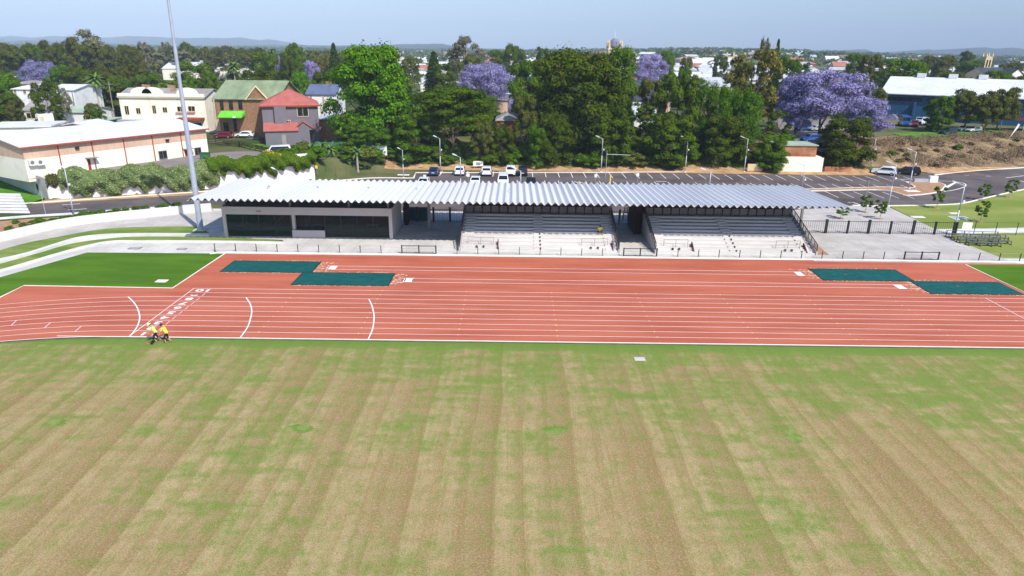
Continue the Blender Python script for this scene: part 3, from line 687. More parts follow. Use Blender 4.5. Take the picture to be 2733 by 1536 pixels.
for P, lab, s_ in covers:
    W_ = G(P); x0_, x1_ = (W_[0].x+W_[3].x)/2, (W_[1].x+W_[2].x)/2; y0_, y1_ = (W_[2].y+W_[3].y)/2, (W_[0].y+W_[1].y)/2
    t = thing('sand_pit_cover', lab, 'cover', ((x0_+x1_)/2, (y0_+y1_)/2, .02), group='teal covers over the long jump pits')
    xs, ys = np.linspace(x0_, x1_, 46), np.linspace(y0_, y1_, 16)
    co = [(x-t.location.x, y-t.location.y, .05+.06*sin(x*2.1+y*1.7)*sin(y*2+x*.4)*(.4 if s_ == 1 else 1)*min(1, 3*min(a_/45, 1-a_/45, b_/15, 1-b_/15))+R2.uniform(0, .012)) for b_, y in enumerate(ys) for a_, x in enumerate(xs)]
    fs = [(r*46+c, r*46+c+1, (r+1)*46+c+1, (r+1)*46+c) for r in range(15) for c in range(45)]
    me = bpy.data.meshes.new('sheet'); me.from_pydata(co, [], fs); me.materials.append(MATS['cover_teal']); me.polygons.foreach_set('use_smooth', [True]*len(fs))
    o = bpy.data.objects.new('sheet', me); C.objects.link(o); o.parent = t
    b = MB(); e = .16
    b.box(x0_-e, x1_+e, y0_-e, y0_, .021, .07); b.box(x0_-e, x1_+e, y1_, y1_+e, .021, .07); b.box(x0_-e, x0_, y0_, y1_, .021, .07); b.box(x1_, x1_+e, y0_, y1_, .021, .07)
    b.build('hem', 'mat_border', t, world=True)
    # spilled sand: dense by the edges
    ed_ = x1_ if s_ == 1 else x0_; sg = 1 if s_ == 1 else -1; b = MB(); 
    for i in range(230):
        if i < 90: x = ed_+sg*(.2+abs(R2.gauss(0, .8))); y = R2.uniform(y0_+.2, y1_-.1)
        elif i < 160: x = R2.uniform(x0_, x1_) if i % 2 else ed_-sg*R2.uniform(0, 4); y = y1_+.2+abs(R2.gauss(0, .22))
        else: x = R2.uniform(x0_, x1_); y = y0_-.2-abs(R2.gauss(0, .12))
        r = R2.uniform(.02, .07)*(1.4 if i < 90 else 1); a_ = [R2.uniform(.6, 1.3) for _ in range(6)]
        b.poly([(x+1.7*r*a_[k_]*cos(k_*pi/3), y+r*a_[k_]*sin(k_*pi/3)) for k_ in range(6)], .045+R2.uniform(0, .004))
    tag(b.build('spilled_sand', 'sand'), 'pale sand scattered round the '+lab.replace('dark ', ''), 'sand', kind='stuff')
for (px, py, wd, lab) in ((886, 714.3, 1.0, 'white take-off board near the left teal cover'), (1089, 747.5, .9, 'white take-off board near the second teal cover'), (2133, 731, .75, 'white take-off board left of the right-hand covers'), (2402, 766, .85, 'white take-off board between the two right-hand covers')):
    q = gp(px, py); t = thing('takeoff_board', lab, 'board', (q.x, q.y, .02), group='long jump take-off boards')
    MB().box(-wd/2, wd/2, -.62, .62, .016, .03).build('board', 'paint_white', t)
    if px < 1200: MB().box(-wd/2+.08, -wd/2+.2, -.58, .58, .031, .036).build('foul_strip', 'teal_panel', t)
# covers set in the grass
for (px, py, w_, h_, lab, z_) in ((432, 750.5, 1.1, .75, 'small white service lid on the dark green practice lawn', .03), (1707, 958.5, .85, .6, 'pale service lid in the playing field near the track', .012), (2449, 579, 1.9, 1.0, 'white service lid on the lawn left of the lamp post', .024), (2545, 569, 1.3, .7, 'small white service lid behind the lamp post', .024), (2562, 582, 2.6, 1.9, 'large white-edged service pit on the lawn by the lamp post', .024), (360, 662.8, 1.4, .8, 'grey drain cover on the pale concrete left of the stand', .02), (485, 664.5, 1.1, .6, 'second grey drain cover on the pale concrete', .02), (1077, 468, 2.2, 1.2, 'white concrete pad at the foot of the short lamp post', .12), (2433, 511, 2.4, 1.5, 'white service lid on the traffic island', .12)):
    q = gp(px, py); t = thing('service_lid', lab, 'lid', (q.x, q.y, z_))
    g_ = 'drain' in lab; MB().box(-w_/2, w_/2, -h_/2, h_/2, .0, .05).build('lid_frame', 'steel_grey' if g_ else ('concrete_slab' if 'playing' in lab else 'paint_white'), t)
    MB().box(-w_/2+.15, w_/2-.15, -h_/2+.12, h_/2-.12, .05, .056).build('lid_panel', 'galv' if ('large' in lab or g_) else ('concrete' if 'playing' in lab else 'concrete_pale'), t)
# ================================================================ steps at the far left
q = gp(0, 576); t = thing('concrete_steps', 'wide flight of pale concrete steps at the left edge by the road', 'steps', (gp(85, 571).x, gp(85, 571).y, 0))
for k_ in range(7):
    a_, b_ = gp(85-3.6*k_, 571-5.4*k_), gp(85-3.6*(k_+1), 571-5.4*(k_+1)); z_ = .14*k_
    b = MB(); b.prism([(a_.x-14, a_.y), (a_.x-.2, a_.y), (b_.x-.2, b_.y+.1), (b_.x-14, b_.y+.1)], z_+.10, z_+.17); b.build('tread', 'concrete_pale', t, world=True)
    b = MB(); b.prism([(a_.x-14, a_.y+.12), (a_.x-.25, a_.y+.12), (b_.x-.25, b_.y), (b_.x-14, b_.y)], 0, z_+.10); b.build('shade_riser', 'steel_dark', t, world=True)  # dark colour stands for the shade between the treads
# ================================================================ lamps and poles
mat('lamp_head', (222,226,232), (232,236,240), rough=.4)
def make_lamp(h=6.75, arm=1.5, ang=radians(150), name='street_lamp'):
    t = thing(name, None, None)
    b = MB(); b.tube((0, 0, 0), (0, 0, h*.5), .11, .085, 8); b.tube((0, 0, h*.5), (0, 0, h), .085, .06, 8); b.build('pole', 'galv', t, smooth=True)
    MB().tube((0, 0, 0), (0, 0, .28), .28, .22, 10).build('base', 'concrete_pale', t)
    b = MB(); e = Vector((cos(ang)*arm, sin(ang)*arm, .42)); b.tube((0, 0, h-.06), (e.x*.55, e.y*.55, h+.2), .05, .04, 6)
    am = b.build('arm', 'galv', t)
    b = MB(); a_ = Vector((e.x*.5, e.y*.5, h+.2)); c_ = Vector((e.x, e.y, h+.42)); b.bar(a_, c_, .3, .09); b.build('lamp_head', 'lamp_head', am)
    b = MB(); b.tube((0, 0, h*.62), (.28, -.1, h*.66), .03, .03, 5); b.box(.18, .4, -.2, .0, h*.66, h*.7); b.build('camera_bracket', 'lamp_head', t)
    return t
proto_lamp = make_lamp(); used = [False]
def lamp(x, y, lab, s=1.0, rz=0., z=0.):
    t = proto_lamp if not used[0] else copy_tree(proto_lamp); used[0] = True
    t.location = (x, y, z); t.scale = (s, s, s) if s < 1 else (1, 1, s); t.rotation_euler = (0, 0, rz)
    tag(t, lab, 'lamp post', 'grey lamp posts round the car park'); return t
def lampb(px, py, lab, s=1., rz=0., z=0.): q = gp(px, py, z); return lamp(q.x, q.y, lab, s, rz, z)
def lampt(px, pytop, h, lab, rz=0.):
    d = ray(px, pytop); t_ = (h-CAMZ)/d.z; q = CAM+d*t_; return lamp(q.x, q.y, lab, h/6.75, rz)
lampb(1077, 475, 'short grey lamp post on the white pad by the straw bank', .78)
lampb(1175.7, 462, 'grey lamp post right of the dark blue parked car')
lampt(1228.5, 419, 6.75, 'grey lamp post in front of the white parked four-wheel drive')
lampt(1390, 455, 6.75, 'grey lamp post rising behind the roof by the black parked car')
lampb(1604, 460, 'grey lamp post on the kerb in front of the huge dark fig tree')
lampb(1828, 460, 'grey lamp post on the kerb right of the leafy tree with the pale roof behind')
lampb(1985.6, 460, 'grey lamp post on the kerb left of the round shrub')
lampt(1897.5, 458, 6.75, 'grey lamp post rising behind the roof in the middle of the empty bays')
lampt(2149, 441, 6.75, 'grey lamp post rising behind the roof in front of the rusty shed')
lampb(2322, 457, 'grey lamp post beside the white hatchback')
lampb(2425.4, 504, 'grey lamp post on the traffic island')
lampb(2370, 551, 'grey lamp post at the corner of the plaza paving')
lampb(2545, 625, 'grey lamp post at the end of the black fence')
lampb(198, 577, 'grey lamp post beside the shrub bed at left')
lampt(742, 455, 6.0, 'grey lamp post rising behind the roof in front of the creeper wall')
# thin bollard-like sign posts
mat('sign_red', (214,60,50), (224,74,60)); mat('sign_yellow', (240,200,60), (246,214,90))
def signpost(px, py, h, lab, col, w_=.5, hh=.5, r=.03, z=0.):
    q = gp(px, py, z); t = thing('sign_post', lab, 'sign', (q.x, q.y, z))
    MB().tube((0, 0, 0), (0, 0, h), r, r, 6).build('post', 'galv', t)
    if col == 'sign_red':
        b = MB(); b.prism([(w_/2*cos(k_*pi/4+pi/8), w_/2*sin(k_*pi/4+pi/8)) for k_ in range(8)], -.012, .012); o = b.build('sign_panel', col, t); o.rotation_euler = (pi/2, 0, 0); o.location = (0, -.05, h-.2)
        b = MB(); b.prism([(w_/2*.35*cos(k_*pi/4), w_/2*.35*sin(k_*pi/4)) for k_ in range(8)], -.012, .004); o2 = b.build('sign_symbol', 'paint_white', o); o2.location = (0, 0, .014)
    elif col: MB().box(-w_/2, w_/2, -.06, -.035, h-hh, h).build('sign_panel', col, t)
signpost(301, 522, 2.7, 'small red round road sign on a thin post in front of the creeper', 'sign_red', .8)
signpost(122, 572, 3.4, 'thin bare grey pole beside the road near the steps', None, r=.04)
signpost(847, 478, 2.6, 'small yellow sign on a post at the end of the white wall', 'sign_yellow', .45, .6)
signpost(1134, 488, 1.5, 'low white bay sign in front of the dark blue car', 'paint_white', .5, .6)
signpost(1250, 487, 1.7, 'low white bay sign beside the white four-wheel drive', 'paint_white', .5, .6)
signpost(1589, 493, 2.0, 'low white bay sign left of the yellow post', 'paint_white', .5, .6)
signpost(1700, 495, 2.3, 'low white bay sign among the empty bays', 'paint_white', .5, .6)
signpost(1628, 494, 1.9, 'yellow marker post rising behind the roof', 'sign_yellow', .22, 1.6)
signpost(2311, 528, 3.0, 'thin pole on the median strip of the right car park', None, r=.04)
q = gp(1616, 474); t = thing('height_bar', 'tall thin pole with a sideways arm beside the kerb lamp', 'pole', (q.x, q.y, 0))
MB().tube((0, 0, 0), (0, 0, 5.2), .06, .05, 6).build('pole', 'galv', t); MB().tube((0, 0, 4.5), (4.6, .3, 4.35), .045, .03, 6).build('arm', 'galv', t)
q = gp(2488, 487); t = thing('utility_box', 'white box on the traffic island with a green one beside it', 'box', (q.x, q.y, .12)); MB().box(-.75, .75, -.4, .4, 0, 1.15).build('box_body', 'paint_white', t); MB().box(-3.6, -.9, -.3, .3, 0, .6).build('cabinet_annex', 'galv', t)
# floodlight mast (its head is above the photograph)
q = gp(536, 613); t = thing('floodlight_mast', 'very tall tapering pale grey floodlight mast left of the stand', 'mast', (q.x, q.y, 0))
b = MB(); b.tube((0, 0, 0), (0, 0, 12), .39, .30, 10); b.build('mast_lower', 'galv_pole', t, smooth=False)
b = MB(); b.tube((0, 0, 12), (0, 0, 23), .29, .20, 10); b.build('mast_middle', 'galv_pole', t); b = MB(); b.tube((0, 0, 23), (0, 0, 34), .19, .13, 10); b.build('mast_top', 'galv_pole', t)
b = MB(); b.box(-.75, .75, -.75, .75, .012, .12); b.build('base_plate', 'concrete', t)
hd = MB().bar((-2.2, 0, 33.6), (2.2, 0, 33.6), .15).build('crossarm', 'galv_pole', t)
for x in (-1.8, -.6, .6, 1.8): b = MB(); b.box(x-.4, x+.4, -.5, -.1, 33.2, 33.9); b.build('floodlight', 'lamp_head', hd)
# cantilever roof trees etc. on the plaza are in the planting part
# ================================================================ wooden power poles
mat('timber_pole', (140,124,106), (158,142,124), scale=2)
def ppole(px, py, z, h, lab, cross=True, Y=None):
    q = gp(px, py, z) if Y is None else wp(px, py, Y); z = tz(q.x, q.y)
    t = thing('power_pole', lab, 'pole', (q.x, q.y, z)); MB().tube((0, 0, 0), (0, 0, h), .16, .11, 8).build('pole', 'timber_pole', t)
    if cross: MB().bar((-1.1, 0, h-.5), (1.1, 0, h-.5), .12).build('crossarm', 'timber_pole', t)
ppole(110, 333, 3, 9.5, 'leaning grey power pole behind the left shed', True)
ppole(310, 335, 3, 11, 'timber power pole beside the cream terrace building')
ppole(208, 328, 3, 8.5, 'pale curved street light pole left of the cream building', False)
ppole(595, 352, 3, 8.5, 'thin white pole in front of the lime green awning', False)
# ================================================================ vehicles
mat('tyre', (26,26,28), (34,34,36), rough=.9); mat('alloy', (150,150,154), (170,170,174), rough=.35, metal=.7)
mat('car_glass', (20,26,32), (28,34,40), rough=.08, spec=.6); mat('tail_red', (150,20,20), (170,26,26), rough=.3); mat('head_clear', (210,214,220), (224,228,232), rough=.2)
PAINT = {'white': (236,238,240), 'blue': (24,52,92), 'black': (24,24,28), 'maroon': (120,22,34), 'navy': (22,34,52), 'red': (176,24,28), 'green': (16,50,54), 'silver': (168,172,178), 'brightblue': (24,78,150), 'grey': (92,96,102)}
for k_, c_ in PAINT.items(): mat('paint_'+k_+'_car', c_, tuple(min(255, q*1.03+1) for q in c_), rough=.3, spec=.5, coat=.6)
PROF = {'hatch': ([(0,.34),(0,.62),(.10,.78),(1.02,.98),(1.72,1.45),(2.9,1.50),(3.75,1.36),(4.12,.98),(4.2,.7),(4.2,.34)], 4.2, 1.76, (1.10,1.74,2.95,3.70,3.98)),
        'suv': ([(0,.42),(0,.78),(.12,.95),(1.15,1.12),(1.85,1.66),(3.4,1.73),(4.3,1.62),(4.55,1.1),(4.6,.8),(4.6,.42)], 4.6, 1.86, (1.22,1.88,3.5,4.25,4.45)),
        'sedan': ([(0,.32),(0,.60),(.12,.74),(1.25,.92),(2.0,1.38),(3.1,1.42),(3.95,1.02),(4.6,.95),(4.7,.7),(4.7,.32)], 4.7, 1.8, (1.35,2.02,3.05,3.80,3.85)),
        'van': ([(0,.40),(0,.85),(.15,1.05),(.75,1.25),(1.35,2.0),(4.6,2.1),(4.85,2.0),(4.95,1.1),(4.95,.40)], 4.95, 1.92, (.85,1.38,4.5,4.75,4.88)),
        'bus': ([(0,.42),(0,1.0),(.1,1.5),(.35,2.65),(.9,2.85),(6.6,2.9),(6.95,2.75),(7.0,.42)], 7.0, 2.2, (.2,.5,6.6,6.8,6.9))}
CARS = {}
def make_car(kind, paint):
    prof, Ln, W_, _ = PROF[kind]; t = thing('parked_car' if kind not in ('bus',) else 'minibus', None, None)
    top = max(z for _, z in prof); belt = {'hatch': .98, 'suv': 1.12, 'sedan': .93, 'van': 1.22, 'bus': 1.5}[kind]
    b = MB(); vs = []; n_ = len(prof)
    def hw(z): return W_/2*(1-.0*z) if z <= belt else W_/2*(1-.17*(z-belt)/(top-belt))
    for s_ in (-1, 1):
        for x, z in prof: vs.append((x-Ln/2, s_*hw(z)*(.93 if (x < .05 or x > Ln-.05) else 1), z))
    fs = [(i, (i+1) % n_, n_+(i+1) % n_, n_+i) for i in range(n_)]+[tuple(range(n_))[::-1], tuple(range(n_, 2*n_))]
    b.add(vs, fs); body = b.build('body', 'paint_'+paint+'_car', t)
    # glazing: side windows, windscreen, rear window, standing 8 mm proud
    idx = {'hatch': (3, 4, 5, 6), 'suv': (3, 4, 5, 6), 'sedan': (3, 4, 5, 6), 'van': (3, 4, 5, 6), 'bus': (2, 3, 5, 6)}[kind]
    a0, a1, c0, c1 = [prof[i] for i in idx]; ztop = top-.12
    gx0, gx1, gx2, gx3, _e = PROF[kind][3]
    for s_ in (-1, 1):
        zb_ = belt+.04; zt_ = ztop-.05
        P = [(gx0+.12, zb_), (gx1+.08, zt_), (gx2, zt_), (gx3, zb_)]
        if kind == 'bus': P = [(.4, 1.55), (.5, 2.4), (6.6, 2.4), (6.6, 1.55)]
        mid = (P[0][0]+P[3][0])/2
        MB().extr([(x-Ln/2, s_*(hw(z)+.010), z) for x, z in P], (0, -s_*.006, 0)).build('side_window', 'car_glass', body)
    def lerp(p_, q_, t_): return (p_[0]+(q_[0]-p_[0])*t_, p_[1]+(q_[1]-p_[1])*t_)
    def screen(pa, pb, nm, sg):
        A_, B_ = lerp(pa, pb, .1), lerp(pa, pb, .92); nx = -(B_[1]-A_[1]); nz = B_[0]-A_[0]; l_ = sqrt(nx*nx+nz*nz); nx, nz = nx/l_*.012, nz/l_*.012
        if nz < 0: nx, nz = -nx, -nz
        vs = [(A_[0]-Ln/2+nx, s_*hw(A_[1])*.86, A_[1]+nz) for s_ in (-1, 1)]+[(B_[0]-Ln/2+nx, s_*hw(B_[1])*.86, B_[1]+nz) for s_ in (1, -1)]
        MB().add(vs, [(0, 1, 2, 3)]).build(nm, 'car_glass', body)
    screen(a0, a1, 'windscreen', 1)
    if kind in ('hatch', 'suv', 'van'): screen(prof[-3] if kind != 'van' else prof[-2], prof[-4] if kind != 'van' else prof[-3], 'rear_window', -1)
    elif kind == 'sedan': screen(prof[6], prof[5], 'rear_window', -1)
    for x in (Ln*.19, Ln*.80):
        for s_ in (-1, 1):
            r = .33 if kind != 'bus' else .42
            wl_ = MB().tube((x-Ln/2, s_*(W_/2-.17), r), (x-Ln/2, s_*(W_/2+.02), r), r, r, 14).build('wheel', 'tyre', t)
            MB().tube((x-Ln/2, s_*(W_/2+.02), r), (x-Ln/2, s_*(W_/2+.03), r), r*.62, r*.55, 10).build('rim', 'alloy', wl_)
    zl = prof[1][1]
    for s_ in (-1, 1):
        b = MB(); b.box(-Ln/2-.012, -Ln/2+.14, s_*W_*.46-.2 if s_ > 0 else -W_*.46, s_*W_*.46 if s_ > 0 else -W_*.46+.2, zl-.12, zl+.05); b.build('headlight', 'head_clear', t)
        b = MB(); b.box(Ln/2-.1, Ln/2+.012, s_*W_*.45-.16 if s_ > 0 else -W_*.45, s_*W_*.45 if s_ > 0 else -W_*.45+.16, zl+.05, zl+.3); b.build('tail_light', 'tail_red', t)
    b = MB(); b.box(-Ln/2-.014, -Ln/2+.05, -.5, .5, .42, .58); b.build('grille', 'tyre', t)
    b = MB(); b.box(Ln/2-.05, Ln/2+.014, -.26, .26, .66, .78); b.build('number_plate', 'paint_white', t)
    b = MB(); b.box(-Ln/2+.12, Ln/2-.12, -W_/2+.03, W_/2-.03, .2, .42); b.build('underbody', 'tyre', t)
    return t
def car(px, py, kind, paint, hd, lab, z=None, grp='cars parked in the car park', cat='car', Y=None):
    """hd: direction of the car's nose, degrees from +x"""
    if Y is not None: q = wp(px, py, Y)
    else:
        q = gp(px, py, z or 0)
    zz = 0.012 if z is None else tz(q.x, q.y)+.04
    key = (kind, paint)
    if key in CARS: t = copy_tree(CARS[key])
    else: t = make_car(kind, paint); CARS[key] = t
    t.location = (q.x, q.y, zz); t.rotation_euler = (0, 0, radians(hd+180)); tag(t, lab, cat, grp); return t
car(1159, 466, 'hatch', 'blue', 90, 'dark blue hatchback in the leftmost marked bay')
car(1228.5, 464.5, 'suv', 'white', 90, 'white four-wheel drive right of the dark blue hatchback')
car(1299.5, 465.5, 'suv', 'white', 90, 'white car in the middle of the row of five, rear to camera')
car(1363, 466, 'suv', 'white', 270, 'white car facing the camera beside the black car')
car(1394.5, 466, 'suv', 'black', 90, 'black car at the right end of the parked row')
car(1131, 496, 'hatch', 'white', 270, 'white car almost wholly hidden behind the roof edge at left')
car(1269, 493, 'hatch', 'white', 270, 'white car peeping over the roof edge left of the white van')
car(1343, 494, 'van', 'white', 270, 'white van peeping over the roof edge', cat='van')
car(1417, 497, 'hatch', 'navy', 270, 'navy car peeping over the roof edge below the black car')
car(2358, 465.5, 'suv', 'white', 152, 'white hatchback parked alone by the right-hand lamp post')
car(2421, 465.5, 'suv', 'black', 152, 'black hatchback parked right of the white one')
car(2411, 335, 'bus', 'brightblue', 250, 'blue and white minibus by the blue warehouse wall', z=4, grp='vehicles by the blue warehouse', cat='minibus')
car(2440, 337, 'suv', 'maroon', 240, 'maroon car beside the blue and white minibus', z=4, grp='vehicles by the blue warehouse')
car(2452, 328, 'suv', 'silver', 240, 'silver car behind the maroon one by the warehouse', z=4, grp='vehicles by the blue warehouse')
car(2468, 333, 'van', 'white', 240, 'white van at the right end of the warehouse car row', z=4, grp='vehicles by the blue warehouse', cat='van')
car(2529, 358, 'suv', 'green', 200, 'dark green car below the olive trees at right', z=4, grp='vehicles under the right-hand trees')
car(2597, 352, 'hatch', 'white', 200, 'white car right of the dark green car', z=4, grp='vehicles under the right-hand trees')
car(2572, 350, 'hatch', 'silver', 200, 'silver car half hidden by the olive tree trunks', z=4, grp='vehicles under the right-hand trees')
car(2143, 348, 'suv', 'brightblue', 200, 'blue car under the left side of the big jacaranda', z=4, grp='vehicles under the big jacaranda')
car(2163, 377, 'suv', 'brightblue', 190, 'bright blue car behind the rusty shed roof', z=4, grp='vehicles under the big jacaranda')
car(2177, 349, 'hatch', 'silver', 200, 'silver car under the big jacaranda', z=4, grp='vehicles under the big jacaranda')
car(2195, 366, 'hatch', 'red', 190, 'red car right of the bright blue one', z=4, grp='vehicles under the big jacaranda')
car(2190, 388, 'suv', 'black', 190, 'black car right of the rusty shed', z=4, grp='vehicles under the big jacaranda')
car(2178, 400, 'suv', 'navy', 190, 'navy car right of the rusty shed, nearest the bank', z=3.5, grp='vehicles under the big jacaranda')
car(5, 320, 'hatch', 'red', 195, 'bright red car at the left edge of the picture', z=3, grp='cars in the street at left')
car(597, 368, 'hatch', 'maroon', 185, 'dark red car in front of the lime green awning', z=3, grp='cars in the street at left')
car(646, 349, 'suv', 'white', 185, 'white four-wheel drive under the lime green awning', z=3, grp='cars in the street at left')
car(654, 366, 'hatch', 'white', 185, 'white car half hidden by the grey house corner', z=3, grp='cars in the street at left')
car(592, 442, 'hatch', 'white', 200, 'white car with dark windows behind the creeper', z=3, grp='cars on the upper driveway')
car(742, 416, 'van', 'white', 200, 'white van beside the orange flowers', z=3, grp='cars on the upper driveway', cat='van')
car(140, 470, 'suv', 'black', 10, 'black car parked against the left shed above the creeper', z=3, grp='cars on the upper driveway')
car(1330, 248, 'hatch', 'silver', 185, 'silver car below the middle jacaranda', grp='cars below the middle jacaranda', z=3.5)
car(1352, 252, 'suv', 'white', 185, 'white car at the right below the middle jacaranda', grp='cars below the middle jacaranda', z=3.5)
car(1318, 250, 'hatch', 'grey', 185, 'grey car at the left below the middle jacaranda', grp='cars below the middle jacaranda', z=3.5)
# ================================================================ buildings
mat('wall_cream', (240,233,210), (250,244,226), scale=.25); mat('wall_white', (224,224,220), (238,238,234), scale=.3)
mat('wall_tan', (206,172,146), (216,184,158), scale=.3); mat('trim_red', (158,70,50), (172,82,60))
mat('brick_orange', (136,98,72), (164,126,94), scale=2.2, detail=6); mat('brick_brown', (96,66,50), (116,80,60), scale=2.5, detail=6); mat('brick_red', (132,70,52), (158,90,68), scale=2)
mat('wall_grey', (112,108,114), (122,118,124), scale=.4); mat('brick_chimney', (150,118,96), (172,140,116), scale=2); mat('trim_cream', (226,206,160), (236,216,172)); mat('wall_blue', (34,78,112), (42,90,126), scale=.3, stretch=(4, 4, .3))
mat('roof_green', (116,132,100), (150,162,128), scale=.35, stretch=(1, .3, 1)); mat('roof_red', (166,92,84), (184,108,98), scale=.5); mat('roof_bluegrey', (88,98,128), (104,114,142), scale=.5)
mat('roof_steel', (176,180,188), (196,200,206), scale=.2); mat('roof_bright', (206,208,213), (217,219,223), scale=.12); mat('roof_darkslate', (58,62,74), (74,78,88), scale=.4)
mat('roof_grey', (136,132,128), (162,158,150), scale=.4); mat('roof_terracotta', (156,96,74), (182,120,94), scale=.4); mat('roof_palegreen', (150,168,150), (172,186,166), scale=.3)
mat('win_dark', (26,28,32), (40,42,46), rough=.15, spec=.6); mat('awning_lime', (98,186,48), (114,200,64)); mat('door_red', (150,48,36), (164,60,46))
mat('wall_sand', (206,184,142), (222,202,162), scale=.5); mat('rust', (142,72,40), (196,150,110), scale=.45, detail=8, lo=.3, hi=.7); mat('dome_grey', (112,112,130), (132,130,146))
mat('hedge_dark', (40,64,24), (60,86,34)); mat('fence_brown', (76,56,48), (92,70,58)); mat('shed_green', (50,104,76), (62,118,88))
for a_, b_, c_ in (('roof_bright', .9, .93), ('roof_steel', .9, .88), ('roof_red', .6, .86), ('roof_bluegrey', .7, .85), ('roof_grey', .5, .85), ('roof_green', .5, .88), ('wall_tan', 1.2, .9), ('wall_white', 9, .9), ('wall_cream', 7, .9), ('roof_terracotta', .5, .85)): seams(a_, b_, c_)
def hit(px, py, A, B):
    """where the ray through a pixel meets the vertical plane through A and B: (distance along, height)"""
    d = ray(px, py); e = Vector((B.x-A.x, B.y-A.y, 0)).normalized(); nn = Vector((-e.y, e.x, 0))
    t = (Vector((A.x, A.y, 0))-Vector((CAM.x, CAM.y, 0))).dot(nn)/d.dot(nn); p_ = CAM+d*t
    return (p_-Vector((A.x, A.y, p_.z))).dot(e), p_.z
def roofmesh(Lf, D, H, typ, rise, ov=.35, th=.16):
    b = MB(); x0, x1, y0, y1 = -ov, Lf+ov, -ov, D+ov
    if typ == 'gx': b.extr([(x0, y0, H), (x0, D/2, H+rise), (x0, y1, H), (x0, y1, H+th), (x0, D/2, H+rise+th), (x0, y0, H+th)], (x1-x0, 0, 0))
    elif typ == 'gy': b.extr([(x0, y0, H), (Lf/2, y0, H+rise), (x1, y0, H), (x1, y0, H+th), (Lf/2, y0, H+rise+th), (x0, y0, H+th)], (0, y1-y0, 0))
    elif typ == 'mono': b.extr([(x0, y0, H), (x0, y1, H+rise), (x0, y1, H+rise+th), (x0, y0, H+th)], (x1-x0, 0, 0))
    elif typ == 'monod': b.extr([(x0, y0, H), (x0, y1, H+rise), (x0, y1, H+rise+th), (x0, y0, H+th)], (x1-x0, 0, 0))
    elif typ == 'hip':
        s_ = min(Lf, D)/2
        if Lf >= D: r0, r1 = (s_, D/2), (Lf-s_, D/2)
        else: r0, r1 = (Lf/2, s_), (Lf/2, D-s_)
        if abs(r0[0]-r1[0])+abs(r0[1]-r1[1]) < .3: r1 = (r1[0]+.3, r1[1])
        V = [(x0,y0,H),(x1,y0,H),(x1,y1,H),(x0,y1,H),(x0,y0,H+th),(x1,y0,H+th),(x1,y1,H+th),(x0,y1,H+th),(r0[0],r0[1],H+rise+th),(r1[0],r1[1],H+rise+th)]
        F = [(0,3,2,1),(0,1,5,4),(1,2,6,5),(2,3,7,6),(3,0,4,7)]
        F += [(4,5,9,8),(5,6,9),(6,7,8,9),(7,4,8)] if Lf >= D else [(4,5,8),(5,6,9,8),(6,7,9),(7,4,8,9)]
        b.add(V, F)
    else: b.box(x0, x1, y0, y1, H, H+.25)
    return b
def windows(t, wins, A, B, zb, m_='win_dark', fr='trim_cream', face_y=0, nm='window'):
    for (a0, b0, a1, b1) in wins:
        u0_, z1_ = hit(a0, b0, A, B); u1_, z0_ = hit(a1, b1, A, B); z0_ -= zb; z1_ -= zb
        u0_, u1_ = min(u0_, u1_), max(u0_, u1_)
        b = MB(); e = .09
        b.box(u0_-e, u0_, -.08, .0, z0_-e, z1_+e); b.box(u1_, u1_+e, -.08, .0, z0_-e, z1_+e); b.box(u0_, u1_, -.08, 0, z1_, z1_+e); b.box(u0_, u1_, -.12, 0, z0_-e, z0_); um = (u0_+u1_)/2; b.box(um-.03, um+.03, -.07, 0, z0_, z1_)
        f = b.build(nm+'_frame' if nm != 'window' else 'window', fr, t)
        MB().box(u0_, u1_, -.035, -.005, z0_, z1_).build('pane', m_, f)
def pb(label, x0, x1, ye, Y, D, yr, typ, wm, rm, wins=(), dY=0., ye1=None, cat='house', name='house', ov=.35, fr='trim_cream', grp=None, gable=True):
    if Y < 0:       # eave height given instead of distance: find the distance at which the eave is that high
        h_ = -Y; Y = 150.
        while Y < 1600:
            q = wp(x0, ye, Y)
            if q.z-tz(q.x, Y) <= h_: break
            Y += 4
    A = wp(x0, ye, Y); B = wp(x1, ye if ye1 is None else ye1, Y+dY); zb = min(tz(A.x, A.y), tz(B.x, B.y))
    H = A.z-zb; Lf = sqrt((B.x-A.x)**2+(B.y-A.y)**2); rz = atan2(B.y-A.y, B.x-A.x)
    xm = (x0+x1)/2; rise = wp(xm, yr, Y+dY/2+(D/2 if typ != 'mono' else D)).z-A.z if yr else 0
    rise = max(rise, .25)
    t = thing(name, label, cat, (A.x, A.y, zb), rz, grp)
    w_ = MB(); w_.box(0, Lf, 0, D, -.6, H)
    if typ == 'gx':
        for x in (0, Lf-.2): w_.extr([(x, 0, H), (x, D, H), (x, D/2, H+rise)], (.2, 0, 0))
    if typ == 'gy':
        for y in (0, D-.2): w_.extr([(0, y, H), (Lf, y, H), (Lf/2, y, H+rise)], (0, .2, 0))
    if typ == 'mono': w_.extr([(0, 0, H), (0, D, H), (0, D, H+rise)], (Lf, 0, 0))
    w_.build('wall', wm, t)
    roofmesh(Lf, D, H+.01, typ, rise, ov).build('roof', rm, t)
    windows(t, wins, A, B, zb, fr=fr)
    return t, A, B, zb, H, Lf, rise
def front(t, A, B, zb, rects, nm, m_, y0=-.06, y1=-.005, parent=None):
    for r_ in rects:
        u0_, z1_ = hit(r_[0], r_[1], A, B); u1_, z0_ = hit(r_[2], r_[3], A, B)
        MB().box(min(u0_, u1_), max(u0_, u1_), y0, y1, z0_-zb, z1_-zb).build(nm, m_, parent or t)
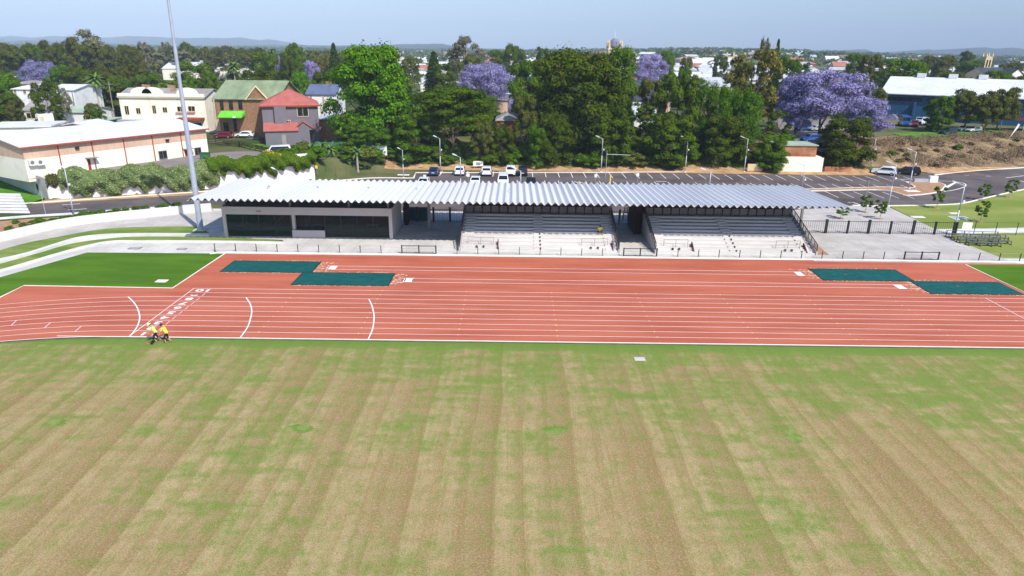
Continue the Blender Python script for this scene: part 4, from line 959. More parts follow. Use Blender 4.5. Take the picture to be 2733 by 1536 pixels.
# --- left industrial shed
A, B = gp(76, 475, 3), gp(557, 409, 3); Lf = (B-A).length; zb = 2.97; H = 4.75
t = thing('warehouse', 'long cream and tan shed with white roof and red downpipes at left', 'building', (A.x, A.y, zb), atan2(B.y-A.y, B.x-A.x))
MB().box(0, Lf, 0, 20, -.6, 2.95).build('wall', 'wall_cream', t); MB().box(0, Lf, -.02, 20, 2.95, H).build('wall_cladding', 'wall_tan', t)
b = MB(); b.extr([(0, 0, H), (0, 20, H), (0, 10, H+1.5)], (.2, 0, 0)); b.extr([(Lf-.2, 0, H), (Lf-.2, 20, H), (Lf-.2, 10, H+1.5)], (.2, 0, 0)); b.build('gable', 'wall_tan', t)
roofmesh(Lf, 20, H+.01, 'gx', 1.5, .4, .12).build('roof', 'roof_bright', t)
b = MB(); b.box(-.4, Lf+.4, -.6, -.42, H-.1, H+.14); b.build('gutter', 'trim_red', t)
for px, py in ((155, 400), (246, 395), (330, 385), (407, 380), (483, 375)):
    u, _z = hit(px, py, A, B); MB().box(u-.07, u+.07, -.16, -.03, .1, H-.1).build('downpipe', 'trim_red', t)
for r_ in ((232, 423, 245, 453), (492, 399, 504, 428)):
    front(t, A, B, zb, [r_], 'door', 'door_red', -.07, -.01)
    u0_, z_ = hit(r_[0], r_[1], A, B); MB().box(u0_-.3, u0_+1.5, -1.0, -.02, z_-zb+.1, z_-zb+.22).build('door_canopy', 'roof_grey', t)
windows(t, [(423, 404, 446, 421), (519, 395, 537, 412)], A, B, zb, fr='steel_grey')
for px, py in ((204, 393), (445, 373)): u, z_ = hit(px, py, A, B); MB().box(u-.3, u+.3, -.3, -.03, z_-zb-.25, z_-zb+.15).build('wall_lamp', 'steel_dark', t)
for k_, (px, py) in enumerate(((83, 432), (104, 431))):
    u, z_ = hit(px, py, A, B); ac = MB().box(u-.55, u+.55, -.6, -.02, z_-zb-.5, z_-zb+.4).build('air_conditioner', 'wall_white', t)
    MB().tube((u-.1, -.605, z_-zb), (u-.1, -.62, z_-zb), .3, .3, 12).build('fan_grille', 'steel_grey', ac)
# raised cross gables behind its ridge
for x0_, x1_, ye, Y, yr, lab in ((160, 236, 337, 137, 323, 'small white gabled roof with red edge behind the long shed, the left one'), (330, 400, 336, 146, 320, 'small white gabled roof behind the long shed, the right one')):
    t2 = pb(lab, x0_, x1_, ye, Y, 8, yr, 'gy', 'wall_tan', 'roof_bright', name='shed', cat='shed')[0]
    MB().box(0, .1, -.42, -.37, 3, 3.1).build('roof_edge', 'trim_red', t2)
t2, A2, B2, *_r = pb('flat white roofed shed wing at the left edge', -40, 131, 341, 128, 9, None, 'flat', 'wall_cream', 'roof_bright', name='shed', cat='shed', ye1=333, dY=3)
q = hit(0, 450, A, A+Vector((-.77, .64, 0)))
t2 = thing('retaining_wall', 'pale concrete wall along the green slope beside the left shed', 'wall', (WALL[0].x, WALL[0].y, 0))
b = MB(); P_ = [Vector((WALL[0].x, WALL[0].y, 0)), Vector((WALL[0].x-30, WALL[0].y+25, 0))]; b.strip(P_, .35, -.2, 3.35); b.build('wall', 'concrete', t2, world=True)
# white retaining wall below the shed
t2 = thing('white_retaining_wall', 'long white retaining wall showing below the hanging creeper', 'wall', (WALL[1].x, WALL[1].y, 0))
b = MB(); b.strip(WALL, .35, -.2, 3.3); b.build('wall', 'white_wall', t2, world=True)
b = MB(); b.strip([WALL[2]+(WALL[3]-WALL[2])*.55, WALL[3]], .3, 3.3, 4.9); b.build('wall_top', 'white_wall', t2, world=True)
flat('shed_forecourt', [A+Vector((.3, -1.2, 0)), Vector((WALL[2].x+1, WALL[2].y+.9, 0)), Vector((WALL[3].x-1, WALL[3].y+1.4, 0)), Vector((-38, 133, 0)), Vector((-46, 141, 0)), B+Vector((4, 3, 0)), B], 3.02, 'asphalt_old')
# wheelie bins
for k_, px in enumerate((541, 549, 556)):
    q = gp(px, 424, 3); t2 = thing('wheelie_bin', ['dark green wheelie bin nearest the window of the shed', 'middle dark green wheelie bin at the shed end', 'dark green wheelie bin at the far right of the shed end'][k_], 'bin', (q.x, q.y, 3.02), group='wheelie bins beside the shed')
    b = MB(); b.add([(-.28,-.3,0),(.28,-.3,0),(.28,.3,0),(-.28,.3,0),(-.36,-.42,1.15),(.36,-.42,1.15),(.36,.42,1.15),(-.36,.42,1.15)], [(0,3,2,1),(4,5,6,7),(0,1,5,4),(1,2,6,5),(2,3,7,6),(3,0,4,7)]); b.build('bin_body', 'shed_green', t2)
    MB().box(-.38, .38, -.46, .44, 1.15, 1.22).build('lid', 'steel_dark', t2)
# --- cream two-storey terrace
t, A, B, zb, H, Lf, rs = pb('long cream two-storey terrace with parapet, chimneys and shop awnings', 316, 545, 258, 172, 11, 236, 'gx', 'wall_cream', 'roof_grey', [(332,282,346,305),(363,288,376,303),(406,281,418,302),(434,286,447,299),(473,284,490,297),(502,283,521,296)], cat='building', name='terrace_building')
MB().box(-.1, Lf+.1, -.3, .25, H+.02, H+.9).build('parapet', 'wall_cream', t); MB().box(-.15, Lf+.15, -.36, -.3, H-.15, H+.05).build('cornice', 'wall_sand', t)
for px in (378, 408, 500):
    u, _z = hit(px, 250, A, B); b = MB(); b.extr([(u+2.6*cos(a), -.22, H+.9+1.5*sin(a)) for a in np.linspace(0, pi, 12)], (0, .35, 0)); b.build('pediment', 'wall_cream', t)
for px, py in ((355, 228), (378, 232), (425, 227), (446, 230)):
    u, _z = hit(px, 250, A, B); MB().box(u-.4, u+.4, 3.2 if py > 229 else 5.4, 4.0 if py > 229 else 6.2, H+.5, H+2.7).build('chimney', 'brick_chimney', t)
front(t, A, B, zb, [(325,316,480,323)], 'awning', 'galv', -2.6, -.02); front(t, A, B, zb, [(480,312,547,318)], 'awning', 'trim_red', -2.6, -.02)
front(t, A, B, zb, [(420,317,442,321)], 'awning_sign', 'trim_red', -2.66, -2.6)
front(t, A, B, zb, [(332,325,540,345)], 'shop_front', 'win_dark', -.1, -.01)
front(t, A, B, zb, [(470,297,490,300),(500,296,522,299)], 'window_hood', 'wall_tan', -.5, -.02)
b = MB(); b.box(-.06, -.01, 3.4, 5.6, 3.2, 6.4); b.build('painted_sign', 'roof_bluegrey', t)
# --- green-roofed brick building
t, A, B, zb, H, Lf, rs = pb('brick building with a big mossy green roof and lime green awning', 573, 738, 264, 163, 18, 215, 'gx', 'brick_orange', 'roof_green', [(587,269,597,292),(611,269,622,291),(636,268,647,290)], cat='building', name='brick_building', ov=.5, fr='steel_dark')
front(t, A, B, zb, [(566,266,574,320)], 'quoin', 'wall_sand', -.12, .3)
b = MB(); b.box(-.12, -.02, 0, 18, -.5, H); b.build('side_wall', 'brick_brown', t)
u0_, z0_ = hit(660, 264, A, B); u1_, _z = hit(715, 264, A, B); um = (u0_+u1_)/2
b = MB(); b.extr([(u0_, -.3, H), (u1_, -.3, H), (um, -.3, H+2.9)], (0, .4, 0)); b.build('front_gable', 'brick_orange', t)
b = MB(); b.extr([(u0_-.4, -.6, H), (um, -.6, H+3.2), (u1_+.4, -.6, H), (u1_+.1, -.6, H), (um, -.6, H+2.85), (u0_-.1, -.6, H)], (0, .28, 0)); b.build('gable_trim', 'trim_cream', t)
b = MB(); b.extr([(u0_-.4, -.3, H+.05), (um, -.3, H+3.15), (u1_+.4, -.3, H+.05), (u1_+.3, -.3, H), (um, -.3, H+3.0), (u0_-.3, -.3, H)], (0, 7, 0)); b.build('gable_roof', 'roof_green', t)
b = MB(); ua, za = hit(591, 299, A, B); ub, zc = hit(656, 312, A, B); b.extr([(ua, -.05, za-zb+.35), (ua, -2.6, zc-zb+.2), (ua, -2.6, zc-zb), (ua, -.05, zc-zb+.4)], (ub-ua, 0, 0)); aw = b.build('awning', 'awning_lime', t)
uc, zd = hit(636, 306, A, B); b = MB(); b.extr([(uc-.35, -2.64, zc-zb+.04), (uc+.25, -2.64, zc-zb+.04), (uc+.45, -2.64, zc-zb+.55), (uc, -2.64, zc-zb+.42), (uc-.2, -2.64, zc-zb+.6)], (0, -.02, 0)) ; b.build('awning_logo', 'paint_white', aw)
front(t, A, B, zb, [(596,326,612,350),(622,315,634,350)], 'shop_window', 'win_dark', -.08, -.01)
front(t, A, B, zb, [(574,318,590,349)], 'shop_panel', 'wall_tan', -.12, -.02)
# --- grey house with red roofs
A = gp(708, 381, 3); B = Vector((A.x+11.2, A.y+3.6, 3)); Lf = (B-A).length; zb = 2.9; H = hit(706, 283, A, B)[1]-zb
t = thing('grey_house', 'two-storey grey rendered house with salmon red hipped roof', 'house', (A.x, A.y, zb), atan2(B.y-A.y, B.x-A.x))
b = MB(); b.box(0, Lf, 0, 13, -.6, H); b.build('wall', 'wall_grey', t)
roofmesh(Lf, 13, H+.01, 'hip', 3.1, .45).build('roof', 'roof_red', t)
b = MB(); b.box(-.5, Lf+.5, -.55, -.45, H-.12, H+.16); b.box(-.55, -.45, -.5, 13.5, H-.12, H+.16); b.build('gutter', 'trim_red', t)
windows(t, [(793,286,823,309),(765,321,776,341)], A, B, zb)
e = (B-A).normalized(); nl = Vector((-e.y, e.x, 0)); A3 = A+nl*13
for px, (ya, yb_) in ((667, (287, 307)), (683, (288, 310)), (698, (297, 315)), (672, (332, 362)), (694, (336, 372))):
    # windows on the left flank, as dark upright openings
    d_ = ray(px, ya); nn = e; tt = (A-CAM).dot(nn)/d_.dot(nn); P1 = CAM+d_*tt; d2 = ray(px, yb_); tt2 = (A-CAM).dot(nn)/d2.dot(nn); P2 = CAM+d2*tt2
    yy = (P1-A).dot(nl)
    if 0 < yy < 13:
        f = MB().box(-.07, 0, yy-.5, yy+.5, P2.z-zb-.1, P1.z-zb+.08).build('window', 'wall_white', t); MB().box(-.10, -.071, yy-.4, yy+.4, P2.z-zb, P1.z-zb).build('pane', 'win_dark', f)
Lr = 6.2
b = MB(); b.box(.3, 9.5, -4.2, -.02, -.6, 3.0); b.build('annex_wall', 'wall_grey', t)
b = MB(); b.extr([(.0, -4.5, 3.02), (.0, -.02, 4.3), (.0, -.02, 4.45), (.0, -4.5, 3.17)], (7.2, 0, 0)); b.build('annex_roof', 'roof_red', t)
b = MB(); b.extr([(6.2, -2.7, 3.0), (10.4, -2.7, 3.0), (8.3, -2.7, 4.5)], (0, 2.6, 0)); b.build('porch_gable', 'wall_grey', t)
b = MB(); b.extr([(5.9, -2.9, 3.0), (8.3, -2.9, 4.75), (10.7, -2.9, 3.0), (10.7, -2.9, 3.14), (8.3, -2.9, 4.9), (5.9, -2.9, 3.14)], (0, 2.85, 0)); b.build('porch_roof', 'roof_red', t)
b = MB(); b.box(3.6, 4.5, -4.26, -4.2, .1, 2.3); b.build('roller_door', 'roof_grey', t)
b = MB(); b.box(3.3, 3.5, -.6, -.02, 3.2, H-.3); b.box(5.2, 5.4, -.6, -.02, 3.2, H-.3); b.build('pilasters', 'wall_grey', t) if False else None
b = MB(); b.box(2.5, 5.0, -.75, -.02, 3.6, H-.02); b.build('bay', 'wall_grey', t)
# --- others, described by eave line in the picture and distance
pb('white house with blue-grey roof and brick chimney behind the red-roofed house', 818, 895, 252, 182, 10, 226, 'gx', 'wall_white', 'roof_bluegrey', [(828,256,833,272),(861,258,865,276)])[0]
t = bpy.data.objects['house']; MB().box(3, 4.3, 8.2, 9.4, 5, 11.5).build('chimney', 'brick_orange', t)
pb('low tan brick building with white roof left of the bright green tree', 846, 905, 318, 158, 9, 302, 'mono', 'brick_orange', 'roof_steel', name='shop_building', cat='building')
t, A, B, zb, H, Lf, rs = pb('long white-roofed hall among the trees behind the terrace', 432, 685, 183, -6.5, 30, 166, 'gx', 'wall_cream', 'roof_bright', name='hall', cat='building', dY=6)
for u in (.35, .55, .8): MB().box(Lf*u-1.2, Lf*u+1.2, 14, 16, H+rs+.1, H+rs+1.2).build('roof_vent', 'roof_steel', t)
pb('bright white house at left behind the small conifer', 33, 98, 238, 195, 12, 224, 'hip', 'wall_white', 'roof_bright', [(37,238,44,247),(62,240,70,249),(80,240,88,250)])
pb('second bright white house right of the small conifer at left', 131, 196, 240, 190, 13, 225, 'gx', 'wall_white', 'roof_bright', [(160,268,175,276)])
pb('pale house roof below the left jacaranda', 26, 74, 205, -4.5, 12, 196, 'hip', 'wall_white', 'roof_steel')
pb('brown-roofed house below the left jacaranda', 36, 88, 224, 222, 9, 215, 'hip', 'wall_tan', 'roof_grey')
pb('pale-green-roofed white cottage left of the cream terrace', 162, 241, 300, 176, 10, 284, 'gx', 'wall_white', 'roof_palegreen', [(222,309,234,317)])
pb('small green roof in front of the pale-green-roofed cottage', 217, 270, 325, 163, 8, 314, 'mono', 'shed_green', 'roof_palegreen', name='shed', cat='shed')
pb('cottage with grey hipped roof and open carport at far left', 62, 100, 295, 172, 10, 264, 'hip', 'wall_white', 'roof_grey', [(70,301,96,315)])
pb('cream cottage half buried in trees at upper left', 222, 292, 190, -4.5, 12, 179, 'hip', 'wall_cream', 'roof_grey')
pb('dark brown house at the left edge below the tall trees', -30, 22, 176, -5, 12, 164, 'hip', 'brick_brown', 'roof_terracotta')
q = wp(125, 330, 158); zq = tz(q.x, q.y); t = thing('billboard', 'tall pale signboard on posts behind the white shed roof', 'sign', (q.x, q.y, zq), radians(55))
MB().box(-1.6, 1.6, -.12, .12, .3, 5.2).build('sign_panel', 'wall_white', t); MB().box(-1.2, -.4, -.14, -.121, .6, 4.6).build('sign_stripe', 'wall_sand', t)
for x in (-1.5, 1.5): MB().bar((x, 0, 0), (x, 0, .3), .2).build('sign_post', 'timber_pole', t)
t, A, B, zb, H, Lf, rs = pb('red brick convent-like building with long grey roof beside the middle jacaranda', 1338, 1393, 178, -9, 22, 156, 'gx', 'brick_red', 'roof_grey', [(1358,184,1362,196),(1370,184,1374,196),(1380,184,1384,196)], name='brick_building', cat='building')
for u in (.25, .5): MB().extr([(Lf*u-.9, 2.5, H+1.0), (Lf*u+.9, 2.5, H+1.0), (Lf*u, 2.5, H+2.9)], (0, 4, 0)).build('dormer', 'wall_white', t)
pb('brick house with red turret roof left of the long grey roof', 1296, 1330, 164, -9, 14, 148, 'hip', 'brick_red', 'roof_terracotta')
pb('white-roofed hall right of the brick building', 1402, 1448, 172, -7, 16, 158, 'gx', 'wall_cream', 'roof_bright', name='hall', cat='building')
pb('low white roof seen above the feathery tree', 1122, 1188, 222, -4, 12, 208, 'gx', 'wall_cream', 'roof_steel')
pb('small brick hut with pale roof deep in the trees', 1326, 1378, 322, 150, 8, 302, 'hip', 'brick_red', 'roof_grey', [(1338,328,1343,345)])
pb('wide grey flat roof between the trees below the middle jacaranda', 1312, 1388, 268, -4, 16, None, 'flat', 'wall_tan', 'roof_grey', name='shop_building', cat='building')
pb('brick flats with orange side and white lean-to roof', 1698, 1738, 176, -8, 14, 173, 'flat', 'brick_orange', 'roof_terracotta', name='flats', cat='building')
pb('lower brick building right of the orange flats', 1740, 1776, 184, -6, 14, 181, 'flat', 'brick_red', 'roof_grey', name='flats', cat='building')
pb('white lean-to roof in front of the brick flats', 1700, 1732, 200, -4, 10, 192, 'mono', 'wall_white', 'roof_steel', name='shed', cat='shed')
pb('large dark slate roof behind the trees', 1690, 1790, 268, -5, 22, 214, 'mono', 'wall_tan', 'roof_darkslate', name='shop_building', cat='building')
pb('cream gabled roof in deep shade below the dark slate roof', 1694, 1752, 306, -3.8, 12, 274, 'gx', 'wall_white', 'roof_steel', name='hall', cat='building')
pb('long pale grey steel roof in the middle of the trees', 1838, 1960, 231, -5, 24, 206, 'mono', 'wall_sand', 'roof_steel', name='hall', cat='building')
pb('low white curved-looking roof left of the long steel roof', 1730, 1772, 209, -4.5, 14, 200, 'gx', 'wall_white', 'roof_bright', name='hall', cat='building')
t, A, B, zb, H, Lf, rs = pb('ornate cream building with balustrade near the orange-topped tree', 1938, 1990, 150, -10, 18, None, 'flat', 'wall_sand', 'roof_grey', [(1945,160,1949,170),(1958,160,1962,170),(1970,160,1974,170)], name='civic_building', cat='building')
for u in (.05, .4, .95): MB().box(Lf*u-.8, Lf*u+.8, 0, 1.6, H+.2, H+4.5).build('chimney', 'wall_sand', t)
sm_ = [(1786,1830,177,360,168,'wall_cream','roof_steel'),(1832,1862,186,330,176,'wall_white','roof_steel'),(1866,1900,178,370,168,'wall_cream','roof_bright'),(1868,1915,193,300,181,'wall_sand','roof_steel'),(1903,1935,182,340,171,'wall_white','roof_bright'),(1820,1846,170,420,162,'wall_sand','roof_grey'),(1848,1878,168,440,157,'wall_white','roof_bright'),(1880,1926,204,270,192,'wall_cream','roof_steel'),(2128,2180,170,420,164,'brick_red','roof_terracotta'),(2134,2178,180,330,174,'wall_white','roof_grey'),(2205,2240,158,420,149,'wall_tan','roof_bright'),(2225,2262,176,350,164,'wall_tan','roof_terracotta'),(2458,2494,194,330,179,'wall_white','roof_steel'),(2480,2532,206,290,190,'wall_white','roof_steel'),(2540,2600,198,330,186,'wall_white','roof_terracotta'),(2550,2640,210,290,198,'wall_cream','roof_steel'),(2690,2740,200,300,190,'wall_cream','roof_steel'),(2350,2372,170,400,162,'wall_white','roof_bright'),(1092,1130,195,300,183,'wall_cream','roof_grey'),(1716,1768,226,250,214,'wall_cream','roof_grey')]
LB_ = ['pale steel roof left of the mid-town cluster','small white cottage below the cream gables','bright white roof below the pale dish-shaped roof','wide sandy building with steel roof in the cluster','white cottage right of the chimney','small sandy house with grey roof at the cluster top','white hall with curved roof in the cluster','low cream shop at the front of the cluster','long terracotta-roofed house left of the big jacaranda top','grey-roofed white house behind the big jacaranda','pale tan house with white roof on the right skyline','terracotta-roofed tan house right of the jacaranda','steel-roofed white building behind the right palms','wide steel-roofed white building right of the palm','rust-roofed house with white chimneys at right','long pale steel roof behind the blue warehouse','pale-roofed building at the right edge','bright white gable above the right-hand green trees','grey-roofed house left of the broad dark pine','grey-roofed cream shop below the purple dome tree']
for (x0_, x1_, ye, Y, yr, wm_, rm_), lab in zip(sm_, LB_):
    tt = pb(lab, x0_, x1_, ye, -4.5, 11, yr, RND.choice(['gx', 'hip']), wm_, rm_, [(x0_+6, ye+2, x0_+9, ye+6)] if x1_-x0_ > 30 else ())
    if 'chimneys' in lab:
        for u in (2, 7, 10): MB().box(u, u+1.2, 3, 4.2, tt[4], tt[4]+5.5).build('chimney', 'wall_white', tt[0])
# --- town hall tower with dome
q = wp(1638, 160, 400); zq = tz(q.x, q.y); t = thing('domed_tower', 'cream tower with grey dome and flagpole on the skyline', 'tower', (q.x, q.y, zq))
hz = wp(1638, 126, 400).z-zq; hd = wp(1638, 101, 400).z-zq; hf = wp(1638, 82, 400).z-zq; wd = m_at(36, 400)/2
MB().box(-wd, wd, -wd, wd, 0, hz).build('tower_wall', 'wall_sand', t)
b = MB(); n_ = 8; pr = [(wd*.88*cos(a), hz+(hd-hz)*sin(a)) for a in np.linspace(0, 1.45, 8)]
vs = [(r*cos(2*pi*i/16), r*sin(2*pi*i/16), z) for r, z in pr for i in range(16)]; fs = [(k_*16+i, k_*16+(i+1) % 16, (k_+1)*16+(i+1) % 16, (k_+1)*16+i) for k_ in range(7) for i in range(16)]+[tuple(range(16))[::-1], tuple(range(112, 128))]
b.add(vs, fs); b.build('dome', 'dome_grey', t, smooth=True)
MB().tube((0, 0, hd), (0, 0, hf), .25, .12).build('flagpole', 'wall_white', t)
for sx in (-1, 1):
    for sy in (-1, 1): b = MB(); b.tube((sx*wd*.9, sy*wd*.9, hz-1), (sx*wd*.9, sy*wd*.9, hz+2.6), .7, .6, 8); b.tube((sx*wd*.9, sy*wd*.9, hz+2.6), (sx*wd*.9, sy*wd*.9, hz+3.8), .6, .05, 8); b.build('turret', 'wall_sand', t)
for z_ in (hz-4.5, hz-11):
    for sx in (-.45, .45): MB().box(sx*wd-.7, sx*wd+.7, -wd-.08, -wd-.01, z_-1.6, z_+1.6).build('tower_window', 'win_dark', t)
MB().box(-wd-.3, wd+.3, -wd-.3, wd+.3, hz-1.2, hz-.7).build('cornice', 'wall_white', t)
# --- church at right
q = wp(2629, 181, 430); zq = tz(q.x, q.y); t = thing('church_tower', 'square sandstone church tower with corner pinnacles near the right edge', 'tower', (q.x, q.y, zq))
hz = wp(2629, 150, 430).z-zq; wd = m_at(18, 430)/2; MB().box(-wd, wd, -wd, wd, 0, hz).build('tower_wall', 'wall_sand', t)
for sx in (-1, 1):
    for sy in (-1, 1): MB().tube((sx*wd*.85, sy*wd*.85, hz-.02), (sx*wd*.85, sy*wd*.85, hz+2.4), .7, .08, 6).build('pinnacle', 'wall_sand', t)
for sx in (-.4, .4): MB().box(sx*wd-.45, sx*wd+.45, -wd-.08, -wd-.01, hz-6, hz-2).build('tower_window', 'win_dark', t)
t, *_r = pb('church with long dark slate roof and pale gable at right', 2630, 2700, 197, 375, 16, 181, 'gx', 'wall_sand', 'roof_darkslate', name='church', cat='church')
pb('pale church gable front at the right end of the slate roof', 2700, 2730, 198, 370, 14, 183, 'gy', 'wall_cream', 'roof_darkslate', name='church', cat='church')
# --- blue warehouse
A, B = gp(2345, 314, 4), gp(2760, 338, 4); zb = 3.95; Lf = (B-A).length; H = hit(2345, 249, A, B)[1]-zb
t = thing('blue_warehouse', 'big blue metal warehouse with long white roof at right', 'building', (A.x, A.y, zb), atan2(B.y-A.y, B.x-A.x))
MB().box(0, Lf, 0, 34, -.6, H).build('wall', 'wall_blue', t); roofmesh(Lf, 34, H+.01, 'gx', 4.6, .9, .25).build('roof', 'roof_bright', t)
for i in range(0, int(Lf/12)):
    MB().box(i*12+.3, i*12+11, -.05, -.01, H-1.9, H-.8).build('clerestory_window', 'win_dark', t)
for px in (2440, 2600): u, _z = hit(px, 290, A, B); MB().box(u-.3, u+.3, -1.4, -.01, 0, H-2.1).build('fin_wall', 'wall_blue', t)
for u in (.2, .42, .62): MB().box(Lf*u-1.2, Lf*u+1.2, 16, 18, H+4.7, H+6).build('roof_vent', 'wall_white', t)
q = wp(2700, 335, 172); zq = tz(q.x, q.y); t = thing('feather_flag', 'white feather banner leaning near the right edge', 'flag', (q.x, q.y, zq))
MB().bar((0, 0, 0), (1.6, 0, 4.1), .06).build('flagpole', 'galv', t); MB().extr([(.15, 0, .4), (1.5, 0, 3.9), (2.0, 0, 3.7), (1.7, 0, 2.9)], (0, .03, 0)).build('banner', 'paint_white', t)
q = wp(2690, 330, 190); zq = tz(q.x, q.y); t = thing('shade_canopy', 'dark red canopy beside the blue warehouse at the right edge', 'canopy', (q.x, q.y, zq))
MB().box(-4, 9, -3, 3, 2.9, 3.2).build('canopy_roof', 'paint_maroon_car', t)
for x in (-3.7, 2.5, 8.6): MB().bar((x, -2.7, 0), (x, -2.7, 2.9), .14).build('post', 'galv', t)
# --- rusty shed by the car park
Yw = yk+2.2; A = Vector((wp(2060, 440, Yw).x, Yw, 0)); B = Vector((wp(2198, 440, Yw).x, Yw, 0)); Lf = (B-A).length
t = thing('rusty_shed', 'small shed with rust-streaked wall above a white base, pale roof', 'shed', (A.x+1.5, Yw+.3, 0))
z1_ = hit(2130, 418, A, B)[1]; z2_ = hit(2130, 389, A, B)[1]; Ls = hit(2182, 400, A, B)[0]-hit(2080, 400, A, B)[0]; xo = hit(2080, 400, A, B)[0]-1.5
MB().box(xo, xo+Ls, .05, 6, z1_, z2_).build('wall', 'rust', t); MB().box(xo-.2, xo+Ls+.2, -.2, 6.3, z2_, z2_+.2).build('roof', 'roof_palegreen', t)
b = MB(); b.extr([(xo-1.0, 0, 0), (Lf-1.5, 0, 0), (Lf-1.5, 0, z1_*.95), (xo+1.2, 0, z1_)], (0, .04, 0)); b.box(xo+1.2, Lf-2, .04, 6, 0, z1_-.01); b.build('base_wall', 'wall_cream', t)
q = wp(2016, 434, Yw); t = thing('stained_wall', 'short cream wall stained with rust left of the round shrub', 'wall', (q.x, Yw, 0)); MB().box(-1.5, 1.5, -.15, .15, -.2, 1.75).build('wall', 'wall_sand', t); MB().box(-1.52, 1.52, -.17, .17, -.2, .4).build('stain', 'rust', t)
q = wp(2230, 430, Yw+1); t = thing('earth_wall', 'low red earth retaining wall right of the rusty shed', 'wall', (q.x, Yw+.6, 0)); MB().box(-2.2, 3.4, -.15, .15, -.2, 1.3).build('wall', 'rust', t)
# --- fences and slabs near the left houses
t = thing('timber_fence', 'long dark timber fence between the driveway and the green verge', 'fence', (-50, 139, 3))
Pf = [gp(556, 383, 3), gp(640, 392, 3), gp(727, 414, 3)]; Pf = [Vector((p_.x, p_.y, tz(p_.x, p_.y))) for p_ in Pf]
for a_, b_ in zip(Pf, Pf[1:]):
    n_ = int((b_-a_).length/2.2)
    for i in range(n_+1): q = a_.lerp(b_, i/n_); MB().bar(q, q+Vector((0, 0, 1.3)), .12).build('fence_post', 'fence_brown', t, world=True)
    b = MB()
    for z_ in (.25, .6, .95, 1.25): b.bar(a_+Vector((0, 0, z_)), b_+Vector((0, 0, z_)), .05, .14)
    b.build('fence_rail', 'fence_brown', t, world=True)
q = wp(960, 405, 140); zq = tz(q.x, q.y); t = thing('green_fence', 'dark green corrugated fence in the shade behind the banana plants', 'fence', (q.x, q.y, zq))
MB().box(-9, 5.5, -.06, .06, 0, 2.0).build('fence_panel', 'shed_green', t); MB().box(2.6, 5.6, -.4, -.1, -.5, 1.5).build('fence_post', 'wall_white', t)
t = thing('chainlink_fence', 'green chain-link fence on the slope right of the white wall', 'fence', (-27, 129, 0)); a_, b_ = gp(845, 475), gp(1075, 452, .8)
for i in range(10): q = a_.lerp(b_, i/9); MB().bar((q.x, q.y, tz(q.x, q.y)), (q.x, q.y, tz(q.x, q.y)+2.0), .06).build('fence_post', 'shed_green', t, world=True)
b = MB()
for z_ in (.3, 1.1, 1.95): b.bar((a_.x, a_.y, tz(a_.x, a_.y)+z_), (b_.x, b_.y, tz(b_.x, b_.y)+z_), .025)
b.build('wire', 'shed_green', t, world=True)
q = wp(1276, 436, 139); t = thing('white_sign_board', 'white sign board with grey panel standing in the bushes behind the parked cars', 'sign', (q.x, q.y, tz(q.x, q.y)))
z_ = q.z-tz(q.x, q.y); MB().box(-1.0, 1.0, -.05, .0, z_-.5, z_+.5).build('sign_panel', 'paint_white', t); MB().box(-.4, .5, -.07, -.051, z_-.3, z_+.25).build('sign_picture', 'roof_grey', t)
for x in (-.8, .8): MB().bar((x, .05, 0), (x, .05, z_+.5), .07).build('sign_post', 'galv', t)
a_, b_ = gp(2655, 426, .8), gp(2733, 418, 1); t = thing('dark_fence', 'short dark railing on the bank at the right edge', 'fence', (a_.x, a_.y, tz(a_.x, a_.y)))
for i in range(5): q = a_.lerp(b_, i/4); q.z = tz(q.x, q.y); MB().bar(q, q+Vector((0, 0, 1.8)), .09).build('fence_post', 'steel_dark', t, world=True)
b = MB(); n_ = 40
for i in range(n_): q = a_.lerp(b_, i/n_); q.z = tz(q.x, q.y); b.bar(q+Vector((0, 0, .1)), q+Vector((0, 0, 1.7)), .03)
b.build('railings', 'steel_dark', t, world=True)
flat('upper_car_park', [Vector((p_.x, p_.y, 0)) for p_ in G([(2065,318),(2250,318),(2260,385),(2190,405),(2090,362)], 4)], 4.06, 'asphalt_old')
flat('street', [Vector((p_.x, p_.y, 0)) for p_ in G([(-200,333),(545,352),(690,372),(690,362),(560,345),(-200,318)], 3)], 3.03, 'asphalt_old')
flat('green_verge', [Vector((p_.x, p_.y, 0)) for p_ in G([(600,382),(700,384),(756,394),(850,386),(880,392),(750,412),(640,391)], 3)], 3.03, 'lawn_upper')
# ================================================================ far hills
mat('far_ridge', (46,56,48), (56,64,54), scale=.002); mat('near_ridge', (48,60,38), (66,74,48), scale=.004)
def ridge(name, pts, D, m_, dep=1400, seed=1):
    P_ = []; R_ = random.Random(seed)
    for (xa, ya), (xb, yb_) in zip(pts, pts[1:]):
        n_ = max(1, int(abs(xb-xa)/7))
        for k_ in range(n_): P_.append((xa+(xb-xa)*k_/n_, ya+(yb_-ya)*k_/n_+R_.uniform(-.5, .5)))
    P_.append(pts[-1]); n_ = len(P_); vs = []
    for f, hf in ((0, 0.), (.35, .3), (.7, .72), (1, 1), (1.4, .7), (2, 0)):
        for i, (x, y) in enumerate(P_):
            q = wp(x, y, D); zt = q.z; y_ = D-dep+dep*f+(R_.uniform(-.05, .05)*dep if 0 < f < 2 and f != 1 else 0)
            vs.append((q.x*(y_/D) if f < 1 else q.x, y_, -12+(zt+12)*hf*(1 if f == 1 else R_.uniform(.85, 1.1)) if hf else -12))
    fs = [(r*n_+i, r*n_+i+1, (r+1)*n_+i+1, (r+1)*n_+i) for r in range(5) for i in range(n_-1)]
    me = bpy.data.meshes.new(name); me.from_pydata(vs, [], fs); me.materials.append(MATS[m_]); me.polygons.foreach_set('use_smooth', [True]*len(fs))
    o = bpy.data.objects.new(name, me); C.objects.link(o); o['kind'] = 'structure'; return o
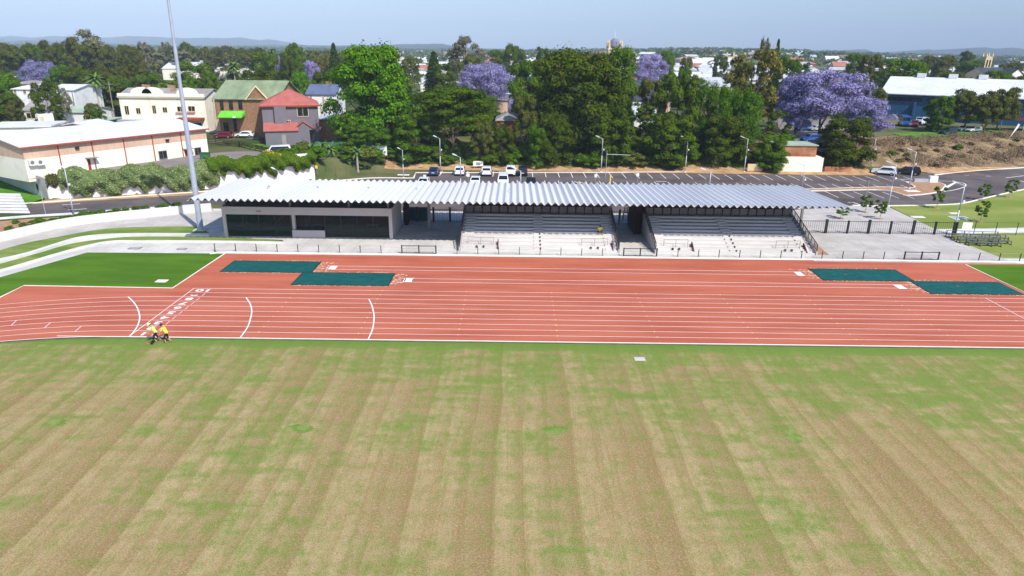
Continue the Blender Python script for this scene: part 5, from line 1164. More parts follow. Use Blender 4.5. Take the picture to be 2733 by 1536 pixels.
ridge('mountains', [(-120,100),(-30,98),(0,97),(30,95),(75,100),(115,98),(135,95),(200,97),(260,99),(300,99),(340,95),(400,97),(440,99),(500,101),(540,100),(600,101),(640,99),(665,103),(690,107),(715,104),(735,106),(752,118),(790,122)], 6800, 'far_ridge', 1800, 1)
ridge('mountains_right', [(2240,150),(2270,141),(2295,131),(2312,131),(2332,138),(2430,141),(2480,131),(2510,135),(2550,139),(2590,128),(2630,125),(2660,130),(2700,126),(2733,130),(2860,134)], 5200, 'far_ridge', 1800, 2)
ridge('low_hills', [(-100,114),(0,111),(60,107),(150,110),(260,113),(330,117),(420,119),(560,122),(700,119),(820,120),(900,121),(1000,119),(1090,117),(1180,116),(1210,122),(1280,128),(1400,133),(1520,139),(1560,145)], 4200, 'near_ridge', 1300, 3)
# ================================================================ vegetation
def leafmat(name, dark, lite, third=None, rough=.7):
    m = bpy.data.materials.new(name); m.use_nodes = True; MATS[name] = m; n, p = nodes(m)
    p.inputs['Roughness'].default_value = rough; p.inputs['Specular IOR Level'].default_value = .06
    at = n.nodes.new('ShaderNodeAttribute'); at.attribute_name = 'tone'; sp = n.nodes.new('ShaderNodeSeparateColor'); n.links.new(at.outputs['Color'], sp.inputs[0])
    oi = n.nodes.new('ShaderNodeObjectInfo')
    col = mixc(n, sp.outputs[0], L(dark), L(lite))
    col = mixc(n, mth(n, 'MULTIPLY', ramp(n, sp.outputs[1], (.72, 1.0)), .85), col, L(third or lite))
    hv = n.nodes.new('ShaderNodeHueSaturation'); n.links.new(col, hv.inputs['Color'])
    n.links.new(mth(n, 'ADD', mth(n, 'MULTIPLY', oi.outputs['Random'], .02), .49), hv.inputs['Hue'])
    n.links.new(mth(n, 'ADD', mth(n, 'MULTIPLY', oi.outputs['Random'], .3), .85), hv.inputs['Value'])
    n.links.new(hv.outputs[0], p.inputs['Base Color'])
    tr = n.nodes.new('ShaderNodeBsdfTranslucent'); n.links.new(hv.outputs[0], tr.inputs[0]); ms = n.nodes.new('ShaderNodeMixShader'); ms.inputs[0].default_value = .2
    n.links.new(p.outputs[0], ms.inputs[1]); n.links.new(tr.outputs[0], ms.inputs[2]); n.links.new(ms.outputs[0], n.nodes['Material Output'].inputs[0])
leafmat('leaf_bright', (52,94,6), (104,146,14), (130,162,28)); leafmat('leaf_mid', (50,84,10), (104,132,26), (120,138,38)); leafmat('leaf_dark', (42,66,8), (94,116,20), (116,112,32))
leafmat('leaf_olive', (62,74,24), (108,116,46), (140,130,64)); leafmat('leaf_brown', (58,70,24), (100,108,40), (132,116,51)); leafmat('leaf_jac', (124,116,168), (186,176,222), (116,130,92))
leafmat('leaf_orange', (70,82,28), (122,118,48), (176,130,64)); leafmat('leaf_conifer', (32,60,15), (69,98,30), (84,102,38)); leafmat('leaf_grey', (84,106,54), (142,162,98), (184,192,146))
leafmat('leaf_fern', (50,82,6), (94,124,16), (108,128,26)); leafmat('leaf_gum', (81,88,60), (143,143,109), (174,157,134)); leafmat('leaf_dead', (122,102,80), (164,142,114), (132,118,86))
leafmat('leaf_flower', (196,140,30), (232,184,60), (236,196,90)); leafmat('leaf_lush', (50,86,10), (96,128,20), (108,136,32))
mat('bark', (84,70,58), (112,96,82), scale=3); mat('bark_pale', (156,144,130), (184,174,160), scale=2)
rng = np.random.default_rng(5)
def unit(n): v = rng.normal(size=(n, 3)); return v/np.linalg.norm(v, axis=1, keepdims=True)
def leafmesh(name, P, Nn, size, tone, m_, asp=.62):
    """one leaf quad per point, facing roughly Nn"""
    n = len(P); Nn = Nn/np.maximum(np.linalg.norm(Nn, axis=1, keepdims=True), 1e-6)
    r = unit(n); a = np.cross(Nn, r); a /= np.maximum(np.linalg.norm(a, axis=1, keepdims=True), 1e-6); b = np.cross(Nn, a)
    s = (size*rng.uniform(.6, 1.35, n))[:, None]; V = np.empty((n, 4, 3)); lift = Nn*s*.18
    V[:, 0] = P-a*s; V[:, 1] = P-b*s*asp+lift; V[:, 2] = P+a*s; V[:, 3] = P+b*s*asp+lift
    me = bpy.data.meshes.new(name); me.vertices.add(n*4); me.vertices.foreach_set('co', V.reshape(-1).astype(np.float32))
    me.loops.add(n*4); me.loops.foreach_set('vertex_index', np.arange(n*4, dtype=np.int32)); me.polygons.add(n)
    me.polygons.foreach_set('loop_start', np.arange(0, n*4, 4, dtype=np.int32)); me.update(calc_edges=True)
    ca = me.color_attributes.new('tone', 'FLOAT_COLOR', 'POINT'); t4 = np.ones((n, 4, 4), np.float32); t4[:, :, 0] = tone[:, None]; t4[:, :, 1] = rng.uniform(0, 1, n)[:, None]; ca.data.foreach_set('color', t4.reshape(-1))
    me.materials.append(MATS[m_]); me.validate(); return me
def lobes(kind, nl):
    """lobe centres and radii for a crown in a unit box: height 1, half-width .5"""
    d = unit(nl); d[:, 2] = np.abs(d[:, 2])*1.0-.30*rng.uniform(0, 1, nl)*(rng.uniform(0, 1, nl) < .8)
    rr = rng.uniform(.45, .98, nl)[:, None]
    if kind in ('broad', 'tall', 'dome'):
        lo = {'broad': .06, 'tall': .04, 'dome': .30}[kind]; h = lo+(.89-lo)*rng.uniform(0, 1, nl); f = (h-lo)/(.89-lo)*.86
        w_ = .42*np.where(f < .38, .78+.22*np.sin(f/.38*pi/2), np.cos((f-.38)/.62*pi/2)**.55) if kind != 'tall' else .40*np.where(f < .45, .82+.18*f/.45, np.cos((f-.45)/.55*pi/2)**.45)
        a = rng.uniform(0, 2*pi, nl); q = rng.uniform(.30, 1, nl)**.45; lump = 1+.16*np.sin(3*a+1.3)+.10*np.sin(5*a+h*9); c = np.stack([q*w_*lump*np.cos(a), q*w_*lump*np.sin(a), h], 1)
        r = rng.uniform(.06, .125, nl)*(1 if kind != 'tall' else .9)
    elif kind == 'spread':
        a = rng.uniform(0, 2*pi, nl); q = np.sqrt(rng.uniform(0, 1, nl)); c = np.stack([q*.43*np.cos(a), q*.43*np.sin(a), .58+.30*np.sqrt(1-q*q*.85)-.42*rng.uniform(0, 1, nl)**2.2], 1); r = rng.uniform(.06, .11, nl)
    elif kind == 'gum':
        a = rng.uniform(0, 2*pi, nl); h = rng.uniform(.35, .94, nl); w_ = .36*np.sin(np.clip((h-.22)/.78, 0, 1)*pi)**.6; q = np.sqrt(rng.uniform(.15, 1, nl)); c = np.stack([q*w_*np.cos(a), q*w_*np.sin(a), h], 1); r = rng.uniform(.05, .10, nl)
    elif kind == 'shrub': c = d*rr*np.array([.38, .38, .6])+np.array([0, 0, .30]); c[:, 2] = np.clip(c[:, 2], .05, .9); r = rng.uniform(.10, .17, nl)
    return c, r
def crown(name, kind, m_, nl=46, per=260, size=.026, seed=0, flat_=.75):
    global rng; rng = np.random.default_rng(seed+1)
    if kind == 'conifer':
        n = nl*per; h = rng.uniform(0, 1, n)**.8; tier = np.floor(h*14)/14; fr = h*14 % 1; R_ = (.5*(1-tier)**.85*(.92-.35*fr)+.015); a = rng.uniform(0, 2*pi, n); na = np.round(a/(2*pi)*11+tier*5)/11*2*pi; a = na+rng.normal(0, .16, n); q = rng.uniform(.1, 1, n)**.6
        P = np.stack([R_*q*np.cos(a), R_*q*np.sin(a), .04+h*.95-q*.03], 1); Nn = np.stack([np.cos(a)*.4, np.sin(a)*.4, np.full(n, .9)], 1)+unit(n)*.5; tone = np.clip(rng.normal(.45, .25, n)+q*.15, 0, 1)
        return leafmesh(name, P, Nn, size, tone, m_)
    c, r = lobes(kind, nl); P = []; Nn = []; T = []
    for i in range(nl):
        k_ = int(per*(r[i]/r.mean())**2); d = unit(k_); d[:, 2] = np.where(d[:, 2] < -.35, -d[:, 2], d[:, 2])
        rad = r[i]*rng.uniform(.72, 1.12, k_)[:, None]*(1+.22*np.sin(d[:, :1]*7+i)*np.cos(d[:, 1:2]*6+i*2))
        P.append(c[i]+d*rad*np.array([1.12, 1.12, flat_])); Nn.append(d+unit(k_)*.42+np.array([0, 0, .2])); T.append(np.clip(rng.normal(.42, .18, k_)+rng.uniform(-.22, .22), 0, 1))
    P = np.concatenate(P); Nn = np.concatenate(Nn); T = np.concatenate(T)
    # a thin scatter of stray twigs for a broken outline
    k_ = int(len(P)*.06); j = rng.integers(0, nl, k_); d = unit(k_); P = np.concatenate([P, c[j]+d*r[j][:, None]*rng.uniform(1.1, 1.5, k_)[:, None]]); Nn = np.concatenate([Nn, d]); T = np.concatenate([T, rng.uniform(.3, .8, k_)])
    ok = P[:, 2] > .01
    me = leafmesh(name, P[ok], Nn[ok], size, T[ok], m_); me['_lobes'] = 1; LOB[name] = c; return me
LOB = {}
def trunkmesh(kind, c, m_, seed=0):
    R_ = random.Random(seed); b = MB(); top = .5 if kind not in ('conifer', 'gum') else .9
    r0 = {'broad': .022, 'dome': .02, 'tall': .018, 'spread': .02, 'gum': .014, 'shrub': .012, 'conifer': .014}[kind]; P_ = [Vector((0, 0, -.04))]
    for i in range(1, 5): P_.append(Vector((R_.uniform(-.02, .02), R_.uniform(-.02, .02), top*i/4)))
    for i in range(4): b.tube(P_[i], P_[i+1], r0*(1-.18*i), r0*(1-.18*(i+1)), 7)
    if c is not None:
        for i in R_.sample(range(len(c)), min(11, len(c))):
            s_ = P_[R_.randint(1, 3)]; e = Vector(c[i]); mid = s_.lerp(e, .5)+Vector((0, 0, .03)); b.tube(s_, mid, r0*.5, r0*.34, 5); b.tube(mid, e, r0*.34, r0*.12, 5)
    return b
TP = {}
def proto(key, kind, m_, nl, per, size, seed, bark='bark', flat_=.75):
    nm = 'crown'; me = crown('crown_'+key, kind, m_, nl, per, size, seed, flat_); c = LOB.get('crown_'+key)
    b = trunkmesh(kind, c, bark, seed); tme = bpy.data.meshes.new('trunk_'+key); tme.from_pydata(b.v, [], b.f); tme.materials.append(MATS[bark]); TP[key] = (me, tme)
#            key        kind      leaves        lobes per  size  seed
proto('fig', 'broad', 'leaf_dark', 125, 330, .0138, 1); proto('fig2', 'broad', 'leaf_mid', 100, 320, .0148, 2)
proto('bright', 'broad', 'leaf_bright', 120, 330, .0145, 3); proto('fern', 'spread', 'leaf_fern', 84, 330, .0125, 4, flat_=.4)
proto('tallm', 'tall', 'leaf_mid', 84, 280, .0155, 5); proto('talld', 'tall', 'leaf_dark', 84, 280, .0150, 6); proto('tallo', 'tall', 'leaf_orange', 56, 300, .016, 7)
proto('casu', 'tall', 'leaf_fern', 90, 280, .0130, 8, flat_=1.35); proto('olive', 'dome', 'leaf_olive', 52, 300, .017, 9); proto('olived', 'dome', 'leaf_brown', 52, 280, .0175, 10)
proto('jac', 'dome', 'leaf_jac', 110, 160, .0125, 11, 'bark', .8); proto('jac2', 'dome', 'leaf_jac', 60, 230, .0155, 12)
proto('gum', 'gum', 'leaf_gum', 44, 170, .0165, 13, 'bark_pale'); proto('con', 'conifer', 'leaf_conifer', 60, 110, .030, 14); proto('lush', 'tall', 'leaf_lush', 78, 330, .0155, 15)
for i, (k_, m_) in enumerate((('lo_dark', 'leaf_dark'), ('lo_mid', 'leaf_mid'), ('lo_olive', 'leaf_olive'), ('lo_brown', 'leaf_brown'), ('lo_bright', 'leaf_lush'), ('lo_con', 'leaf_conifer'))): proto(k_, 'broad' if i % 2 == 0 else 'tall', m_, 26, 95, .036, 20+i)
proto('lo_gum', 'gum', 'leaf_gum', 24, 90, .03, 30, 'bark_pale'); proto('sh_mid', 'shrub', 'leaf_mid', 22, 170, .04, 31); proto('sh_lush', 'shrub', 'leaf_lush', 22, 170, .04, 32); proto('sh_dead', 'shrub', 'leaf_dead', 16, 110, .045, 33); proto('sh_olive', 'shrub', 'leaf_olive', 20, 150, .04, 34)
proto('young', 'tall', 'leaf_fern', 22, 90, .042, 35)
def plant(key, x, y, h, wd, lab, cat='tree', grp=None, name='tree', z=None, rz=None, sub=0., trunk=True):
    me, tme = TP[key]; t = thing(name, lab, cat, (x, y, (tz(x, y) if z is None else z)-sub), RND.uniform(0, 6.28) if rz is None else rz, grp)
    c = bpy.data.objects.new('crown', me); C.objects.link(c); c.parent = t; c.scale = (wd, wd, h)
    if trunk: k_ = bpy.data.objects.new('trunk', tme); C.objects.link(k_); k_.parent = t; s_ = (wd+h)/2; k_.scale = (s_*.8+wd*.2, s_*.8+wd*.2, h)
    return t
def tr(key, px, ytop, wpx, Y, lab, cat='tree', grp=None, name='tree', ws=1.0, ybot=None, rz=None):
    q0 = wp(px, ytop, Y); ym = ytop+60; x = wp(px, ytop+(40 if Y > 200 else 110), Y).x; zb = tz(x, Y); h = q0.z-zb
    h = max(h, 1.2); wd = wpx*(Y*cos(PITCH)+3)/FPX*ws*(1.2 if key[:4] in ('tall', 'lush') else 1.04)
    return plant(key, x, Y, h*1.05, wd, lab, cat, grp, name, rz=rz)
# ---- the big trees in the middle
tr('bright', 993, 126, 225, 150, 'very large bright yellow-green tree right of the grey house')
tr('fern', 1205, 222, 225, 147, 'wide feathery dark green tree between the bright tree and the fig')
tr('lush', 1110, 300, 120, 143, 'lush lower green tree at the right foot of the bright tree')
tr('fig', 1552, 138, 255, 149, 'huge dark green fig tree in the middle of the bank')
tr('fig2', 1648, 126, 120, 172, 'lighter tree behind the right shoulder of the huge fig')
tr('fig', 1480, 300, 110, 142, 'dark lower tree at the left foot of the huge fig', rz=2.)
tr('talld', 1628, 285, 115, 142, 'dark lower tree at the right foot of the huge fig')
tr('fig2', 1412, 160, 112, 185, 'mid-green round tree left of the fig, behind it')
tr('olive', 1400, 258, 86, 147, 'olive green tree with bare twigs just left of the fig')
tr('tallm', 1806, 188, 112, 149, 'leafy green tree right of the shaded cream roof'); tr('tallm', 1790, 300, 130, 142, 'lower leafy tree in front of the one beside the shaded roof', rz=1.)
tr('olive', 1735, 212, 80, 165, 'thin grey-green tree with pale twigs beside the dark slate roof')
tr('casu', 1898, 226, 118, 148, 'drooping green she-oak, the left of two'); tr('casu', 1975, 240, 125, 149, 'drooping green she-oak, the right of two', rz=2.5); tr('talld', 1930, 300, 120, 143, 'dark low growth beneath the two she-oaks')
tr('tallo', 2015, 117, 140, 190, 'tall tree with orange-tinged top behind the she-oaks'); tr('lo_gum', 2030, 106, 36, 200, 'thin bare-topped tree poking above the orange-tinged one')
tr('con', 2073, 110, 42, 255, 'dark pine with level branches on the skyline', ws=1.2); tr('lush', 2105, 146, 72, 235, 'bright green tree right of the skyline pine')
tr('fig2', 2052, 362, 82, 139.5, 'dense round green shrub tree left of the rusty shed', rz=1.)
tr('jac', 2195, 186, 225, 168, 'huge purple-flowering jacaranda at right'); tr('jac2', 2110, 196, 90, 172, 'purple jacaranda limb crown at the left of the huge one'); tr('jac2', 2305, 262, 130, 158, 'purple jacaranda spreading low at the right of the huge one', rz=1.3); tr('jac2', 2120, 268, 80, 165, 'small purple crown below the huge jacaranda, left side', rz=2.)
tr('talld', 2252, 306, 132, 143, 'dark green tree standing in front of the huge jacaranda')
tr('lush', 2497, 253, 66, 183, 'bright green tree in front of the blue warehouse'); tr('olived', 2572, 238, 104, 185, 'broad dark olive tree in front of the warehouse, the left one'); tr('olived', 2660, 232, 96, 188, 'broad dark olive tree in front of the warehouse, the right one', rz=2.); tr('olive', 2620, 262, 70, 183, 'smaller olive tree between the two broad dark ones')
tr('olived', 2290, 186, 100, 225, 'dark olive tree behind the right side of the huge jacaranda'); tr('olive', 2330, 235, 46, 200, 'thin olive tree at the corner of the blue warehouse')
tr('fig2', 2405, 156, 130, 285, 'wide bright green tree behind the warehouse roof ridge'); tr('bright', 2440, 165, 60, 275, 'light green tree beside the palm behind the warehouse')
tr('fig2', 2282, 143, 62, 320, 'round green tree on the right skyline'); tr('olive', 2320, 145, 66, 310, 'brownish tree right of the round green skyline tree')
tr('olive', 2523, 191, 88, 270, 'domed olive-green tree behind the white warehouse roof'); tr('olived', 2600, 202, 56, 270, 'dark low tree right of the domed one behind the warehouse'); tr('fig2', 2660, 188, 76, 275, 'green tree in front of the slate church roof'); tr('olive', 2718, 203, 56, 262, 'olive tree at the right edge behind the warehouse')
tr('olive', 2500, 148, 100, 420, 'olive-brown tree group left of the church tower'); tr('fig', 2576, 137, 42, 520, 'dark round tree standing above the right skyline'); tr('fig2', 2590, 160, 80, 430, 'green tree below the church tower'); tr('olived', 2690, 165, 70, 430, 'dark olive tree right of the church tower')
# ---- left and centre background
tr('olived', 215, 100, 90, 330, 'broad brown-green tree under the tall gum on the left skyline'); tr('gum', 232, 84, 92, 335, 'tallest gum tree on the left skyline', ws=1.3)
L1 = [('olived',40,115,95,330),('fig',95,118,70,335),('olived',137,107,72,340),('fig',182,109,60,340),('olived',275,112,66,335),('lo_brown',312,112,52,350),('olived',350,120,66,330),('lo_gum',388,115,46,350),('lo_brown',420,121,42,340),('lo_gum',447,114,44,360),('olived',470,124,50,350),('fig',503,114,44,350),('lo_brown',545,119,56,350),('olived',600,121,66,360),('lo_brown',640,122,60,365),('olived',572,126,60,340),('olived',690,126,60,350),('lo_brown',730,128,50,370),('olived',660,132,60,340)]
l1n = ['at the left edge of the skyline row','second from the left edge in the skyline row','just left of the tallest gum','nearest the tallest gum on its left','right of the tallest gum','small and brown, two along from the tallest gum','wide, above the cream cottage','thin and pale, above the terrace left end','small, above the terrace chimneys','thin-topped, just left of the floodlight mast','just right of the mast','dark and upright right of the mast','above the right end of the cream terrace','above the mossy green roof, left','above the mossy green roof, middle','in front, above the long white hall','above the red-roofed house','far and brown, left of the pointed dark tree','in front above the hall roof right end']
for (k_, px, yt, w_, Y), nm_ in zip(L1, l1n):
    if 400 < px < 720: Y = Y*1.32
    tr(k_, px, yt, w_, Y, 'tall tree '+nm_, grp='tall trees along the left skyline')
L2 = [('jac',107,160,104,262,'wide purple jacaranda at upper left'),('lush',165,170,56,250,'bright green tree right of the left jacaranda'),('bright',14,196,84,205,'bright green tree at the left edge'),('fig',34,250,86,178,'dark bushy tree at the left edge below the bright green one'),('olived',60,262,50,172,'dark purple-leaved shrub tree beside the cottage with carport'),
('talld',134,214,72,163,'dark upright tree between the two bright white houses'),('fig',236,182,120,235,'broad dark tree right of the left jacaranda'),('talld',250,232,90,205,'dark tree behind the pale-green-roofed cottage'),('olived',300,176,100,240,'brown-green tree behind the cream terrace, left'),('olived',360,168,90,260,'brown-green tree behind the cream terrace, middle'),('fig2',320,205,70,215,'green tree just behind the terrace roof, left'),('fig2',400,196,80,225,'green tree just behind the terrace roof, right'),
('fig2',515,164,112,240,'wide dome-shaped green tree right of the mast'),('tallm',560,190,56,225,'small green tree left of the palm'),('lush',278,290,34,164,'small bright green tree against the cream terrace side'),('olive',262,275,44,170,'grey-green shrub tree left of the cream terrace'),('gum',186,238,44,172,'bare blossoming tree in front of the bright white house'),
('fig2',707,140,84,275,'dark green round tree above the red-roofed house'),('con',700,132,30,300,'small pine tip poking over the round tree'),('tallm',783,110,62,290,'tall two-tiered green tree on the skyline'),('talld',770,150,50,270,'dark narrow tree beside the tall two-tiered one'),('jac2',833,160,46,285,'purple jacaranda crown left of the dark conifer'),('jac2',743,146,20,290,'thin strip of purple jacaranda'),('con',892,120,76,275,'dark pointed conifer on the skyline'),('tallo',862,143,46,300,'yellow-orange tinged tree left of the conifer'),('olive',925,140,60,310,'pale olive tree right of the conifer'),
('bright',802,194,60,215,'small light green domed tree behind the mossy roof'),('fig',870,190,96,215,'dark green tree mass left of the big bright tree'),('talld',690,182,96,235,'dark tree mass behind the mossy green roof'),('talld',640,190,60,240,'dark bushy tree right of the palm'),('fig2',850,215,70,195,'green tree behind the blue-grey roof'),
('gum',1240,102,120,290,'tall thin pale-limbed gum in the centre'),('olive',1260,150,80,275,'olive tree at the foot of the thin pale gum'),('con',1158,142,100,262,'broad dark layered pine in the centre'),('talld',1185,165,70,255,'dark tree beside the layered pine'),('jac',1300,166,140,228,'domed purple jacaranda in the middle distance'),('fig',1372,120,66,365,'brown-green domed tree above the grey-roofed brick building'),('talld',1448,124,46,360,'dark green domed tree right of the white-roofed hall'),('fig2',1330,133,66,380,'green tree left of the brick building'),('olive',1095,150,56,330,'olive tree right of the big bright tree'),('lo_con',1512,128,22,420,'thin dark pine left of the fig top'),
('jac',1736,143,86,330,'purple dome-shaped jacaranda right of the fig'),('bright',1780,138,46,350,'light green round tree right of the purple dome'),('talld',1922,146,42,360,'dark tree left of the ornate cream building'),('jac2',1368,262,42,160,'small purple tree left of the fig'),('fig2',1300,255,60,200,'green tree below the middle jacaranda'),('olive',1285,322,60,141,'grey-olive rounded shrub tree behind the parked cars'),('talld',1340,330,70,142,'dark tree behind the white parked car'),('lush',1432,330,60,140,'green tree left of the fig foot'),('olive',1830,152,40,330,'grey-green tree in the mid-town cluster'),('lush',1825,175,36,290,'small green tree in front of the cream gables'),('fig2',1860,208,40,240,'green tree at the left end of the long steel roof'),('talld',2140,165,50,300,'dark tree behind the huge jacaranda top'),('lush',1000,330,90,141,'low lush tree at the foot of the big bright tree'),('tallm',940,300,80,146,'shaded tree at the left foot of the big bright tree'),('fig',1050,260,90,150,'dark tree on the right side of the big bright tree')]
for k_, px, yt, w_, Y, lab in L2: tr(k_, px, yt, w_, Y, lab)
# ---- palms and banana-like plants
def palm(px, ytop, Y, r, lab, z=None, n_=34, lean=0):
    q = wp(px, ytop, Y); zb = tz(q.x, Y); h = max(1.5, q.z-zb-r*.25); t = thing('palm_tree', lab, 'palm', (q.x, Y, zb), RND.uniform(0, 6))
    MB().tube((0, 0, -.2), (.1, 0, h), .24, .17, 8).build('trunk', 'bark_pale', t); R_ = random.Random(int(px)); b = MB()
    for i in range(n_):
        a = i*2.399; el = 1.25-1.7*i/n_; p_ = Vector((.1, 0, h)); d = Vector((cos(a)*cos(el), sin(a)*cos(el), sin(el))); side = Vector((-sin(a), cos(a), 0)); seg = 6; L_ = r*R_.uniform(.85, 1.1); ws_ = []
        for k_ in range(seg+1): ws_.append((p_.copy(), 0.13*r*sin(pi*min(1, .12+k_/seg*.9))+.02)); p_ = p_+d*(L_/seg); d = (d+Vector((0, 0, -.24))).normalized()
        for (p0, w0), (p1, w1) in zip(ws_, ws_[1:]):
            for s_ in (-1, 1): b.add([p0, p0+side*s_*w0-Vector((0, 0, w0*.5)), p1+side*s_*w1-Vector((0, 0, w1*.5)), p1], [(0, 1, 2, 3)])
    b.build('fronds', 'frond', t); return t
mat('frond', (66,96,34), (108,132,58), scale=1.5)
palm(622, 172, 235, 3.0, 'tall fan palm in front of the long white hall'); palm(2442, 192, 262, 3.4, 'fan palm behind the white warehouse ridge'); palm(250, 205, 200, 3.2, 'palm crown in the dark trees at upper left'); palm(725, 140, 300, 3.0, 'palm on the skyline above the round dark tree')
for px, yt, lab in ((858, 385, 'banana-like plant left of the green fence, the tallest'), (880, 398, 'banana-like plant beside the tallest one'), (952, 400, 'banana-like plant near the white fence end'), (830, 398, 'banana-like plant nearest the grey house')): palm(px, yt, 133.5, 1.9, lab, n_=16)
# ---- street trees on the plaza and lawn
for px, py, yt, lab in ((2309, 567, 520, 'young tree on the plaza, middle of three'), (2348, 584, 533, 'young tree on the plaza nearest the lamp post'), (2243, 583, 549, 'young thin tree on the plaza nearest the stand'), (2499, 556, 496, 'young tree on the lawn left of the lamp post'), (2622, 534, 489, 'young tree on the lawn beyond the second one, by the road'), (2616, 592, 534, 'young tree on the lawn nearest the chain-link fence'), (2693, 526, 477, 'young tree on the lawn at the far right by the road')):
    q = gp(px, py); h = wp(px, yt, q.y).z; t = plant('young', q.x, q.y, h*.78, 2.2, lab, grp='young staked trees', name='young_tree', z=h*.3, trunk=False)
    t.location.z = 0; t.children[0].location = (0, 0, h*.28); MB().tube((0, 0, 0), (0, 0, h*.5), .045, .03, 6).build('trunk', 'bark_pale', t); MB().tube((0, 0, 0), (0, 0, .05), .5, .45, 10).build('mulch_ring', 'mulch', t)
# ---- shrubs along the bank
R3 = random.Random(9); i = 0
q3 = ['sh_mid', 'sh_lush', 'sh_olive', 'sh_mid', 'sh_lush']
for k_ in range(165):
    x = R3.uniform(-33, 62) if k_ < 130 else R3.uniform(-44, -20); y = ybound(x)+R3.uniform(3.2 if x > -22 else 1.5, 16); key = R3.choice(q3); h = R3.uniform(1.4, 3.9)
    if x > 44 and y < 142: continue
    lab_ = {'sh_mid': 'mid-green bush in the undergrowth of the bank below the big trees', 'sh_lush': 'fresh green bush in the undergrowth of the bank below the big trees', 'sh_olive': 'grey-green bush in the undergrowth of the bank below the big trees'}[key]
    plant(key, x, y, h, h*R3.uniform(1.1, 1.9), lab_, 'shrub', 'bushes on the bank, '+key[3:], 'shrub', sub=.15, trunk=False)
for k_ in range(110):
    x = R3.uniform(76, 128); y = kr(x)+R3.uniform(5, 24); h = R3.uniform(.4, 1.3); plant('sh_dead' if R3.random() < .85 else 'sh_olive', x, y, h, h*R3.uniform(1.3, 2.4), 'dry brown brushwood on the bare bank at right', 'shrub', 'dry brushwood on the right bank', 'dry_shrub', sub=.2, trunk=False)
rng = np.random.default_rng(31); n_ = 30000; X_ = rng.uniform(74, 131, n_); P = []
Y_ = np.array([kr(x) for x in X_])+rng.uniform(3.5, 27, n_); ok = (np.sin(X_*.5+Y_*.3)+np.sin(X_*.21-Y_*.47+2)+rng.normal(0, .7, n_)) > -.2; X_, Y_ = X_[ok], Y_[ok]
P = np.stack([X_, Y_, np.array([tz(x, y) for x, y in zip(X_, Y_)])+rng.uniform(.08, .75, len(X_))], 1)
o = bpy.data.objects.new('dry_scrub', leafmesh('dry_scrub', P, unit(len(P))+np.array([0, -.3, .5]), .14, np.clip(rng.normal(.5, .3, len(P)), 0, 1), 'leaf_dead')); C.objects.link(o); tag(o, 'dry brown scrub and dead grass covering the right bank', 'scrub', kind='stuff')
rng = np.random.default_rng(32); n_ = 26000; X_ = rng.uniform(-34, 74, n_); Y_ = np.array([max(yk+4, ybound(x)+1) for x in X_])+rng.uniform(0, 1, n_)**1.3*13; k_ = rng.normal(0, .9, n_)+np.sin(X_*.33)+np.sin(X_*.13+Y_*.4) > -.3; X_, Y_ = X_[k_], Y_[k_]
P = np.stack([X_, Y_, np.array([tz(x, y) for x, y in zip(X_, Y_)])+rng.uniform(.06, .55, len(X_))], 1)
o = bpy.data.objects.new('bank_undergrowth', leafmesh('bank_undergrowth', P, unit(len(P))+np.array([0, -.3, .6]), .19, np.clip(rng.normal(.5, .3, len(P)), 0, 1), 'leaf_mid')); C.objects.link(o); tag(o, 'low green weeds and grass on the bank below the trees', 'undergrowth', kind='stuff')
for px, py, h, lab in ((2370, 440, 2.2, 'young bluish-green bush behind the white hatchback'), (2415, 438, 1.2, 'low green bush behind the black hatchback'), (2552, 425, 1.8, 'lone fresh green bush on the dry bank'), (2110, 440, 1.8, 'small bush in front of the white base wall of the rusty shed')): q = gp(px, py, .3); plant('sh_lush', q.x, q.y, h, h*1.2, lab, 'shrub', None, 'shrub', trunk=False)
# little clumps in the bed at left
for px, py in ((24,613),(61,604),(89,600),(113,597),(144,592),(170,587),(191,583),(224,579),(246,576),(270,572),(292,570),(313,568),(337,564),(366,561),(387,559),(424,555),(437,554),(474,550),(41,596),(102,594),(205,581),(130,595)):
    q = gp(px, py); h = R3.uniform(.6, 1.1); plant('sh_lush', q.x, q.y, h, h*1.7, 'small green clump in the mulch bed behind the curved wall', 'shrub', 'clumps in the mulch bed', 'shrub', trunk=False)
for k_ in range(24):
    a_, b_ = gp(600, 384, 3), gp(748, 408, 3); p_ = a_.lerp(b_, k_/23); plant('sh_mid', p_.x+R3.uniform(-.3, .3), p_.y+.8, R3.uniform(.8, 1.3), .9, 'small clipped bush in the row behind the timber fence', 'shrub', 'bushes behind the timber fence', 'shrub', trunk=False)
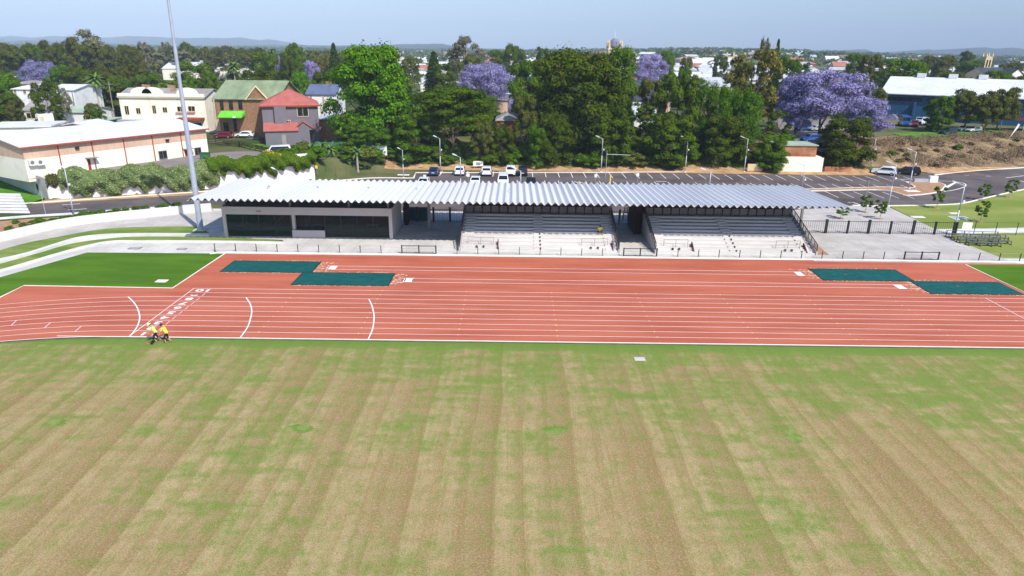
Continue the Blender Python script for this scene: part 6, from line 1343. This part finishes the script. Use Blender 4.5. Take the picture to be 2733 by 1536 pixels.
# ---- creeper over the white retaining wall: hanging leaf curtain with a ragged lower edge
def creeper(name, t0, t1, m_, lab, bot, n_, ztop=3.9, seed=1, cat='creeper', size=.17, out=1.0):
    global rng; rng = np.random.default_rng(seed); W_ = [np.array([p_.x, p_.y]) for p_ in WALL]; Ls = [0]
    for a_, b_ in zip(W_, W_[1:]): Ls.append(Ls[-1]+np.linalg.norm(b_-a_))
    s = rng.uniform(t0, t1, n_)*Ls[-1]; P = np.zeros((n_, 3)); Nn = np.zeros((n_, 3)); o_ = bpy.data.objects
    for i in range(3):
        k_ = (s >= Ls[i]) & (s <= Ls[i+1]); f = ((s[k_]-Ls[i])/(Ls[i+1]-Ls[i]))[:, None]; P[k_, :2] = W_[i]+(W_[i+1]-W_[i])*f; d = (W_[i+1]-W_[i])/np.linalg.norm(W_[i+1]-W_[i]); Nn[k_, 0] = d[1]; Nn[k_, 1] = -d[0]
    bz = bot+.75*np.sin(s*.9)*np.sin(s*.37+1)+.6*np.sin(s*2.3+2)*np.sin(s*.8)+.25*np.sin(s*5.1); bz = np.clip(bz, .15, 3.0); tp = ztop+.35*np.sin(s*.6)+.25*np.sin(s*1.7+1)
    u = rng.uniform(0, 1, n_)**.85; z = bz+(tp-bz)*u; bulge = out*(.25+1.0*np.sin(np.clip(u, 0, 1)*pi*.75+.35))*(1+.3*np.sin(s*1.9)*np.sin(z*2.4+s))*rng.uniform(.7, 1.1, n_)
    back = rng.uniform(0, 1, n_) < .28; bulge = np.where(back, -rng.uniform(-.3, 1.6, n_), bulge); z = np.where(back, tp+rng.uniform(-.25, .2, n_), z)
    P[:, 0] += Nn[:, 0]*bulge; P[:, 1] += Nn[:, 1]*bulge; P[:, 2] = z; N3 = Nn+unit(n_)*.7+np.array([0, 0, .5])*(u[:, None])
    tone = np.clip(rng.normal(.45, .2, n_)+.2*np.sin(s*.8)*np.sin(z*1.3), 0, 1)
    o = bpy.data.objects.new(name, leafmesh(name, P, N3, size, tone, m_)); C.objects.link(o); return tag(o, lab, cat)
creeper('hanging_creeper', .045, .60, 'leaf_grey', 'thick grey-green creeper hanging over the white wall left of the mast', 0.75, 34000, 4.1, 1)
creeper('hanging_creeper', .0, .10, 'leaf_brown', 'thin brownish creeper at the left end of the white wall', 1.8, 1500, 3.3, 3, size=.13, out=.5)
creeper('hanging_creeper', .56, 1.0, 'leaf_mid', 'greener creeper spilling over the white wall behind the stand roof', 2.3, 26000, 4.9, 2)
creeper('flowering_creeper', .80, .86, 'leaf_flower', 'orange flowering patch in the creeper near the white van', 4.2, 420, 5.0, 5, size=.14, out=.8)
# ---- filler trees further off
keys_far = ['lo_dark', 'lo_mid', 'lo_olive', 'lo_brown', 'lo_mid', 'lo_bright', 'lo_olive', 'lo_con', 'lo_gum']
def proj(x, Y, z):
    d = Vector((x, Y, z))-CAM; w_ = d.dot(FW); return 1366.5+d.dot(RV)/w_*FPX, 768-d.dot(UV)/w_*FPX
AVOID = [(425, 690, 200, 440), (1305, 1455, 200, 600), (1695, 1960, 232, 520), (2125, 2270, 176, 600), (2445, 2733, 203, 450), (30, 200, 262, 190), (26, 90, 212, 300), (215, 300, 205, 400), (1120, 1190, 226, 400), (1935, 1990, 172, 900), (1312, 1392, 270, 400)]
def blocked(x, Y, h, w_=6):
    px_, py_ = proj(x, Y, tz(x, Y)+h); wp_ = w_*.4/(Y*.95)*FPX
    return any(a-wp_ < px_ < b+wp_ and py_ < yl and Y < Ym for a, b, yl, Ym in AVOID)
BL = [(o.location.x, o.location.y) for o in C.objects if o.type == 'EMPTY' and o.get('category') in ('house', 'building', 'church', 'tower')]
def zone(n_, px0, px1, Y0, Y1, h0, h1, lab, grp, keys=keys_far, wr=(.8, 1.3), clear=14):
    for _ in range(n_):
        Y = R3.uniform(Y0**.5, Y1**.5)**2; px = R3.uniform(px0, px1); x = (px-1366)/FPX*(Y*cos(PITCH)+5)
        if any(-2 < bx_x < 26 and -clear < Y-by < 3 for bx_x, by in ((x-bx, by) for bx, by in BL)): continue
        h = R3.uniform(h0, h1)
        if blocked(x, Y, h): continue
        plant(R3.choice(keys), x, Y, h, h*R3.uniform(*wr), lab, 'tree', grp, 'tree', trunk=Y < 420)
zone(48, -40, 760, 205, 330, 7, 12, 'middling tree among the roofs at upper left', 'trees among the left roofs')
zone(52, -60, 900, 360, 620, 14, 20, 'tree in the dense wood along the left horizon', 'wood on the left horizon', ['lo_dark', 'lo_brown', 'lo_olive', 'lo_brown', 'lo_gum'])
zone(40, 760, 1700, 240, 420, 7, 11, 'middling tree beyond the big central trees', 'trees beyond the central trees')
zone(34, 1650, 2780, 290, 520, 5, 9, 'middling tree among the right-hand roofs', 'trees among the right roofs')
zone(30, 1080, 1420, 160, 215, 6, 10, 'shaded tree in the thicket behind the feathery tree', 'thicket behind the feathery tree', ['lo_mid', 'lo_bright', 'lo_dark'])
zone(12, 1690, 2080, 150, 175, 5, 9, 'shaded tree in the thicket behind the she-oaks', 'thicket behind the she-oaks', ['lo_mid', 'lo_dark'])
# the further trees of town and skyline, too many to tell apart, as one mass
FC = []
for i_, (kind, m_) in enumerate((('broad', 'leaf_dark'), ('tall', 'leaf_olive'), ('broad', 'leaf_mid'), ('tall', 'leaf_brown'), ('broad', 'leaf_lush'))):
    me = crown('far_%d' % i_, kind, m_, 16, 34, .06, 50+i_); n_ = len(me.vertices); co = np.empty(n_*3, np.float32); me.vertices.foreach_get('co', co); tn = np.empty(n_*4, np.float32); me.color_attributes['tone'].data.foreach_get('color', tn); FC.append((co.reshape(-1, 3), tn.reshape(-1, 4)))
VV = []; TT = []; MI = []
def scatter(n_, px0, px1, Y0, Y1, h0, h1, ks):
    for _ in range(n_):
        Y = R3.uniform(Y0**.5, Y1**.5)**2; px = R3.uniform(px0, px1); x = (px-1366)/FPX*(Y*cos(PITCH)+5); k_ = R3.choice(ks); co, tn = FC[k_]; h = R3.uniform(h0, h1); w_ = h*R3.uniform(.9, 1.5)
        if blocked(x, Y, h, w_): continue
        a = R3.uniform(0, 6.28); ca_, sa_ = cos(a), sin(a)
        VV.append(np.stack([x+(co[:, 0]*ca_-co[:, 1]*sa_)*w_, Y+(co[:, 0]*sa_+co[:, 1]*ca_)*w_, tz(x, Y)+co[:, 2]*h], 1)); TT.append(tn); MI.append(np.full(len(co)//4, k_))
scatter(95, -60, 980, 330, 700, 13, 20, [0, 1, 3, 3, 1]); scatter(70, -40, 760, 210, 330, 6, 11, [0, 1, 2, 3, 4]); scatter(60, 760, 1700, 250, 430, 7, 11, [0, 1, 2, 4]); scatter(70, 1650, 2780, 300, 520, 5, 9, [0, 1, 2, 3, 4]); scatter(250, 850, 2820, 560, 1500, 4, 9, [0, 1, 2, 3, 0])
VV = np.concatenate(VV); TT = np.concatenate(TT); MI = np.concatenate(MI).astype(np.int32); n_ = len(VV)//4
me = bpy.data.meshes.new('distant_trees'); me.vertices.add(n_*4); me.vertices.foreach_set('co', VV.reshape(-1).astype(np.float32)); me.loops.add(n_*4); me.loops.foreach_set('vertex_index', np.arange(n_*4, dtype=np.int32)); me.polygons.add(n_); me.polygons.foreach_set('loop_start', np.arange(0, n_*4, 4, dtype=np.int32)); me.update(calc_edges=True)
for m_ in ('leaf_dark', 'leaf_olive', 'leaf_mid', 'leaf_brown', 'leaf_lush'): me.materials.append(MATS[m_])
me.polygons.foreach_set('material_index', MI); ca = me.color_attributes.new('tone', 'FLOAT_COLOR', 'POINT'); ca.data.foreach_set('color', TT.reshape(-1)); me.validate()
o = bpy.data.objects.new('distant_trees', me); C.objects.link(o); tag(o, 'mass of smaller distant trees between the far roofs', 'trees', kind='stuff')
# a far-off wood that reads as one mass, beyond the suburb
b_n = 3400; rng = np.random.default_rng(77); Yw_ = rng.uniform(900, 3600, b_n); Xw_ = Yw_*rng.uniform(-.86, .86, b_n); keep = np.ones(b_n, bool)
P = []; T = []
for x, y in zip(Xw_, Yw_):
    z = tz(x, y); r = rng.uniform(3, 6.5)*(1+y/5000); k_ = 13; d = unit(k_); d[:, 2] = np.abs(d[:, 2]); P.append(np.array([x, y, z+r*.4])+d*r*np.array([1.3, .8, .75])); T.append(np.clip(rng.normal(.3, .2, k_), 0, 1))
P = np.concatenate(P); T = np.concatenate(T); o = bpy.data.objects.new('far_woodland', leafmesh('far_woodland', P, unit(len(P))+np.array([0, -.3, .8]), 3.6, T, 'leaf_dark')); C.objects.link(o); tag(o, 'dark far-off woodland running to the horizon', 'woodland', kind='stuff')
# ---- far suburb houses
hm = {}
for k_, (wm_, rm_) in enumerate((('wall_white', 'roof_steel'), ('wall_cream', 'roof_terracotta'), ('wall_white', 'roof_bright'), ('wall_tan', 'roof_grey'), ('brick_orange', 'roof_terracotta'))):
    t = thing('far_house', None, None); MB().box(-7, 7, -5, 5, -2, 3.2).build('wall', wm_, t); rr_ = roofmesh(14, 10, 3.21, 'hip' if k_ % 2 else 'gx', 2.4, .5); rr_.v = [(x-7, y-5, z) for x, y, z in rr_.v]; rr_.build('roof', rm_, t); hm[k_] = (t, ['pale steel roof', 'terracotta roof', 'bright white roof', 'grey roof', 'brick walls and tiled roof'][k_])
first = set()
for _ in range(298):
    Y = R3.uniform(390**.5, 2100**.5)**2; px = R3.uniform(1000, 2760) if R3.random() < .93 else R3.uniform(760, 1100); x = (px-1366)/FPX*(Y*cos(PITCH)+5)
    k_ = R3.choice([0, 0, 1, 2, 2, 3, 4]); t, nm_ = hm[k_]
    if k_ in first: t = copy_tree(t)
    first.add(k_); t.location = (x, Y, tz(x, Y)); t.rotation_euler = (0, 0, R3.uniform(-.6, .6)); s_ = R3.uniform(1.1, 2.1); t.scale = (s_, s_, R3.uniform(.9, 1.3)); tag(t, 'small distant suburb house with '+nm_, 'house', 'distant suburb houses with '+nm_)
# ================================================================ people
mat('skin', (196,142,112), (206,152,122)); mat('vest_green', (206,255,120), (220,255,140), rough=.6); mat('vest_yellow', (250,240,60), (255,246,90), rough=.6); mat('cloth_navy', (24,26,36), (32,34,46)); mat('hair_dark', (40,30,26), (52,40,34)); mat('hat_straw', (226,230,170), (238,240,190)); mat('boot', (150,118,86), (168,134,100)); mat('cap_dark', (52,40,50), (62,50,60))
def skin(name, V, E, Rr, m_, parent, root=0, sub=1):
    me = bpy.data.meshes.new(name); me.from_pydata(V, E, []); o = bpy.data.objects.new(name, me); C.objects.link(o)
    o.modifiers.new('skin', 'SKIN'); o.modifiers.new('sub', 'SUBSURF').levels = sub; o.modifiers['sub'].render_levels = sub
    sv = me.skin_vertices[0].data if me.skin_vertices else None
    if sv is None:
        bpy.context.view_layer.objects.active = o; 
        with bpy.context.temp_override(object=o, active_object=o): bpy.ops.mesh.customdata_skin_add()
        sv = me.skin_vertices[0].data
    for i, r in enumerate(Rr): sv[i].radius = (r if isinstance(r, tuple) else (r, r))
    sv[root].use_root = True
    me2 = bpy.data.meshes.new_from_object(o.evaluated_get(bpy.context.evaluated_depsgraph_get())); bpy.data.objects.remove(o)
    me2.materials.clear(); me2.materials.append(MATS[m_]); me2.polygons.foreach_set('use_smooth', [True]*len(me2.polygons))
    o = bpy.data.objects.new(name, me2); C.objects.link(o); o.parent = parent; return o
def chain(pts, base=0): return [(base+i, base+i+1) for i in range(len(pts)-1)]
def person(loc, rz, lab, J, top, hat, straw=False):
    """J: joints in metres, x to the person's front"""
    t = thing('person', lab, 'person', loc, rz); J = {k: Vector(v) for k, v in J.items()}
    V = []; E = []; Rr = []; ix = {}
    def add(k, p_, r, par=None):
        ix[k] = len(V); V.append(p_); Rr.append(r)
        if par is not None: E.append((ix[par], ix[k]))
    add('pel', J['pel'], .13); add('spi', J['pel'].lerp(J['neck'], .5), .135, 'pel'); add('che', J['pel'].lerp(J['neck'], .82), .14, 'spi'); add('neck', J['neck'], .062, 'che')
    hd = J['head']; add('jaw', J['neck'].lerp(hd, .55), .075, 'neck'); add('skull', hd, .10, 'jaw'); add('crown', hd+(hd-J['neck']).normalized()*.07, .085, 'skull')
    f = Vector((1, 0, -.25)) if hd.x > J['neck'].x else Vector((1, 0, 0)); add('nose', hd+f.normalized()*.105, .022, 'skull')
    for s_ in (-1, 1): add('ear%d' % s_, hd+Vector((0, s_*.09, 0)), .02, 'skull')
    for s_, n_ in ((-1, 'r'), (1, 'l')):
        add('sh'+n_, J['neck'].lerp(J['pel'], .1)+Vector((0, s_*.19, 0)), .065, 'che'); add('el'+n_, J['el'+n_], .048, 'sh'+n_); add('wr'+n_, J['wr'+n_], .033, 'el'+n_)
        d = (J['wr'+n_]-J['el'+n_]).normalized(); pm = J['wr'+n_]+d*.075; add('pa'+n_, pm, (.045, .028), 'wr'+n_); sd = Vector((0, 1, 0))
        for k_, (o_, l_) in enumerate(((-.03, .06), (-.01, .075), (.01, .07), (.03, .055))): add('f%d%s' % (k_, n_), pm+sd*o_+d*.045, .0095, 'pa'+n_); add('g%d%s' % (k_, n_), pm+sd*o_*1.1+d*(.045+l_*.5)+Vector((.0, 0, -.02)), .009, 'f%d%s' % (k_, n_))
        add('th'+n_, pm-sd*s_*.045+d*.0, .011, 'pa'+n_)
        add('hp'+n_, J['pel']+Vector((0, s_*.09, -.05)), .10, 'pel'); add('kn'+n_, J['kn'+n_], .062, 'hp'+n_); add('an'+n_, J['an'+n_], .042, 'kn'+n_)
    body = skin('body', V, E, Rr, 'skin', t)
    # clothes
    a, b_, c_ = J['pel'], J['pel'].lerp(J['neck'], .5), J['pel'].lerp(J['neck'], .86); sv_ = [a-(c_-a).normalized()*.16, b_, c_, c_.lerp(J['neck'], .6)]; se = [(0, 1), (1, 2), (2, 3)]; sr = [.165, .17, .175, .08]
    for s_, n_ in ((-1, 'r'), (1, 'l')):
        sh = J['neck'].lerp(J['pel'], .1)+Vector((0, s_*.19, 0)); k_ = len(sv_); sv_ += [sh, sh.lerp(J['el'+n_], .85)]; se += [(2, k_), (k_, k_+1)]; sr += [.09, .072]
    sh_ = skin('shirt', sv_, se, sr, top, t)
    pv = [J['pel']+Vector((0, 0, .05)), J['pel']-Vector((0, 0, .02))]; pe = [(0, 1)]; pr = [.15, .15]
    for s_, n_ in ((-1, 'r'), (1, 'l')):
        k_ = len(pv); pv += [J['pel']+Vector((0, s_*.095, -.08)), J['kn'+n_], J['kn'+n_].lerp(J['an'+n_], .35)]; pe += [(1, k_), (k_, k_+1), (k_+1, k_+2)]; pr += [.115, .085, .08]
    skin('trousers', pv, pe, pr, 'cloth_navy', t)
    for n_ in 'rl':
        an = J['an'+n_]; skin('boot', [an+Vector((0, 0, .08)), Vector((an.x, an.y, an.z-.04)), an+Vector((.14, 0, -.05))], [(0, 1), (1, 2)], [.055, .055, .045], 'boot', t)
    up = (hd-J['neck']).normalized(); h_ = MB(); c0 = hd+up*.05; 
    if straw: h_.tube(c0, c0+up*.02, .21, .19, 14); h_.tube(c0+up*.02, c0+up*.13, .115, .09, 12)
    else: h_.tube(c0, c0+up*.10, .115, .07, 12); h_.bar(c0+Vector((.05, 0, .0)), c0+Vector((.2, 0, -.03)), .14, .02)
    h_.build('hat', 'hat_straw' if straw else 'cap_dark', t)
    MB().tube(hd-up*.02-Vector((.03, 0, 0)), c0, .10, .108, 12).build('hair', 'hair_dark', t)
    return t
q = gp(419, 913); person((q.x, q.y, .01), radians(196), 'worker in pale lime shirt and broad pale hat bending forward, the left of the two',
    dict(pel=(0,0,.93), neck=(.22,0,1.41), head=(.34,0,1.56), ell=(.36,.24,1.12), wrl=(.62,.14,.88), elr=(.34,-.24,1.1), wrr=(.55,-.12,.80), knl=(.16,.12,.50), anl=(-.02,.13,.10), knr=(-.04,-.12,.49), anr=(-.30,-.13,.13)), 'vest_green', None, True)
q = gp(448, 915); person((q.x, q.y, .01), radians(190), 'worker in bright yellow shirt and dark cap, right of the two workers',
    dict(pel=(0,0,.93), neck=(.17,0,1.43), head=(.27,0,1.59), ell=(.36,.25,1.10), wrl=(.58,.16,.92), elr=(.34,-.25,1.10), wrr=(.52,-.16,.84), knl=(.18,.12,.50), anl=(.10,.13,.09), knr=(.0,-.12,.48), anr=(-.24,-.13,.12)), 'vest_yellow', None, False)
q = gp(395, 918); t = thing('edging_tool', 'dark long-handled edging tool between the two workers', 'tool', (q.x, q.y, .01), radians(10))
MB().tube((0, 0, .1), (1.5, .3, .85), .022, .022, 6).build('handle', 'steel_dark', t); MB().box(-.16, .16, -.07, .07, .02, .14).build('blade_guard', 'rust', t)
for s_ in (-1, 1): MB().tube((.35, s_*.12, .11), (.35, s_*.15, .11), .11, .11, 14).build('wheel', 'tyre', t)
# spectator seated on the terrace, facing the track
k5 = 5; ys = Y0S+TR*k5+.12; zs = RS*(k5+1); xs = wp(1601, 608, ys).x
person((xs, ys, zs-RS-.0), radians(-90), 'person in yellow-green shirt sitting alone in the shaded middle seating',
    dict(pel=(-.05,0,.42), neck=(.16,0,.92), head=(.26,0,1.06), ell=(.22,.27,.64), wrl=(.42,.14,.52), elr=(.22,-.27,.64), wrr=(.42,-.14,.52), knl=(.40,.2,.42), anl=(.44,.22,-.12), knr=(.40,-.2,.42), anr=(.44,-.22,-.12)), 'vest_yellow', None, False)
# ================================================================ haze
m = bpy.data.materials.new('haze'); m.use_nodes = True; n = m.node_tree; n.nodes.remove(n.nodes['Principled BSDF']); v_ = n.nodes.new('ShaderNodeVolumePrincipled')
v_.inputs['Color'].default_value = (.66, .82, 1, 1); v_.inputs['Density'].default_value = HAZE; v_.inputs['Anisotropy'].default_value = -.3
n.links.new(v_.outputs[0], n.nodes['Material Output'].inputs['Volume']); MATS['haze'] = m
b = MB(); b.box(-8000, 8000, -260, 12500, -40, 420); o = b.build('haze', 'haze'); o['kind'] = 'stuff'; tag(o, 'thin pale blue haze over the far hills', 'haze')
